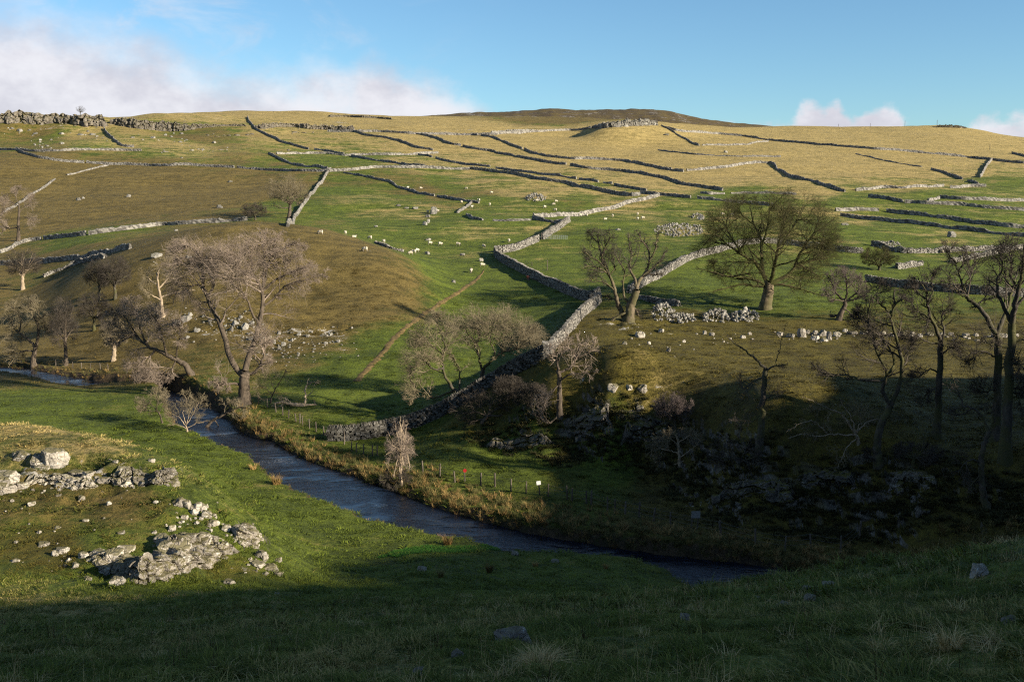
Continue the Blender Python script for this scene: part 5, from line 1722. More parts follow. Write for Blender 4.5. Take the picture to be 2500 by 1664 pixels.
tree('slim straight tree second from the left beside the stream', '4', [([(418, 1025), (420, 960), (415, 890), (412, 840)], 0.30, 0.22)], env=[(405, 760, 80, 190)], auto=(13, (0.55, 1.0), 0.09, 0.10), lv=((9, 2.8), (7, 1.8), (4, 1.2)), twr=0.014, bark=M_BARK_BROWN, twig=M_TWIG_DARK)
tree('short pale trunked tree by the fence on the left bank', '4', [([(722, 995), (725, 960), (728, 920), (730, 890)], 0.34, 0.28)], env=[(725, 820, 90, 110)], auto=(10, (0.6, 1.0), 0.10, 0.10), lv=((9, 2.8), (8, 1.6), (6, 1.0)), twr=0.014, bark=M_BARK_PALE, twig=M_TWIG_TAN)
tree('pale trunked tree high on the knoll flank behind the big tree', '4', [([(1042, 715), (1030, 660), (1028, 600), (1010, 520), (1000, 430)], 0.34, 0.14), ([(1010, 520), (960, 480), (930, 440)], 0.16, 0.04), ([(1015, 540), (1070, 470), (1100, 420)], 0.16, 0.04), ([(1028, 590), (1110, 560), (1200, 545), (1240, 540)], 0.14, 0.03), ([(1028, 600), (960, 570), (910, 530)], 0.12, 0.03), ([(1005, 470), (1020, 400), (1060, 360)], 0.12, 0.03)],
     env=[(1040, 470, 170, 160)], lv=((10, 3.0), (8, 1.6), (5, 0.9)), trop=((0, 0, 0), (0, 0, -.05), (0, 0, -.05)), twr=0.015, bark=M_BARK_PALE, twig=M_TWIG_TAN)
tree('dark twiggy tree on the slope left of the knoll', '4', [([(735, 600), (735, 560), (730, 520), (725, 490)], 0.30, 0.22)], env=[(730, 430, 110, 120)], auto=(13, (0.5, 1), 0.09, 0.1), lv=((10, 3.0), (6, 1.8), (4, 1.2)), twr=0.014, bark=M_BARK_DARK, twig=M_TWIG_DARK)
tree('second dark twiggy tree left of the knoll, slightly lower', '4', [([(630, 610), (632, 570), (636, 530), (640, 500)], 0.28, 0.20)], env=[(630, 450, 100, 110)], auto=(12, (0.5, 1), 0.08, 0.1), lv=((10, 3.0), (6, 1.8), (4, 1.2)), twr=0.014, bark=M_BARK_DARK, twig=M_TWIG_DARK)
tree('dark thicket tree between the stream and the twiggy slope trees', '4', [([(600, 800), (600, 750), (605, 710)], 0.26, 0.2)], env=[(600, 660, 120, 120)], auto=(12, (0.4, 1), 0.08, 0.1), lv=((10, 3.0), (6, 1.8), (4, 1.2)), twr=0.014, bark=M_BARK_DARK, twig=M_TWIG_DARK)
tree('small round tree with a hollow pale trunk, left of the knoll', '4', [([(145, 540), (144, 510), (143, 480), (143, 450), (143, 420)], 0.42, 0.30)], env=[(145, 370, 125, 100)], auto=(18, (0.5, 1), 0.11, 0.08), lv=((8, 2.4), (7, 1.8), (4, 1.2)), twr=0.014, bark=M_BARK_PALE, twig=M_TWIG_DARK)
tree('broken brown tree with a long bare arm, far left', '1', [([(125, 945), (126, 880), (125, 820), (128, 760), (130, 700)], 0.50, 0.26), ([(125, 855), (70, 860), (35, 855), (5, 900)], 0.22, 0.08), ([(128, 760), (160, 720), (200, 690), (230, 650)], 0.14, 0.04), ([(35, 855), (10, 810), (15, 740), (30, 700)], 0.14, 0.04), ([(130, 700), (110, 650), (120, 600), (140, 570)], 0.15, 0.03), ([(130, 720), (80, 680), (40, 660), (10, 620)], 0.13, 0.03), ([(128, 780), (190, 790), (230, 830)], 0.1, 0.03)],
     env=[(130, 680, 120, 110), (190, 820, 90, 80), (30, 760, 80, 120)], lv=((13, 4.6), (9, 2.4), (6, 1.4)), twr=0.016, bark=M_BARK_BROWN, twig=M_TWIG_PALE)
tree('lone hillside tree beside the steep wall', '1', [([(1978, 790), (1980, 750), (1982, 710), (1980, 670)], 0.55, 0.38), ([(1980, 720), (1920, 720), (1860, 705)], 0.18, 0.05)], env=[(1965, 600, 165, 120)], auto=(17, (0.55, 1), 0.15, 0.08), lv=((9, 3.4), (7, 1.8), (5, 1.0)), twr=0.017, bark=M_BARK_BROWN, twig=M_TWIG_TAN)
tree('dark low thorn bush left of the lone hillside tree', '1', [([(1745, 805), (1744, 785), (1742, 765)], 0.25, 0.2)], env=[(1735, 735, 95, 58)], auto=(8, (0.2, 1), 0.08, 0.05), lv=((10, 2.2), (8, 1.2), (6, 0.8)), twr=0.018, bark=M_BARK_DARK, twig=M_TWIG_DARK, cat='bush', name='bare_bush')
tree('tiny windswept thorn on the left skyline cliff', '1', [([(548, 84), (549, 74), (551, 66)], 0.25, 0.18)], env=[(552, 46, 36, 26)], auto=(12, (0.3, 1), 0.10, 0.05), lv=((8, 2.4), (6, 1.4)), twr=0.03, bark=M_BARK_DARK, twig=M_TWIG_DARK)
# --- centre
CT = dict(bark=M_BARK_DARK, twig=M_TWIG_TAN)
tree('wide central tree growing over the dark wall, right hand stem', '5',
     [([(1108, 1000), (1108, 960), (1112, 910), (1120, 880)], 0.34, 0.26), ([(1120, 880), (1150, 850), (1200, 812), (1240, 775), (1290, 755), (1340, 745), (1390, 710)], 0.22, 0.05), ([(1112, 900), (1095, 850), (1095, 800), (1065, 740), (1045, 680), (1000, 620), (990, 560)], 0.20, 0.05),
      ([(1200, 812), (1190, 740), (1170, 680), (1180, 600), (1190, 540)], 0.13, 0.03), ([(1255, 770), (1262, 700), (1260, 620), (1270, 540)], 0.12, 0.03), ([(1065, 740), (1090, 660), (1080, 580), (1060, 500)], 0.12, 0.03), ([(1290, 755), (1340, 700), (1400, 640), (1460, 620)], 0.11, 0.03), ([(1390, 710), (1470, 700), (1530, 740)], 0.08, 0.02)],
     env=[(1060, 570, 240, 180), (1290, 580, 220, 190), (1450, 680, 180, 140)], lv=((14, 4.8), (10, 2.6), (6, 1.5)), trop=((0, 0, .06), (0, 0, .04), (0, 0, .02)), twr=0.011, rscale=0.85, **CT)
tree('wide central tree growing over the dark wall, left hand stem', '5',
     [([(1005, 1095), (970, 1070), (930, 1045), (900, 1030)], 0.34, 0.28), ([(900, 1030), (870, 980), (840, 920), (828, 870), (830, 800), (850, 720), (870, 680), (850, 600)], 0.24, 0.05), ([(828, 870), (770, 890), (720, 850), (690, 820), (660, 790)], 0.15, 0.03), ([(925, 1045), (860, 1060), (790, 1090), (745, 1095), (710, 1065), (660, 1050), (620, 1000)], 0.18, 0.04),
      ([(830, 800), (780, 740), (720, 700), (650, 650)], 0.12, 0.03), ([(850, 720), (820, 640), (790, 560), (800, 500)], 0.12, 0.03), ([(620, 1000), (590, 950), (600, 880), (650, 860)], 0.10, 0.03), ([(950, 1050), (950, 950), (940, 870), (900, 800), (870, 760)], 0.14, 0.03), ([(710, 1065), (640, 1090), (560, 1110)], 0.10, 0.03)],
     env=[(800, 620, 230, 180), (620, 760, 220, 190), (620, 960, 190, 150), (880, 740, 180, 180)], lv=((13, 4.8), (10, 2.6), (6, 1.5)), trop=((0, 0, .03), (0, 0, .0), (0, 0, -.03)), twr=0.011, rscale=0.85, **CT)
tree('tall thin pale topped tree right of the dark wall', '5',
     [([(1668, 1235), (1672, 1150), (1662, 1050), (1668, 950), (1662, 890)], 0.30, 0.20), ([(1662, 890), (1650, 840), (1640, 800), (1605, 775), (1595, 740)], 0.14, 0.04), ([(1668, 920), (1710, 890), (1760, 860), (1790, 800), (1800, 740), (1830, 690)], 0.15, 0.04), ([(1790, 800), (1850, 780), (1890, 740), (1930, 660)], 0.09, 0.03), ([(1680, 960), (1750, 920), (1830, 910), (1930, 900)], 0.10, 0.03), ([(1668, 1200), (1610, 1270), (1570, 1250), (1545, 1190), (1560, 1120)], 0.13, 0.04), ([(1662, 1000), (1610, 1050), (1560, 1080), (1490, 1100)], 0.09, 0.02), ([(1650, 840), (1680, 780), (1720, 700)], 0.09, 0.02)],
     env=[(1780, 740, 190, 140), (1640, 800, 110, 120), (1580, 1150, 160, 140), (1860, 900, 160, 90)], lv=((9, 2.4), (7, 1.2), (4, 0.7)), twr=0.012, bark=M_BARK_BROWN, twig=M_TWIG_PALE)
tree('tangled dark bush sprawling over the crag under the central trees', '5', [([(1110, 1270), (1130, 1245), (1150, 1225)], 0.2, 0.15), ([(1150, 1225), (1080, 1200), (980, 1200), (900, 1220)], 0.09, 0.02), ([(1150, 1225), (1200, 1180), (1260, 1150), (1330, 1140)], 0.09, 0.02), ([(1130, 1245), (1050, 1260), (990, 1290)], 0.08, 0.02), ([(1150, 1225), (1170, 1140), (1150, 1080)], 0.09, 0.02), ([(1150, 1225), (1250, 1220), (1350, 1230), (1430, 1210)], 0.09, 0.02), ([(1140, 1230), (1100, 1150), (1040, 1120)], 0.08, 0.02)],
     env=[(1150, 1150, 300, 150)], lv=((11, 3.2), (7, 1.6), (4, 0.9)), trop=((0, 0, -.04), (0, 0, -.06), (0, 0, -.04)), twr=0.012, bark=M_BARK_BROWN, twig=M_TWIG_DARK, cat='bush', name='bare_bush')
tree('slender pale sapling on the far stream bank', '8', [([(425, 440), (422, 380), (420, 300), (422, 200), (420, 100), (418, 40)], 0.11, 0.02)], env=[(415, 240, 95, 210)], auto=(22, (0.12, 0.92), 0.035, 0.10), lv=((7, 1.2), (6, 0.6), (4, 0.4)), twr=0.0055, bark=M_BARK_PALE, twig=M_TWIG_PALE, t0=(0.15, 0.1, 0.1))
tree('dark bush round the foot of the pale sapling', '8', [([(400, 440), (400, 425), (400, 415)], 0.08, 0.06)], env=[(395, 400, 110, 75)], auto=(8, (0.2, 1), 0.03, 0.05), lv=((8, 1.1), (7, 0.6), (5, 0.4)), twr=0.008, bark=M_BARK_DARK, twig=M_TWIG_DARK, cat='bush', name='bare_bush')
tree('dark bush crowding the wall below the central tree', '5', [([(1300, 1110), (1302, 1085), (1304, 1065)], 0.14, 0.1)], env=[(1300, 1020, 150, 95)], auto=(9, (0.2, 1), 0.04, 0.04), lv=((10, 1.8), (8, 1.1), (5, 0.7)), twr=0.011, bark=M_BARK_DARK, twig=M_TWIG_DARK, cat='bush', name='bare_bush')
tree('dark bush on the knoll edge left of the tall thin tree', '5', [([(1480, 1180), (1482, 1150), (1484, 1120)], 0.14, 0.1)], env=[(1470, 1080, 150, 110)], auto=(12, (0.2, 1), 0.04, 0.04), lv=((10, 1.8), (7, 1.1), (4, 0.8)), twr=0.011, bark=M_BARK_DARK, twig=M_TWIG_DARK, cat='bush', name='bare_bush')
# --- pollards and sycamore
M_BARK_POLL = bark_material('pollard_bark', (0.050, 0.040, 0.026), (0.16, 0.125, 0.08), (0.070, 0.064, 0.028))
PO = dict(bark=M_BARK_POLL, twig=M_TWIG_DARK, rscale=0.9)
tree('right hand of the two gnarled pollard trees, leaning pale trunk', '2',
     [([(2055, 1500), (2065, 1440), (2072, 1390), (2095, 1330), (2112, 1280)], 0.85, 0.62), ([(2112, 1280), (2125, 1220), (2150, 1190), (2180, 1150), (2200, 1080), (2190, 1000), (2160, 940)], 0.36, 0.08), ([(2115, 1270), (2100, 1200), (2060, 1130), (2080, 1040), (2060, 960), (2060, 900)], 0.28, 0.06), ([(2150, 1190), (2210, 1140), (2270, 1080), (2320, 1010)], 0.24, 0.06), ([(2072, 1390), (2030, 1330), (2020, 1260), (2030, 1160), (1990, 1080), (1970, 1040)], 0.24, 0.06), ([(2060, 1430), (2010, 1450), (1960, 1480), (1920, 1515)], 0.24, 0.09), ([(2080, 1380), (2110, 1420), (2130, 1465)], 0.18, 0.07), ([(2180, 1150), (2230, 1180), (2290, 1170)], 0.15, 0.05), ([(2200, 1080), (2240, 1000), (2250, 920), (2270, 880)], 0.18, 0.05), ([(2190, 1000), (2140, 930), (2110, 870)], 0.13, 0.04)],
     env=[(2180, 1010, 160, 160), (2040, 1000, 110, 140), (2280, 1080, 110, 110)], lv=((14, 4.2), (9, 2.1), (4, 1.1)), twr=0.010, wig=(0.28, 0.3, 0.3), **PO)
tree('left hand of the two gnarled pollard trees, dark crooked stem', '2',
     [([(2040, 1497), (2015, 1440), (1990, 1390), (1975, 1330)], 0.50, 0.40), ([(1975, 1330), (1955, 1260), (1930, 1190), (1895, 1120), (1870, 1040), (1850, 960), (1845, 900)], 0.34, 0.07), ([(1965, 1290), (1920, 1250), (1860, 1220), (1800, 1230)], 0.17, 0.04), ([(1930, 1190), (1870, 1140), (1800, 1120), (1740, 1130)], 0.18, 0.04), ([(1895, 1120), (1840, 1080), (1790, 1050), (1750, 1010)], 0.16, 0.04), ([(1870, 1040), (1900, 980), (1930, 920), (1920, 870)], 0.16, 0.04), ([(1930, 1190), (1960, 1130), (1950, 1050)], 0.15, 0.04), ([(1850, 960), (1810, 920), (1780, 880)], 0.12, 0.03), ([(1975, 1350), (1930, 1330), (1890, 1330)], 0.12, 0.04)],
     env=[(1850, 1000, 140, 150), (1790, 1150, 110, 110), (1930, 960, 80, 110)], lv=((13, 4.0), (9, 2.1), (4, 1.1)), twr=0.010, wig=(0.28, 0.3, 0.3), **PO)
tree('great spreading sycamore with a stout pale trunk', 'b',
     [([(1005, 1450), (1015, 1390), (1030, 1320), (1040, 1260), (1045, 1200), (1048, 1160)], 1.05, 0.85),
      ([(1060, 1170), (1160, 1120), (1250, 1070), (1320, 1010), (1370, 940), (1450, 925), (1560, 900), (1690, 880), (1830, 850)], 0.40, 0.05),
      ([(1330, 1000), (1390, 850), (1440, 760), (1500, 670), (1560, 590), (1680, 520), (1760, 440)], 0.26, 0.05),
      ([(1060, 1170), (1090, 1060), (1115, 930), (1140, 820), (1170, 660), (1215, 520), (1210, 400), (1180, 250)], 0.38, 0.06),
      ([(1150, 780), (1250, 640), (1330, 520), (1380, 400), (1450, 260)], 0.22, 0.05),
      ([(1040, 1180), (985, 1060), (965, 930), (970, 800), (965, 700), (935, 620), (890, 520), (850, 380), (840, 250)], 0.38, 0.06),
      ([(968, 720), (1020, 600), (1040, 460), (1060, 300), (1050, 160)], 0.22, 0.05),
      ([(1030, 1190), (940, 1140), (850, 1115), (700, 1085), (560, 1080), (440, 1040), (330, 1010), (230, 1000)], 0.30, 0.05),
      ([(985, 1050), (900, 930), (800, 870), (690, 800), (560, 700), (440, 610), (330, 560)], 0.30, 0.05),
      ([(760, 850), (640, 660), (560, 520), (520, 420)], 0.20, 0.05),
      ([(1060, 1180), (1180, 1175), (1300, 1195), (1420, 1225), (1540, 1270), (1640, 1290)], 0.24, 0.05),
      ([(1030, 1195), (900, 1190), (760, 1170), (620, 1200), (480, 1240), (380, 1260)], 0.24, 0.05),
      ([(1380, 940), (1480, 1000), (1580, 1060), (1680, 1130)], 0.18, 0.05),
      ([(1430, 780), (1560, 740), (1700, 720), (1850, 730)], 0.18, 0.05),
      ([(890, 520), (760, 400), (700, 300), (680, 220)], 0.18, 0.05)],
     env=[(1060, 700, 920, 640)], auto=(32, (0.45, 1.0), 0.11, 0.05), reach=(0.66, 0.90), t0=(0.15, 0.12, 0.1), lv=((13, 5.2), (8, 2.8), (5, 1.5)), trop=((0, 0, .03), (0, 0, .02), (0, 0, .02)), ang=((25, 60), (25, 60), (25, 60)), wig=(0.17, 0.22, 0.28), twr=0.0092, bark=M_BARK_SYC, twig=M_TWIG_OLIVE, limb=M_TWIG_OLIVE, flare=1.3, name='sycamore_tree', r2max=0.02, staged=True)
tree('purplish thorn thicket leaning beside the sycamore', 'd', [([(575, 1100), (610, 1020), (640, 960), (640, 920)], 0.42, 0.32), ([(640, 920), (560, 850), (520, 760), (500, 680)], 0.2, 0.04), ([(640, 920), (660, 820), (650, 720), (640, 640)], 0.2, 0.04), ([(640, 930), (740, 850), (790, 760), (780, 680)], 0.18, 0.04), ([(630, 980), (690, 1040), (710, 1080)], 0.12, 0.04), ([(600, 1050), (540, 1060), (500, 1070)], 0.16, 0.08), ([(640, 920), (740, 900), (840, 860)], 0.14, 0.04), ([(640, 920), (520, 900), (430, 860)], 0.14, 0.04)],
     env=[(600, 760, 240, 190), (730, 770, 160, 150)], lv=((12, 2.8), (9, 1.5), (6, 0.8)), twr=0.014, bark=M_BARK_BROWN, twig=M_TWIG_PLUM)
tree('round dark bush behind the ruined wall on the right', 'd', [([(965, 625), (967, 600), (970, 580)], 0.3, 0.26)], env=[(960, 495, 195, 105)], auto=(11, (0.2, 1), 0.10, 0.03), lv=((9, 2.8), (8, 1.5), (6, 0.9)), twr=0.016, bark=M_BARK_DARK, twig=M_TWIG_OLIVE, cat='bush', name='bare_bush')
# --- right hand group
DK = dict(bark=M_BARK_DARK, twig=M_TWIG_DARK)
tree('dark topless trunk with one pale dead branch reaching left', '6', [([(838, 1030), (845, 900), (855, 760), (865, 640), (870, 590)], 0.28, 0.20), ([(870, 590), (830, 545), (790, 515), (745, 475), (690, 445), (650, 405)], 0.13, 0.02), ([(868, 600), (920, 575), (960, 570), (1000, 565)], 0.09, 0.02), ([(865, 640), (800, 660), (750, 700), (720, 690)], 0.08, 0.02), ([(855, 780), (910, 740), (950, 740)], 0.07, 0.02), ([(850, 850), (780, 900), (700, 900)], 0.06, 0.02), ([(920, 575), (950, 480), (985, 330)], 0.05, 0.01), ([(840, 1000), (800, 1080), (740, 1120), (690, 1140)], 0.10, 0.03), ([(845, 990), (900, 1060), (940, 1110), (1000, 1100)], 0.09, 0.03)],
     env=[(840, 640, 170, 150), (850, 880, 190, 160), (840, 1090, 190, 100)], lv=((7, 1.5), (5, 0.8), (4, 0.5)), twr=0.009, **DK)
tree('twin stemmed sinuous tree with a pale foot, right of centre', '6',
     [([(1522, 1150), (1512, 1090), (1510, 1030), (1525, 930), (1560, 860), (1592, 800)], 0.34, 0.26), ([(1592, 800), (1625, 710), (1652, 620), (1650, 520), (1625, 430), (1600, 340), (1592, 280), (1612, 220), (1610, 130)], 0.20, 0.05), ([(1590, 800), (1545, 720), (1552, 650), (1570, 610), (1525, 520), (1490, 420), (1465, 340), (1462, 260), (1475, 200)], 0.19, 0.04), ([(1545, 670), (1430, 655), (1370, 630), (1300, 625), (1230, 610), (1180, 590), (1130, 575)], 0.11, 0.02), ([(1570, 610), (1610, 560), (1590, 490), (1560, 440), (1500, 390), (1440, 330)], 0.11, 0.02), ([(1592, 280), (1540, 230), (1500, 190), (1440, 190)], 0.09, 0.02), ([(1620, 220), (1660, 190), (1690, 200)], 0.07, 0.02), ([(1465, 340), (1420, 300), (1390, 270)], 0.07, 0.02), ([(1650, 520), (1700, 470), (1740, 420)], 0.07, 0.02), ([(1512, 1090), (1470, 1095), (1445, 1060)], 0.16, 0.06), ([(1475, 200), (1510, 150), (1530, 100)], 0.06, 0.02)],
     env=[(1560, 240, 190, 170), (1430, 420, 150, 200), (1300, 600, 190, 110), (1620, 480, 150, 150)], lv=((12, 4.2), (9, 2.2), (5, 1.1)), wig=(0.25, 0.28, 0.3), twr=0.009, **DK)
tree('tall straight dark tree left of the two tallest, crown of fine curls', '6',
     [([(1850, 985), (1858, 900), (1865, 800), (1870, 680), (1874, 560), (1880, 450)], 0.32, 0.22), ([(1880, 450), (1860, 380), (1835, 320), (1805, 250), (1800, 190), (1790, 130), (1745, 60)], 0.18, 0.03), ([(1800, 210), (1830, 150), (1820, 80), (1850, 20)], 0.10, 0.02), ([(1878, 440), (1895, 370), (1880, 290), (1930, 240)], 0.12, 0.03), ([(1835, 320), (1770, 270), (1720, 230), (1690, 160)], 0.10, 0.02), ([(1870, 600), (1810, 590), (1750, 640), (1720, 620)], 0.08, 0.02), ([(1872, 500), (1930, 470), (1980, 480)], 0.08, 0.02), ([(1800, 190), (1740, 140), (1700, 80)], 0.08, 0.02), ([(1868, 700), (1800, 730), (1760, 790)], 0.06, 0.02), ([(1880, 450), (1800, 430), (1740, 400), (1690, 420)], 0.08, 0.02)],
     env=[(1810, 150, 170, 160), (1780, 420, 170, 160), (1930, 400, 130, 150), (1790, 680, 130, 120)], lv=((12, 4.6), (9, 2.4), (5, 1.2)), wig=(0.25, 0.28, 0.3), twr=0.009, **DK)
tree('dark tree with a big limb slanting up left, second from the right edge', '6',
     [([(2178, 1000), (2190, 920), (2200, 800), (2202, 680), (2205, 560), (2205, 440), (2195, 390)], 0.36, 0.26), ([(2195, 390), (2140, 300), (2090, 230), (2035, 180), (2005, 110), (1985, 50), (1965, -20)], 0.22, 0.04), ([(2200, 400), (2230, 310), (2265, 230), (2290, 140), (2310, 60), (2340, -20)], 0.20, 0.04), ([(2035, 180), (1990, 160), (1940, 110), (1900, 90)], 0.09, 0.02), ([(2005, 110), (2050, 60), (2060, 0), (2090, -60)], 0.10, 0.02), ([(1965, -20), (1930, -60), (1900, -120)], 0.10, 0.02), ([(1985, 30), (2010, -30), (2000, -90)], 0.09, 0.02), ([(2090, 230), (2130, 180), (2160, 120)], 0.09, 0.02), ([(2200, 520), (2130, 490), (2060, 500), (2000, 540)], 0.09, 0.02), ([(2203, 600), (2260, 560), (2310, 560)], 0.08, 0.02), ([(2202, 700), (2140, 720), (2080, 700)], 0.07, 0.02)],
     env=[(1990, -10, 170, 170), (2160, 60, 170, 190), (2080, 400, 190, 180), (2180, 620, 170, 150)], lv=((12, 4.6), (9, 2.4), (5, 1.2)), wig=(0.25, 0.28, 0.3), twr=0.009, **DK)
tree('tallest straight dark tree at the right edge of the picture', '6',
     [([(2248, 1125), (2250, 1000), (2255, 880), (2262, 740), (2270, 600), (2280, 450), (2288, 330)], 0.40, 0.28), ([(2288, 330), (2300, 230), (2325, 130), (2345, 40), (2350, -60), (2360, -140)], 0.24, 0.04), ([(2288, 340), (2250, 250), (2210, 170), (2200, 90), (2230, 10), (2220, -80), (2240, -140)], 0.16, 0.03), ([(2325, 130), (2280, 60), (2290, -20), (2270, -90)], 0.12, 0.02), ([(2300, 230), (2360, 170), (2420, 120), (2450, 40)], 0.14, 0.03), ([(2280, 450), (2340, 420), (2400, 440), (2450, 400)], 0.10, 0.02), ([(2275, 540), (2330, 560), (2380, 620)], 0.09, 0.02), ([(2262, 740), (2310, 700), (2360, 720)], 0.08, 0.02), ([(2280, 480), (2200, 460), (2120, 430)], 0.09, 0.02), ([(2265, 680), (2330, 780), (2350, 860)], 0.07, 0.02)],
     env=[(2290, 10, 180, 200), (2380, 260, 170, 220), (2360, 560, 160, 190), (2200, 260, 120, 180)], lv=((12, 4.6), (9, 2.4), (5, 1.2)), wig=(0.25, 0.28, 0.3), twr=0.009, **DK)
tree('crooked dark tree rising from the shaded bank at lower right', '6', [([(2142, 1395), (2125, 1300), (2112, 1200), (2110, 1100), (2130, 1010), (2150, 950)], 0.24, 0.15), ([(2150, 950), (2120, 870), (2060, 820), (2005, 800), (1990, 740), (1960, 670), (1935, 620)], 0.11, 0.02), ([(2115, 1130), (2060, 1110), (2010, 1140), (1980, 1180)], 0.07, 0.02), ([(2060, 820), (2000, 850), (1940, 850), (1880, 830)], 0.07, 0.02), ([(2150, 950), (2180, 880), (2170, 820)], 0.08, 0.02), ([(2112, 1200), (2060, 1250), (2040, 1320)], 0.06, 0.02)],
     env=[(2020, 760, 170, 160), (2080, 1150, 170, 170)], lv=((8, 1.6), (6, 0.8), (4, 0.5)), trop=((0, 0, -.03), (0, 0, -.04), (0, 0, 0)), twr=0.009, **DK)
tree('sprawling bush of pale bent branches on the cliff edge', '6', [([(1405, 1020), (1400, 985), (1385, 965)], 0.13, 0.10), ([(1385, 965), (1330, 880), (1290, 845), (1230, 820), (1150, 780), (1080, 750)], 0.09, 0.015), ([(1385, 970), (1300, 970), (1230, 965), (1170, 980), (1090, 960), (1000, 990)], 0.08, 0.015), ([(1385, 965), (1370, 880), (1330, 820), (1300, 760)], 0.07, 0.015), ([(1395, 985), (1340, 1040), (1310, 1100), (1290, 1150)], 0.06, 0.015), ([(1385, 965), (1450, 900), (1500, 880), (1560, 890)], 0.06, 0.015), ([(1230, 965), (1160, 900), (1080, 900), (990, 950)], 0.06, 0.012), ([(1385, 960), (1420, 880), (1400, 800)], 0.06, 0.015)],
     env=[(1230, 920, 270, 160), (1380, 900, 170, 130), (1330, 1080, 150, 100)], lv=((9, 1.5), (6, 0.8), (4, 0.5)), trop=((0, 0, -.05), (0, 0, -.06), (0, 0, -.05)), wig=(0.25, 0.28, 0.3), twr=0.009, bark=M_BARK_PALE, twig=M_TWIG_TAN, cat='bush', name='bare_bush')
tree('small round bush on top of the dim buttress', '6', [([(355, 975), (348, 900), (340, 850)], 0.12, 0.09)], env=[(335, 810, 130, 100)], auto=(11, (0.3, 1), 0.045, 0.05), lv=((9, 1.6), (7, 0.9), (5, 0.5)), twr=0.009, bark=M_BARK_DARK, twig=M_TWIG_PLUM, cat='bush', name='bare_bush')
tree('pale leggy bush on the shaded slope above the fence signs', '6', [([(375, 1145), (372, 1080), (365, 1010), (360, 960)], 0.13, 0.08), ([(372, 1080), (320, 1060), (270, 1050), (230, 1020)], 0.06, 0.015), ([(372, 1100), (430, 1060), (480, 1020), (500, 960)], 0.06, 0.015), ([(374, 1120), (330, 1150), (280, 1180), (240, 1170)], 0.05, 0.015), ([(374, 1120), (440, 1120), (500, 1150), (540, 1200)], 0.05, 0.015), ([(365, 1010), (420, 980), (450, 930)], 0.05, 0.015), ([(365, 1020), (310, 980), (280, 940)], 0.05, 0.015)],
     env=[(370, 1060, 220, 150)], lv=((11, 1.6), (8, 0.9), (5, 0.5)), trop=((0, 0, -.03), (0, 0, -.05), (0, 0, -.05)), twr=0.009, bark=M_BARK_PALE, twig=M_TWIG_TAN, cat='bush', name='bare_bush')
tree('mass of dark undergrowth between the two cliff edge bushes', '6', [([(720, 1150), (722, 1120), (725, 1100)], 0.12, 0.1)], env=[(700, 1090, 220, 110)], auto=(7, (0.2, 1), 0.04, 0.02), lv=((9, 1.4), (7, 0.8), (5, 0.5)), twr=0.009, bark=M_BARK_DARK, twig=M_TWIG_DARK, cat='bush', name='bare_bush')
tree('dark brambly bush at the top of the right hand cliff', '6', [([(1720, 1130), (1722, 1100), (1725, 1080)], 0.12, 0.1)], env=[(1740, 1080, 170, 80)], auto=(9, (0.2, 1), 0.04, 0.02), lv=((9, 1.3), (7, 0.7), (5, 0.45)), twr=0.009, bark=M_BARK_DARK, twig=M_TWIG_DARK, cat='bush', name='bare_bush')
tree('fallen dead tree lying beside the fence in the green field', 'a', [([(1140, 1305), (1060, 1300), (1000, 1285), (930, 1290)], 0.28, 0.12), ([(1145, 1300), (1150, 1250), (1148, 1200), (1160, 1160), (1175, 1110)], 0.16, 0.04), ([(1060, 1290), (1020, 1262), (980, 1250)], 0.09, 0.02), ([(1140, 1305), (1190, 1300), (1230, 1300)], 0.18, 0.06), ([(1160, 1160), (1210, 1140), (1250, 1150)], 0.07, 0.02), ([(1000, 1290), (960, 1320), (930, 1330)], 0.09, 0.02)],
     env=[(1170, 1180, 100, 100), (1000, 1280, 130, 60)], lv=((5, 1.0), (4, 0.6), (3, 0.4)), twr=0.012, bark=M_BARK_PALE, twig=M_TWIG_PALE, name='fallen_tree')
tree('spindly shrub behind the fence right of the biggest tree', 'a', [([(900, 1290), (915, 1230), (940, 1180), (970, 1130)], 0.10, 0.04), ([(915, 1230), (870, 1190), (820, 1160)], 0.05, 0.015), ([(940, 1180), (990, 1100), (1010, 1050)], 0.05, 0.015), ([(905, 1260), (860, 1260), (800, 1240)], 0.05, 0.015), ([(930, 1200), (900, 1120), (880, 1060)], 0.05, 0.015)],
     env=[(900, 1150, 170, 130)], lv=((9, 1.8), (7, 1.0), (4, 0.6)), twr=0.011, bark=M_BARK_BROWN, twig=M_TWIG_TAN, cat='bush', name='bare_bush')


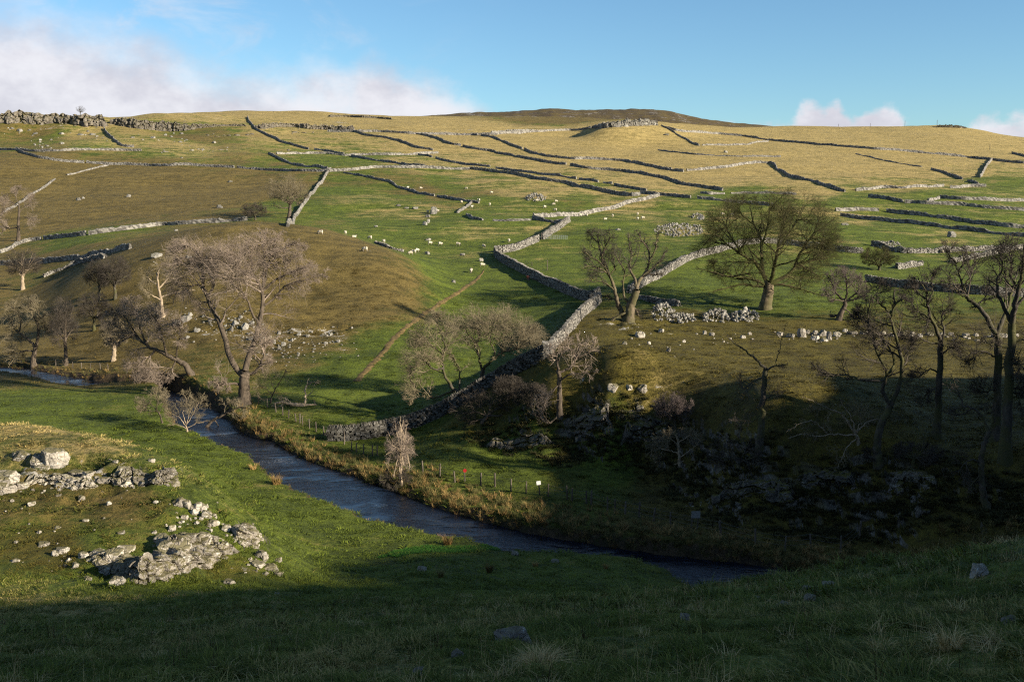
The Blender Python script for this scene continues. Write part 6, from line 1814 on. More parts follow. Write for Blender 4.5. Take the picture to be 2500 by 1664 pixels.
# ------------------------------------------------------------------ worn track
def build_track():
    m, t, bs = new_mat('worn_turf')
    geo = t.node('ShaderNodeNewGeometry')
    n = t.noise(geo.outputs['Position'], 1.6, 5, 0.7)
    t.l.new(t.mix(t.remap(n, 0.35, 0.65), (0.055, 0.040, 0.014), (0.17, 0.115, 0.042)), bs.inputs['Base Color'])
    bump(t, bs, n, 0.8, 0.15)
    P = hit(px('5', [(1128, 168), (1110, 200), (1040, 268), (950, 330), (830, 402), (700, 482), (600, 562), (500, 642), (430, 722), (340, 832), (260, 912), (200, 975)]))
    Q, L = resample(P[:, :2], 0.8)
    Q = smooth_line(Q, 3)
    T = np.gradient(Q, axis=0)
    T /= np.linalg.norm(T, axis=1)[:, None]
    Nn = np.stack([T[:, 1], -T[:, 0]], 1)
    rg = np.random.default_rng(9)
    k = 5
    rows = []
    for j, f in enumerate(np.linspace(-1, 1, k)):
        w = 0.55 * f * (1 + 0.35 * rg.normal(size=len(Q)) * (abs(f) > 0.9)) * np.sin(np.clip(np.linspace(0, 8, len(Q)), 0, np.pi / 2))
        xy = Q + Nn * w[:, None]
        rows.append(np.concatenate([xy, (H(xy[:, 0], xy[:, 1]) + (0.07 if abs(f) < 0.9 else -0.04))[:, None]], 1))
    V = np.stack(rows, 1).reshape(-1, 3)
    n_ = len(Q)
    i = np.arange(n_ - 1)[:, None] * k
    j = np.arange(k - 1)[None]
    F = np.stack([i + j, i + k + j, i + k + j + 1, i + j + 1], -1).reshape(-1, 4)
    tag(link('sheep_track', mesh_np('sheep_track', V, F, [m], True)), kind='structure')


build_track()


# ------------------------------------------------------------------ sheep
def sheep_mesh(name, pose):
    if pose == 'graze':
        spine = [(-.55, .74, .13), (-.42, .70, .27), (-.1, .68, .30), (.25, .68, .29), (.45, .66, .20), (.60, .52, .13), (.72, .34, .105), (.82, .20, .07)]
        zleg = 0.0
    elif pose == 'stand':
        spine = [(-.55, .74, .13), (-.42, .72, .27), (-.1, .70, .30), (.25, .71, .28), (.45, .78, .18), (.56, .92, .13), (.68, .98, .11), (.82, .90, .065)]
        zleg = 0.0
    else:
        spine = [(-.55, .34, .14), (-.42, .32, .28), (-.1, .31, .31), (.25, .33, .28), (.42, .42, .18), (.52, .58, .13), (.64, .64, .11), (.78, .57, .065)]
        zleg = None
    verts = [(x, 0, z) for x, z, r in spine]
    rad = [r for x, z, r in spine]
    edges = [(i, i + 1) for i in range(len(spine) - 1)]
    if zleg is not None:
        for ix, dx in ((1, 0.02), (3, 0.06)):
            for sy in (-1, 1):
                b = len(verts)
                x = spine[ix][0] + dx
                bend = -0.05 if ix == 1 else 0.02
                verts += [(x, .13 * sy, .44), (x + bend, .12 * sy, .24), (x, .12 * sy, -0.02)]
                rad += [.10, .045, .04]
                edges += [(ix, b), (b, b + 1), (b + 1, b + 2)]
    else:
        for ix, dx in ((1, 0.1), (3, 0.12)):
            for sy in (-1, 1):
                b = len(verts)
                x = spine[ix][0] + dx
                verts += [(x, .24 * sy, .14), (x + .14, .26 * sy, .06)]
                rad += [.10, .05]
                edges += [(ix, b), (b, b + 1)]
    me = bpy.data.meshes.new(name)
    me.from_pydata(verts, edges, [])
    o = bpy.data.objects.new('sheep_shape', me)
    COL.objects.link(o)
    sk = o.modifiers.new('skin', 'SKIN')
    sv = me.skin_vertices[0].data
    for i, r in enumerate(rad):
        sv[i].radius = (r, r * (0.92 if i < len(spine) else 1.0))
    sv[2].use_root = True
    sb = o.modifiers.new('sub', 'SUBSURF')
    sb.levels = 2
    sb.render_levels = 2
    dg = bpy.context.evaluated_depsgraph_get()
    ev = o.evaluated_get(dg)
    out = bpy.data.meshes.new_from_object(ev)
    out.name = name
    bpy.data.objects.remove(o)
    n = len(out.vertices)
    co = np.empty(n * 3)
    out.vertices.foreach_get('co', co)
    co = co.reshape(-1, 3)
    fleece = (np.abs(co[:, 2] - np.interp(co[:, 0], [s[0] for s in spine], [s[1] for s in spine])) < 0.6) & (co[:, 0] < .56)
    nz = pnoise(co[:, 0] * 14, co[:, 1] * 14 + co[:, 2] * 11, 3) * 0.018
    c = co.copy()
    c[:, 2] += nz * fleece
    c[:, 1] += nz * fleece * np.sign(co[:, 1])
    out.vertices.foreach_set('co', c.ravel())
    fc = np.empty(len(out.polygons) * 3)
    out.polygons.foreach_get('center', fc)
    fc = fc.reshape(-1, 3)
    idx = np.zeros(len(fc), int)
    head_x = {'graze': .62, 'stand': .60, 'lie': .56}[pose]
    idx[fc[:, 0] > head_x] = 1
    if zleg is not None:
        idx[fc[:, 2] < 0.30] = np.where(fc[fc[:, 2] < 0.30][:, 0] > head_x, 1, 2)
    out.polygons.foreach_set('material_index', idx.astype(np.int32))
    out.polygons.foreach_set('use_smooth', np.ones(len(fc), bool))
    return out


def plain(name, col, rough=0.9, var=0.25, sc=8.0):
    m, t, bs = new_mat(name)
    geo = t.node('ShaderNodeNewGeometry')
    n = t.noise(geo.outputs['Position'], sc, 4, 0.65)
    t.l.new(t.mix(t.remap(n, 0.3, 0.7), tuple(c * (1 - var) for c in col), tuple(min(1, c * (1 + var)) for c in col)), bs.inputs['Base Color'])
    bs.inputs['Roughness'].default_value = rough
    bump(t, bs, n, 0.5, 0.02)
    return m


M_FLEECE = plain('fleece', (0.42, 0.37, 0.28))
M_FACE = plain('sheep_face', (0.055, 0.048, 0.042))
M_LEG = plain('sheep_leg', (0.22, 0.19, 0.15))
M_RADDLE = plain('raddled_fleece', (0.30, 0.085, 0.045))
SM = {}
for pose in ('graze', 'stand', 'lie'):
    SM[pose] = sheep_mesh('sheep_' + pose, pose)
    for m in (M_FLEECE, M_FACE, M_LEG):
        SM[pose].materials.append(m)
SM['red'] = SM['graze'].copy()
SM['red'].materials[0] = M_RADDLE
SHEEP = [
    ('2', 122, 905, 'stand', 100, 'sheep standing alone highest on the knoll crest'), ('2', 180, 924, 'lie', 10, 'sheep lying on the knoll crest between two standing ones'),
    ('2', 288, 936, 'graze', 160, 'sheep grazing on the knoll crest above the rubble line'), ('2', 385, 962, 'stand', 80, 'sheep at the upper end of the rubble line'),
    ('2', 255, 1018, 'graze', 170, 'sheep grazing low on the brown side of the knoll'), ('2', 700, 972, 'graze', 20, 'left sheep of the three grazing in a level row'),
    ('2', 770, 978, 'graze', 15, 'middle sheep of the three grazing in a level row'), ('2', 893, 980, 'graze', -20, 'right sheep of the three grazing in a level row'),
    ('2', 1069, 995, 'graze', -60, 'sheep grazing just left of the wall bend'), ('2', 567, 1042, 'graze', 200, 'lowest sheep of the close trio'),
    ('2', 590, 1034, 'stand', 150, 'middle sheep of the close trio'), ('2', 611, 1022, 'graze', 30, 'highest sheep of the close trio'),
    ('2', 1058, 1124, 'graze', 5, 'sheep grazing broadside at the head of the worn track'), ('2', 979, 1164, 'graze', -95, 'sheep facing away left of the worn track'),
    ('2', 1372, 1216, 'red', -80, 'dark red marked sheep in the shade under the wall'), ('2', 1240, 957, 'stand', 90, 'sheep below the sunlit wall left of the gate'),
    ('2', 547, 590, 'stand', 30, 'sheep by the bend of the winding wall'), ('2', 637, 594, 'graze', 10, 'sheep just above the winding wall'),
    ('2', 946, 595, 'graze', 170, 'sheep grazing alone in the upper pasture'), ('2', 1120, 624, 'graze', 20, 'sheep right of the lone upper pasture one'),
    ('2', 1032, 677, 'stand', 150, 'sheep above the top corner of the hooked fold'), ('2', 915, 689, 'graze', 60, 'sheep left of the hooked fold'),
    ('2', 1108, 706, 'graze', 100, 'sheep inside the hooked fold field'), ('2', 985, 722, 'stand', 40, 'sheep tight inside the hook of the fold'),
    ('2', 1430, 680, 'graze', 0, 'sheep in front of the ruined hut'), ('2', 1545, 705, 'graze', 190, 'lower sheep of the pair right of the hut'),
    ('2', 1562, 685, 'graze', 10, 'upper sheep of the pair right of the hut'), ('2', 1483, 722, 'graze', 30, 'small sheep below the hut'),
    ('2', 1555, 742, 'graze', 170, 'sheep looking over the long pale wall'), ('2', 1727, 780, 'graze', 20, 'sheep under the long pale wall, left of two'),
    ('2', 1768, 775, 'lie', 160, 'sheep lying under the long pale wall, right of two'), ('2', 1897, 802, 'lie', 10, 'sheep lying in the open field below the long pale wall'),
    ('2', 1948, 785, 'stand', 80, 'sheep standing right of the lying one'), ('2', 2118, 772, 'graze', 90, 'top sheep of three above the stone spread'),
    ('2', 2120, 804, 'graze', 60, 'left lower sheep of three above the stone spread'), ('2', 2155, 799, 'graze', 5, 'right lower sheep of three above the stone spread'),
    ('2', 683, 757, 'stand', 120, 'sheep behind the squat boulder'), ('2', 750, 750, 'graze', 10, 'sheep beside the pointed boulder'),
    ('1', 2190, 902, 'graze', 175, 'leftmost sheep, at the foot of the steep wall'), ('3', 430, 722, 'graze', 10, 'sheep seen through the sycamore crown, left'),
    ('3', 490, 724, 'graze', 170, 'sheep seen through the sycamore crown, right'), ('3', 1830, 962, 'graze', 20, 'sheep by the ruined wall behind the tall trees, left'),
    ('3', 1872, 958, 'lie', 160, 'sheep by the ruined wall behind the tall trees, right'),
]
for z, x, y, pose, rot, lab in SHEEP:
    P = hit(px(z, [(x, y)]))[0]
    o = link('sheep', SM[pose], None, P, (0, 0, R(rot)), (1.0,) * 3)
    tag(o, lab, 'sheep', 'sheep grazing in the pasture')


# ------------------------------------------------------------------ fences, posts, signs
M_POST = bark_material('weathered_post', (0.045, 0.037, 0.028), (0.12, 0.10, 0.078))
M_WIRE = plain('fence_wire', (0.10, 0.10, 0.10), 0.6)
M_WHITE = plain('white_board', (0.45, 0.45, 0.43), 0.6, 0.06)
M_RED = plain('red_board', (0.24, 0.010, 0.010), 0.5, 0.08)
M_GREY = plain('grey_board', (0.17, 0.165, 0.155), 0.7, 0.15)
M_GALV = plain('galvanised_steel', (0.30, 0.34, 0.34), 0.5, 0.1)


def post_geo(h, r, rg, lean=0.06):
    n = 7
    a = np.linspace(0, 2 * np.pi, n, endpoint=False) + rg.random()
    L = []
    dx, dy = lean * rg.normal(size=2)
    for zf, rf in ((-0.4, 1.08), (0.5 * h, 1.0), (h, 0.92), (h + 0.02, 0.6)):
        jr = r * rf * (1 + 0.12 * (rg.random(n) - 0.5))
        L.append(np.stack([jr * np.cos(a) + dx * max(zf, 0), jr * np.sin(a) + dy * max(zf, 0), np.full(n, zf)], 1))
    V = np.concatenate(L + [np.array([[dx * h, dy * h, h + 0.03]])])
    i = np.arange(3)[:, None] * n
    j = np.arange(n)[None]
    F = np.stack([i + j, i + (j + 1) % n, i + n + (j + 1) % n, i + n + j], -1).reshape(-1, 4)
    F3 = np.stack([3 * n + np.arange(n), 3 * n + (np.arange(n) + 1) % n, np.full(n, 4 * n)], -1)
    return V, F, F3


def post_mesh(h, r, rg, mat, lean=0.06):
    V, F, F3 = post_geo(h, r, rg, lean)
    return mesh_np('post', V, [F, F3], [mat], True)


def fence(label, z, bases, h, seed):
    rg = np.random.default_rng(seed)
    P = hit(px(z, bases))
    root = empty('post_and_wire_fence', P[0])
    tag(root, label, 'fence', 'post and wire fences by the stream', 'thing')
    for p in P:
        hh = h * (0.9 + 0.25 * rg.random())
        link('post', post_mesh(hh, 0.065 + 0.02 * rg.random(), rg, M_POST, 0.05), root, Vector(p) - root.location)
    for zf in (0.35, 0.65, 0.95):
        C = P + np.array([0, 0, h * zf]) - np.array(root.location)
        Q = []
        for a, b in zip(C[:-1], C[1:]):
            for f in (0, .33, .66):
                q = a * (1 - f) + b * f
                Q.append(q - np.array([0, 0, 0.05 * math.sin(math.pi * f)]))
        Q.append(C[-1])
        V, F = tubes(np.array(Q)[None], np.full((1, len(Q)), 0.008), 4)
        link('wire', mesh_np('wire', V, F, [M_WIRE], True), root)
    return root


fence('long fence along the far stream bank below the dark crag', '8', [(548, 362), (645, 382), (732, 418), (880, 436), (962, 442), (1053, 468), (1142, 478), (1268, 500), (1378, 516), (1405, 527), (1488, 537), (1515, 547), (1610, 582), (1650, 585), (1710, 602), (1790, 616), (1873, 640), (1970, 660), (2265, 722)], 1.15, 1)
fence('dark broken fence end leaning in the shade at lower right', '9', [(612, 490), (810, 545), (980, 572), (1130, 560), (1300, 590), (1410, 500)], 1.2, 2)
fence('fence running from the biggest tree to the foot of the dark wall', '4', [(1650, 1272), (1705, 1292), (1762, 1322), (1803, 1342), (1840, 1362), (1888, 1382), (1912, 1392), (1930, 1402), (1975, 1427), (2017, 1447), (2067, 1467), (2110, 1468), (2195, 1505)], 1.05, 3)
fence('short fence between the wall foot and the pale sapling', '8', [(95, 200), (137, 240), (165, 242), (205, 258), (258, 266), (285, 264)], 1.1, 4)
fence('far left fence along the stream under the slim trees', '4', [(355, 1028), (405, 1028), (465, 1042), (520, 1042), (575, 1048), (640, 1050), (690, 1052)], 1.0, 5)


def board_mesh(w, h, t, mat, round_=False):
    bm = bmesh.new()
    if round_:
        bmesh.ops.create_cone(bm, cap_ends=True, segments=24, radius1=w / 2, radius2=w / 2, depth=t)
        bmesh.ops.rotate(bm, verts=bm.verts, cent=(0, 0, 0), matrix=Matrix.Rotation(R(90), 3, 'X'))
    else:
        bmesh.ops.create_cube(bm, size=1)
        bmesh.ops.scale(bm, verts=bm.verts, vec=(w, t, h))
        vert_edges = [e for e in bm.edges if abs(e.verts[0].co.y - e.verts[1].co.y) > 1e-5]
        bmesh.ops.bevel(bm, geom=vert_edges, offset=0.05, segments=3, affect='EDGES', profile=0.5)
    me = bpy.data.meshes.new('board')
    bm.to_mesh(me)
    bm.free()
    me.materials.append(mat)
    return me


def sign(label, z, x, y, posts, board, size, bh, rotz, lean=0.0, round_=False):
    rg = np.random.default_rng(int(x))
    P = hit(px(z, [(x, y)]))[0]
    root = empty('sign_board', P)
    root.rotation_euler = (0, lean, rotz)
    tag(root, label, 'sign', 'notices by the stream')
    for dx in posts:
        link('post', post_mesh(bh + 0.15, 0.06, rg, M_POST, 0.02), root, (dx, 0.06, 0))
    link('board', board_mesh(*size, board, round_), root, (0, -0.06, bh), (R(-8), 0, 0))
    return root


sign('small white notice on a leaning fence post', '8', 1217, 490, (0.03,), M_WHITE, (0.40, 0.34, 0.03), 1.15, R(12), R(-4))
sign('round red marker on a post by the stream fence', '8', 789, 414, (0.0,), M_RED, (0.34, 0.34, 0.05), 1.12, R(8), 0, True)
sign('grey board between two posts near the sunlit crags', '8', 2110, 686, (-0.26, 0.26), M_GREY, (0.78, 0.56, 0.04), 1.25, R(15), R(3))


def lone_post(label, z, x, y, ytop, r=0.07, name='post', cat='post'):
    P = hit(px(z, [(x, y)]))[0]
    h = (y - ytop) / ZF[z][2] * P[1] / FPX
    o = link(name, post_mesh(h, r, np.random.default_rng(int(x)), M_POST, 0.01), None, P)
    tag(o, label, cat, 'lone posts and poles')


lone_post('wooden post standing alone behind the shadowed wall', '2', 1500, 1145, 1078, 0.09)
lone_post('low stake left of the lone wooden post', '2', 1396, 1118, 1090, 0.07)
lone_post('tallest pole on the right hand skyline', '3', 1797, 164, 114, 0.16, 'utility_pole', 'pole')
lone_post('thin pole left of the tallest one on the right skyline', '3', 1592, 152, 118, 0.13, 'utility_pole', 'pole')
lone_post('short pole above the middle of the right skyline', '3', 1169, 154, 138, 0.14, 'utility_pole', 'pole')
lone_post('faint pole between the short and thin skyline poles', '3', 1371, 160, 134, 0.12, 'utility_pole', 'pole')
lone_post('pole on the golden slope near the right edge', '3', 2134, 302, 262, 0.13, 'utility_pole', 'pole')
lone_post('left gate post in the sunlit wall gap', '2', 1444, 942, 898, 0.10)
lone_post('right gate post in the sunlit wall gap', '2', 1462, 938, 892, 0.10)


def hurdle(label, z, a, b, h):
    P = hit(px(z, [a, b]))
    root = empty('metal_hurdle', P[0])
    tag(root, label, 'hurdle', 'sheep hurdles by the gate')
    A = np.zeros(3)
    B = P[1] - P[0]
    for f in np.linspace(0, 1, 7):
        q = A * (1 - f) + B * f
        V, F = tubes(np.array([[q + [0, 0, -0.1], q + [0, 0, h]]]), np.full((1, 2), 0.022), 6)
        link('upright', mesh_np('upright', V, F, [M_GALV], True), root)
    for zf in (0.15, 0.4, 0.65, 0.9, 1.0):
        V, F = tubes(np.array([[A + [0, 0, h * zf], B + [0, 0, h * zf]]]), np.full((1, 2), 0.022), 6)
        link('bar', mesh_np('bar', V, F, [M_GALV], True), root)


hurdle('left galvanised hurdle beside the wall gap', '2', (1492, 934), (1552, 936), 1.1)
hurdle('right galvanised hurdle beside the wall gap', '2', (1556, 936), (1638, 938), 1.1)


# ------------------------------------------------------------------ grass
def grass_material(name, lift=1.0, own=None):
    m, t, bs = new_mat(name)
    geo = t.node('ShaderNodeNewGeometry')
    oi = t.node('ShaderNodeObjectInfo')
    n = t.noise(geo.outputs['Position'], 0.5, 3, 0.6)
    n2 = t.noise(geo.outputs['Position'], 6.0, 2, 0.6)
    v = t.math('ADD', t.math('ADD', t.math('MULTIPLY', t.math('SUBTRACT', n, 0.5), 1.3), t.math('SUBTRACT', oi.outputs['Random'], 0.5)), t.math('MULTIPLY', t.math('SUBTRACT', n2, 0.5), 0.8))
    if own:
        col = t.mix(t.remap(v, -0.7, 0.7), own[0], own[1])
    else:
        a = t.node('ShaderNodeAttribute', attribute_name='cover', attribute_type='INSTANCER')
        s = t.node('ShaderNodeSeparateColor')
        t.l.new(a.outputs['Color'], s.inputs[0])
        tn = t.remap(v, -0.6, 0.6)
        k = lambda c: tuple(x * lift for x in c)
        col = t.mix(tn, k(GREEN2), k(GREEN))
        col = t.mix(t.remap(t.math('ADD', s.outputs[2], t.math('MULTIPLY', v, 0.3)), 0.25, 0.75), col, t.mix(tn, k(OLIVE2), k(OLIVE)))
        col = t.mix(t.remap(t.math('ADD', s.outputs[0], t.math('MULTIPLY', v, 0.45)), 0.25, 0.75), col, t.mix(tn, k(STRAW2), k(STRAW)))
        col = t.mix(t.remap(t.math('ADD', s.outputs[1], t.math('MULTIPLY', v, 0.45)), 0.25, 0.75), col, t.mix(tn, k(BROWN2), k(BROWN)))
    t.l.new(col, bs.inputs['Base Color'])
    bs.inputs['Roughness'].default_value = 0.75
    return m


def tuft_mesh(name, seed, n, rad, h0, h1, w, bend, mat):
    rg = np.random.default_rng(seed)
    a = rg.uniform(0, 2 * np.pi, n)
    r = rad * np.sqrt(rg.random(n))
    b0 = np.stack([r * np.cos(a), r * np.sin(a), np.full(n, -0.03)], 1)
    h = rg.uniform(h0, h1, n)
    da = a + rg.normal(size=n) * 0.9
    out = np.stack([np.cos(da), np.sin(da), 0 * da], 1)
    be = bend * rg.uniform(0.3, 1.3, n)
    mid = b0 + out * (be * h * 0.30)[:, None] + np.stack([0 * h, 0 * h, h * 0.62], 1)
    tip = b0 + out * (be * h * 0.95)[:, None] + np.stack([0 * h, 0 * h, h * (1.0 - 0.25 * be)], 1)
    fa = rg.uniform(0, np.pi, n)
    sd = np.stack([np.cos(fa), np.sin(fa), 0 * fa], 1) * (w * rg.uniform(0.6, 1.3, n))[:, None] * 0.5
    V = np.stack([b0 - sd, b0 + sd, mid - sd * 0.7, mid + sd * 0.7, tip], 1).reshape(-1, 3)
    i = 5 * np.arange(n)[:, None]
    F = (i[:, None, :] + np.array([[0, 1, 3, 2]])).reshape(-1, 4)
    F3 = (i[:, None, :] + np.array([[2, 3, 4]])).reshape(-1, 3)
    return mesh_np(name, V, [F, F3], [mat], True)


M_GRASS = grass_material('grass_blades')
M_RUSH = grass_material('rush_blades', own=((0.10, 0.062, 0.020), (0.36, 0.235, 0.085)))
M_RUSHG = grass_material('green_rush_blades', own=((0.045, 0.050, 0.014), (0.15, 0.13, 0.045)))
M_STEM = grass_material('dry_stems', own=((0.26, 0.185, 0.075), (0.50, 0.385, 0.18)))
M_STRAWT = grass_material('straw_tussock', own=((0.38, 0.28, 0.11), (0.62, 0.49, 0.25)))
M_WEED = grass_material('weed_stalks', own=((0.030, 0.020, 0.010), (0.085, 0.058, 0.028)))


def instancer(name, proto_mesh, P, rotz, scale, cover, tilt=None):
    """one stuff object: a point sheet whose points each carry a copy of a tuft."""
    proto = bpy.data.objects.new(name + '_tuft', proto_mesh)       # only a shape source, not placed in the scene
    n = len(P)
    me = bpy.data.meshes.new(name)
    me.vertices.add(n)
    me.vertices.foreach_set('co', np.asarray(P, np.float32).ravel())
    a = me.attributes.new('rot', 'FLOAT_VECTOR', 'POINT')
    rv = np.zeros((n, 3), np.float32)
    rv[:, 2] = rotz
    if tilt is not None:
        rv[:, :2] = tilt
    a.data.foreach_set('vector', rv.ravel())
    a = me.attributes.new('siz', 'FLOAT_VECTOR', 'POINT')
    a.data.foreach_set('vector', np.asarray(scale, np.float32).ravel())
    a = me.attributes.new('cover', 'FLOAT_COLOR', 'POINT')
    a.data.foreach_set('color', np.concatenate([cover, np.ones((n, 1))], 1).astype(np.float32).ravel())
    o = link(name, me)
    ng = bpy.data.node_groups.new(name + '_scatter', 'GeometryNodeTree')
    ng.interface.new_socket('Geometry', in_out='INPUT', socket_type='NodeSocketGeometry')
    ng.interface.new_socket('Geometry', in_out='OUTPUT', socket_type='NodeSocketGeometry')
    gi = ng.nodes.new('NodeGroupInput')
    go = ng.nodes.new('NodeGroupOutput')
    iop = ng.nodes.new('GeometryNodeInstanceOnPoints')
    oi = ng.nodes.new('GeometryNodeObjectInfo')
    oi.inputs['Object'].default_value = proto
    oi.inputs['As Instance'].default_value = True
    na = ng.nodes.new('GeometryNodeInputNamedAttribute')
    na.data_type = 'FLOAT_VECTOR'
    na.inputs['Name'].default_value = 'rot'
    nb = ng.nodes.new('GeometryNodeInputNamedAttribute')
    nb.data_type = 'FLOAT_VECTOR'
    nb.inputs['Name'].default_value = 'siz'
    e2r = ng.nodes.new('FunctionNodeEulerToRotation')
    ng.links.new(gi.outputs[0], iop.inputs['Points'])
    ng.links.new(oi.outputs['Geometry'], iop.inputs['Instance'])
    ng.links.new(na.outputs[0], e2r.inputs[0])
    ng.links.new(e2r.outputs[0], iop.inputs['Rotation'])
    ng.links.new(nb.outputs[0], iop.inputs['Scale'])
    ng.links.new(iop.outputs[0], go.inputs[0])
    md = o.modifiers.new('scatter', 'NODES')
    md.node_group = ng
    return o


# ground cover looked up from the terrain vertices
_cov = np.empty(len(GROUND.data.vertices) * 4, np.float32)
GROUND.data.attributes['cover'].data.foreach_get('color', _cov)
_cov = _cov.reshape(-1, 4)[:len(RAD) * len(THE), :3].reshape(len(RAD), len(THE), 3)


def cover_at(x, y):
    i = np.clip(np.searchsorted(RAD, np.hypot(x, y)), 0, len(RAD) - 1)
    j = np.clip(np.searchsorted(THE, np.arctan2(x, y)), 0, len(THE) - 1)
    return _cov[i, j]


def scatter(n, r0, r1, seed, half=R(32.5), clump=0.0):
    rg = np.random.default_rng(seed)
    m = int(n * 2.2)
    r = np.sqrt(rg.uniform(r0 ** 2, r1 ** 2, m))
    th = rg.uniform(-half, half, m)
    x, y = r * np.sin(th), r * np.cos(th)
    keep = np.ones(m, bool)
    if clump:
        dn = pnoise(x / 2.3, y / 2.3, seed) + 0.6 * pnoise(x / 0.9, y / 0.9, seed + 1)
        keep &= dn > rg.uniform(-clump, clump, m) * 0.5
    sd = river_sd(x, y)
    keep &= sd > 0.25
    # only what can be seen: skip ground hidden behind the nearer brow or mound
    x, y = x[keep][:n], y[keep][:n]
    z = H(x, y)
    vis = np.ones(len(x), bool)
    for f in np.linspace(0.3, 0.97, 16):
        vis &= H(x * f, y * f) < z * f + 0.5
    return x[vis], y[vis], z[vis], rg


GRASS_BANDS = [('turf_grass', 46000, 7.5, 24, 11, (0.9, 0.5), 0.0), ('meadow_grass', 37000, 24, 60, 12, (1.5, 0.7), 0.0), ('field_grass', 30000, 60, 125, 13, (2.0, 0.6), 0.0), ('pasture_grass', 18000, 125, 195, 14, (2.2, 0.5), 0.3)]
for nm, n, r0, r1, seed, (sx, sz), cl in GRASS_BANDS:
    x, y, z, rg = scatter(n, r0, r1, seed, clump=cl)
    k = len(x)
    half = rg.random(k) < 0.5
    for q, sel in enumerate((half, ~half)):
        me = tuft_mesh(nm + '_blades', seed * 3 + q, 26, 0.13, 0.06, 0.19 if q == 0 else 0.15, 0.011 if r0 < 60 else 0.016, 0.9, M_GRASS)
        kk = sel.sum()
        s = rg.uniform(0.65, 1.3, kk) * np.clip(1 + 1.5 * pnoise(x[sel] / 1.6, y[sel] / 1.6, 81) + 1.2 * pnoise(x[sel] / 0.6, y[sel] / 0.6, 82), 0.3, 2.2)
        sc = np.stack([s * sx, s * sx, s * sz * rg.uniform(0.7, 1.3, kk)], 1)
        o = instancer(nm, me, np.stack([x[sel], y[sel], z[sel]], 1), rg.uniform(0, 6.28, kk), sc, cover_at(x[sel], y[sel]))
        tag(o, {'turf_grass': 'short rough grass on the shaded foreground bank', 'meadow_grass': 'short grass on the lower foreground slope', 'field_grass': 'grass of the fields beside the stream', 'pasture_grass': 'grass tufts of the sheep pasture'}[nm], 'grass', None, 'stuff')

# ivy and bramble undergrowth on the crags, coloured dark to deepen the bank's shade
M_SCRUB = grass_material('undergrowth_leaves', own=((0.012, 0.014, 0.004), (0.070, 0.062, 0.018)))
rg = np.random.default_rng(66)
x = rg.uniform(-12, 45, 26000)
y = rg.uniform(70, 112, 26000)
th_ok = np.abs(np.arctan2(x, y)) < R(29.4)
d = crag_mask(x, y) + 0.25 * pnoise(x / 2.5, y / 2.5, 51)
ok = th_ok & (d > rg.uniform(0.35, 1.05, len(x))) & (river_sd(x, y) > 2.5)
x, y = x[ok], y[ok]
me = tuft_mesh('undergrowth_leaves', 71, 40, 0.26, 0.10, 0.42, 0.05, 1.2, M_SCRUB)
s = rg.uniform(0.6, 1.5, len(x))
o = instancer('undergrowth', me, np.stack([x, y, H(x, y)], 1), rg.uniform(0, 6.28, len(x)), np.stack([s, s, s * 0.9], 1), np.zeros((len(x), 3)))
tag(o, 'dark ivy and bramble undergrowth deepening the shade on the crags', 'undergrowth', None, 'stuff')

# bleached coarse tufts scattered through the foreground turf
x, y, z, rg = scatter(1500, 8.5, 50, 24, clump=1.4)
me = tuft_mesh('coarse_blades', 55, 22, 0.12, 0.10, 0.30, 0.008, 1.0, M_STEM)
s = rg.uniform(0.5, 1.2, len(x))
o = instancer('coarse_grass', me, np.stack([x, y, z], 1), rg.uniform(0, 6.28, len(x)), np.stack([s * 1.2, s * 1.2, s * 0.8], 1), np.zeros((len(x), 3)))
tag(o, 'bleached coarse tufts among the foreground grass', 'grass', None, 'stuff')

# tall dry stems in the foreground
x, y, z, rg = scatter(900, 9, 34, 21, clump=0.5)
me = tuft_mesh('dry_stem', 5, 5, 0.10, 0.22, 0.55, 0.006, 0.55, M_STEM)
s = rg.uniform(0.6, 1.3, len(x))
o = instancer('dry_grass_stems', me, np.stack([x, y, z], 1), rg.uniform(0, 6.28, len(x)), np.stack([s] * 3, 1), np.zeros((len(x), 3)))
tag(o, 'thin straw coloured seed stems over the foreground grass', 'grass', None, 'stuff')


# dark dead weed stalks standing in the foreground grass
x, y, z, rg = scatter(420, 9, 40, 28, clump=0.8)
me = tuft_mesh('weed_stalk', 6, 6, 0.07, 0.18, 0.50, 0.010, 0.35, M_WEED)
s = rg.uniform(0.6, 1.3, len(x))
o = instancer('weed_stalks', me, np.stack([x, y, z], 1), rg.uniform(0, 6.28, len(x)), np.stack([s] * 3, 1), np.zeros((len(x), 3)))
tag(o, 'dark dead weed stalks standing in the foreground grass', 'weeds', None, 'stuff')

# rushes along the banks
def along(P, a, b, n, rg, omin, omax, side):
    s = np.concatenate([[0], np.cumsum(np.hypot(*np.diff(P, axis=0).T))])
    q = rg.uniform(a, b, n) * s[-1]
    X = np.interp(q, s, P[:, 0])
    Yv = np.interp(q, s, P[:, 1])
    i = np.clip(np.searchsorted(s, q) - 1, 0, len(P) - 2)
    T = P[i + 1] - P[i]
    T /= np.linalg.norm(T, axis=1)[:, None]
    off = side * (omin + (omax - omin) * rg.random(n) ** 1.4)
    return X - T[:, 1] * off, Yv + T[:, 0] * off


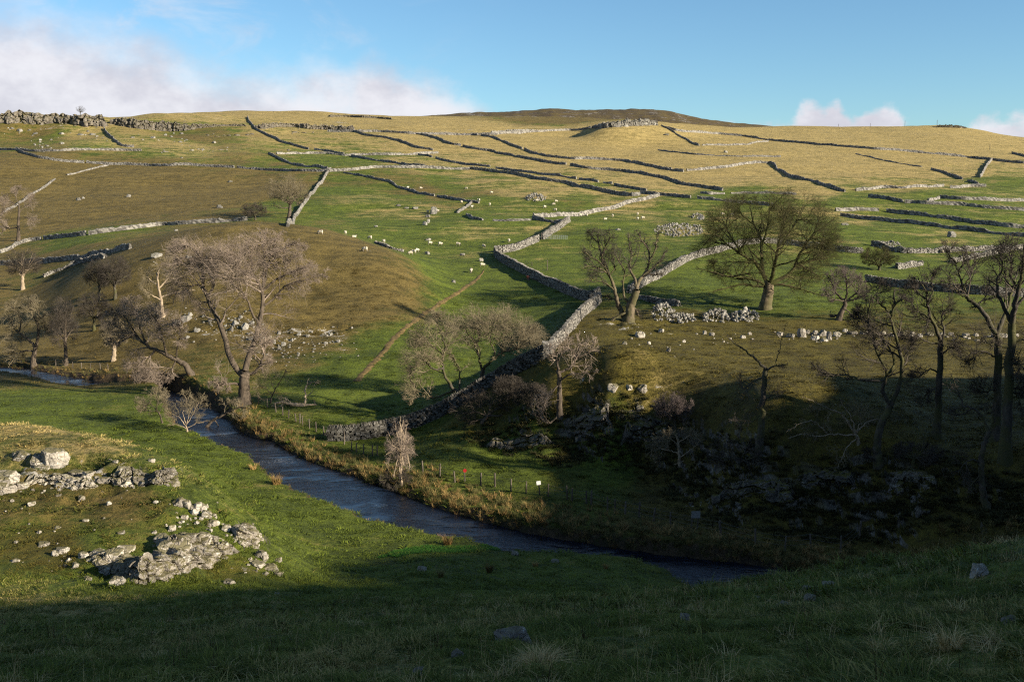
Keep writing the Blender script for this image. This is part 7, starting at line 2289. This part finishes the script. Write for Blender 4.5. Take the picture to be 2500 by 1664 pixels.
rg = np.random.default_rng(77)
RX, RY, RS = [], [], []
for P, a, b, n, o0, o1, sd_, sc in [(FAR_BANK, 0.42, 0.94, 1500, 0.1, 3.6, 1, 1.0), (FAR_BANK, 0.60, 0.94, 700, 0.3, 5.5, 1, 0.9), (FAR_BANK, 0.1, 0.42, 260, 0.1, 2.5, 1, 0.8), (NEAR_BANK, 0.30, 0.92, 260, 0.0, 0.7, -1, 0.55), (NEAR_BANK, 0.1, 0.3, 120, 0.0, 1.5, -1, 0.6)]:
    x, y = along(P, a, b, n, rg, o0, o1, sd_)
    RX.append(x), RY.append(y), RS.append(np.full(n, sc))
x, y, s = np.concatenate(RX), np.concatenate(RY), np.concatenate(RS)
ok = river_sd(x, y) > -0.15
x, y, s = x[ok], y[ok], s[ok]
z = np.maximum(H(x, y), WZ - 0.1)
s = s * rg.uniform(0.5, 1.25, len(x))
s = s * 0.85
gsel = rg.random(len(x)) < 0.6
for nm, sel, mat, lab in (('bank_rushes', ~gsel, M_RUSH, 'tawny rushes fringing the stream'), ('green_bank_rushes', gsel, M_RUSHG, 'dull green rushes mixed along the stream banks')):
    me = tuft_mesh('rush_blades', 31 if mat is M_RUSH else 32, 46, 0.20, 0.30, 0.85, 0.022, 0.85, mat)
    o = instancer(nm, me, np.stack([x[sel], y[sel], z[sel]], 1), rg.uniform(0, 6.28, sel.sum()), np.stack([s[sel]] * 3, 1), np.zeros((sel.sum(), 3)))
    tag(o, lab, 'rushes', None, 'stuff')


# bright water plants filling the little inlet
M_CRESS = grass_material('water_plants', own=((0.016, 0.060, 0.005), (0.055, 0.150, 0.012)))
bx0, by0 = INLET.min(0)
bx1, by1 = INLET.max(0)
x = rg.uniform(bx0 - 1, bx1 + 1, 6000)
y = rg.uniform(by0 - 1, by1 + 1, 6000)
ok = poly_sd(x, y, INLET) < 0.25 + 0.5 * pnoise(x / 1.2, y / 1.2, 91)
x, y = x[ok], y[ok]
me = tuft_mesh('water_plant', 92, 18, 0.12, 0.03, 0.12, 0.035, 1.3, M_CRESS)
s = rg.uniform(0.7, 1.5, len(x))
o = instancer('water_plants', me, np.stack([x, y, np.maximum(H(x, y), WZ) + 0.02], 1), rg.uniform(0, 6.28, len(x)), np.stack([s] * 3, 1), np.zeros((len(x), 3)))
tag(o, 'bright green water plants in the little inlet by the near bank', 'plants', None, 'stuff')


def clump(label, z, x, y, width, seed, mat, h=(0.4, 0.9), n=150, name='rush_clump', bend=0.8, bw=0.016):
    P = hit(px(z, [(x, y)]))[0]
    w = width / ZF[z][2] * P[1] / FPX
    me = tuft_mesh(name, seed, n, w * 0.22, h[0], h[1], bw, bend, mat)
    tag(link(name, me, None, P), label, 'rushes' if 'rush' in name else 'tussock', 'rush clumps and tussocks')


clump('bright orange rush clump on the near bank of the stream', '7', 1590, 545, 110, 1, M_RUSH, (0.5, 1.25), 220, bw=0.03)
clump('reddish rush clump at the water edge below mid stream', '8', 690, 775, 110, 2, M_RUSH, (0.4, 1.1), 200, bw=0.02)
clump('rush clump left of the orange one', '7', 1455, 460, 80, 3, M_RUSH, (0.3, 0.8), 120, bw=0.03)
clump('brown rush clump standing in the little inlet', '8', 930, 935, 60, 4, M_RUSH, (0.4, 0.9), 120, bw=0.02)
clump('dark rush clump left in the little inlet', '8', 650, 965, 60, 5, M_RUSHG, (0.4, 0.8), 120, bw=0.02)
clump('small rush clump by the wet stone', '8', 1195, 900, 60, 6, M_RUSH, (0.25, 0.55), 90, bw=0.02)
clump('small rush clump on the near bank point', '8', 1600, 912, 50, 7, M_RUSH, (0.25, 0.55), 90, bw=0.02)
clump('big pale grass tussock at the bottom of the picture', '8', 1225, 1530, 330, 8, M_STRAWT, (0.24, 0.50), 620, 'grass_tussock', 1.25, 0.011)
clump('spiky pale tussock in the right foreground', '9', 1930, 1150, 200, 9, M_STRAWT, (0.25, 0.5), 130, 'grass_tussock', 1.1, 0.009)
clump('thin tussock at the lower right of centre', '9', 1520, 1180, 160, 10, M_STRAWT, (0.2, 0.42), 60, 'grass_tussock', 1.2, 0.008)
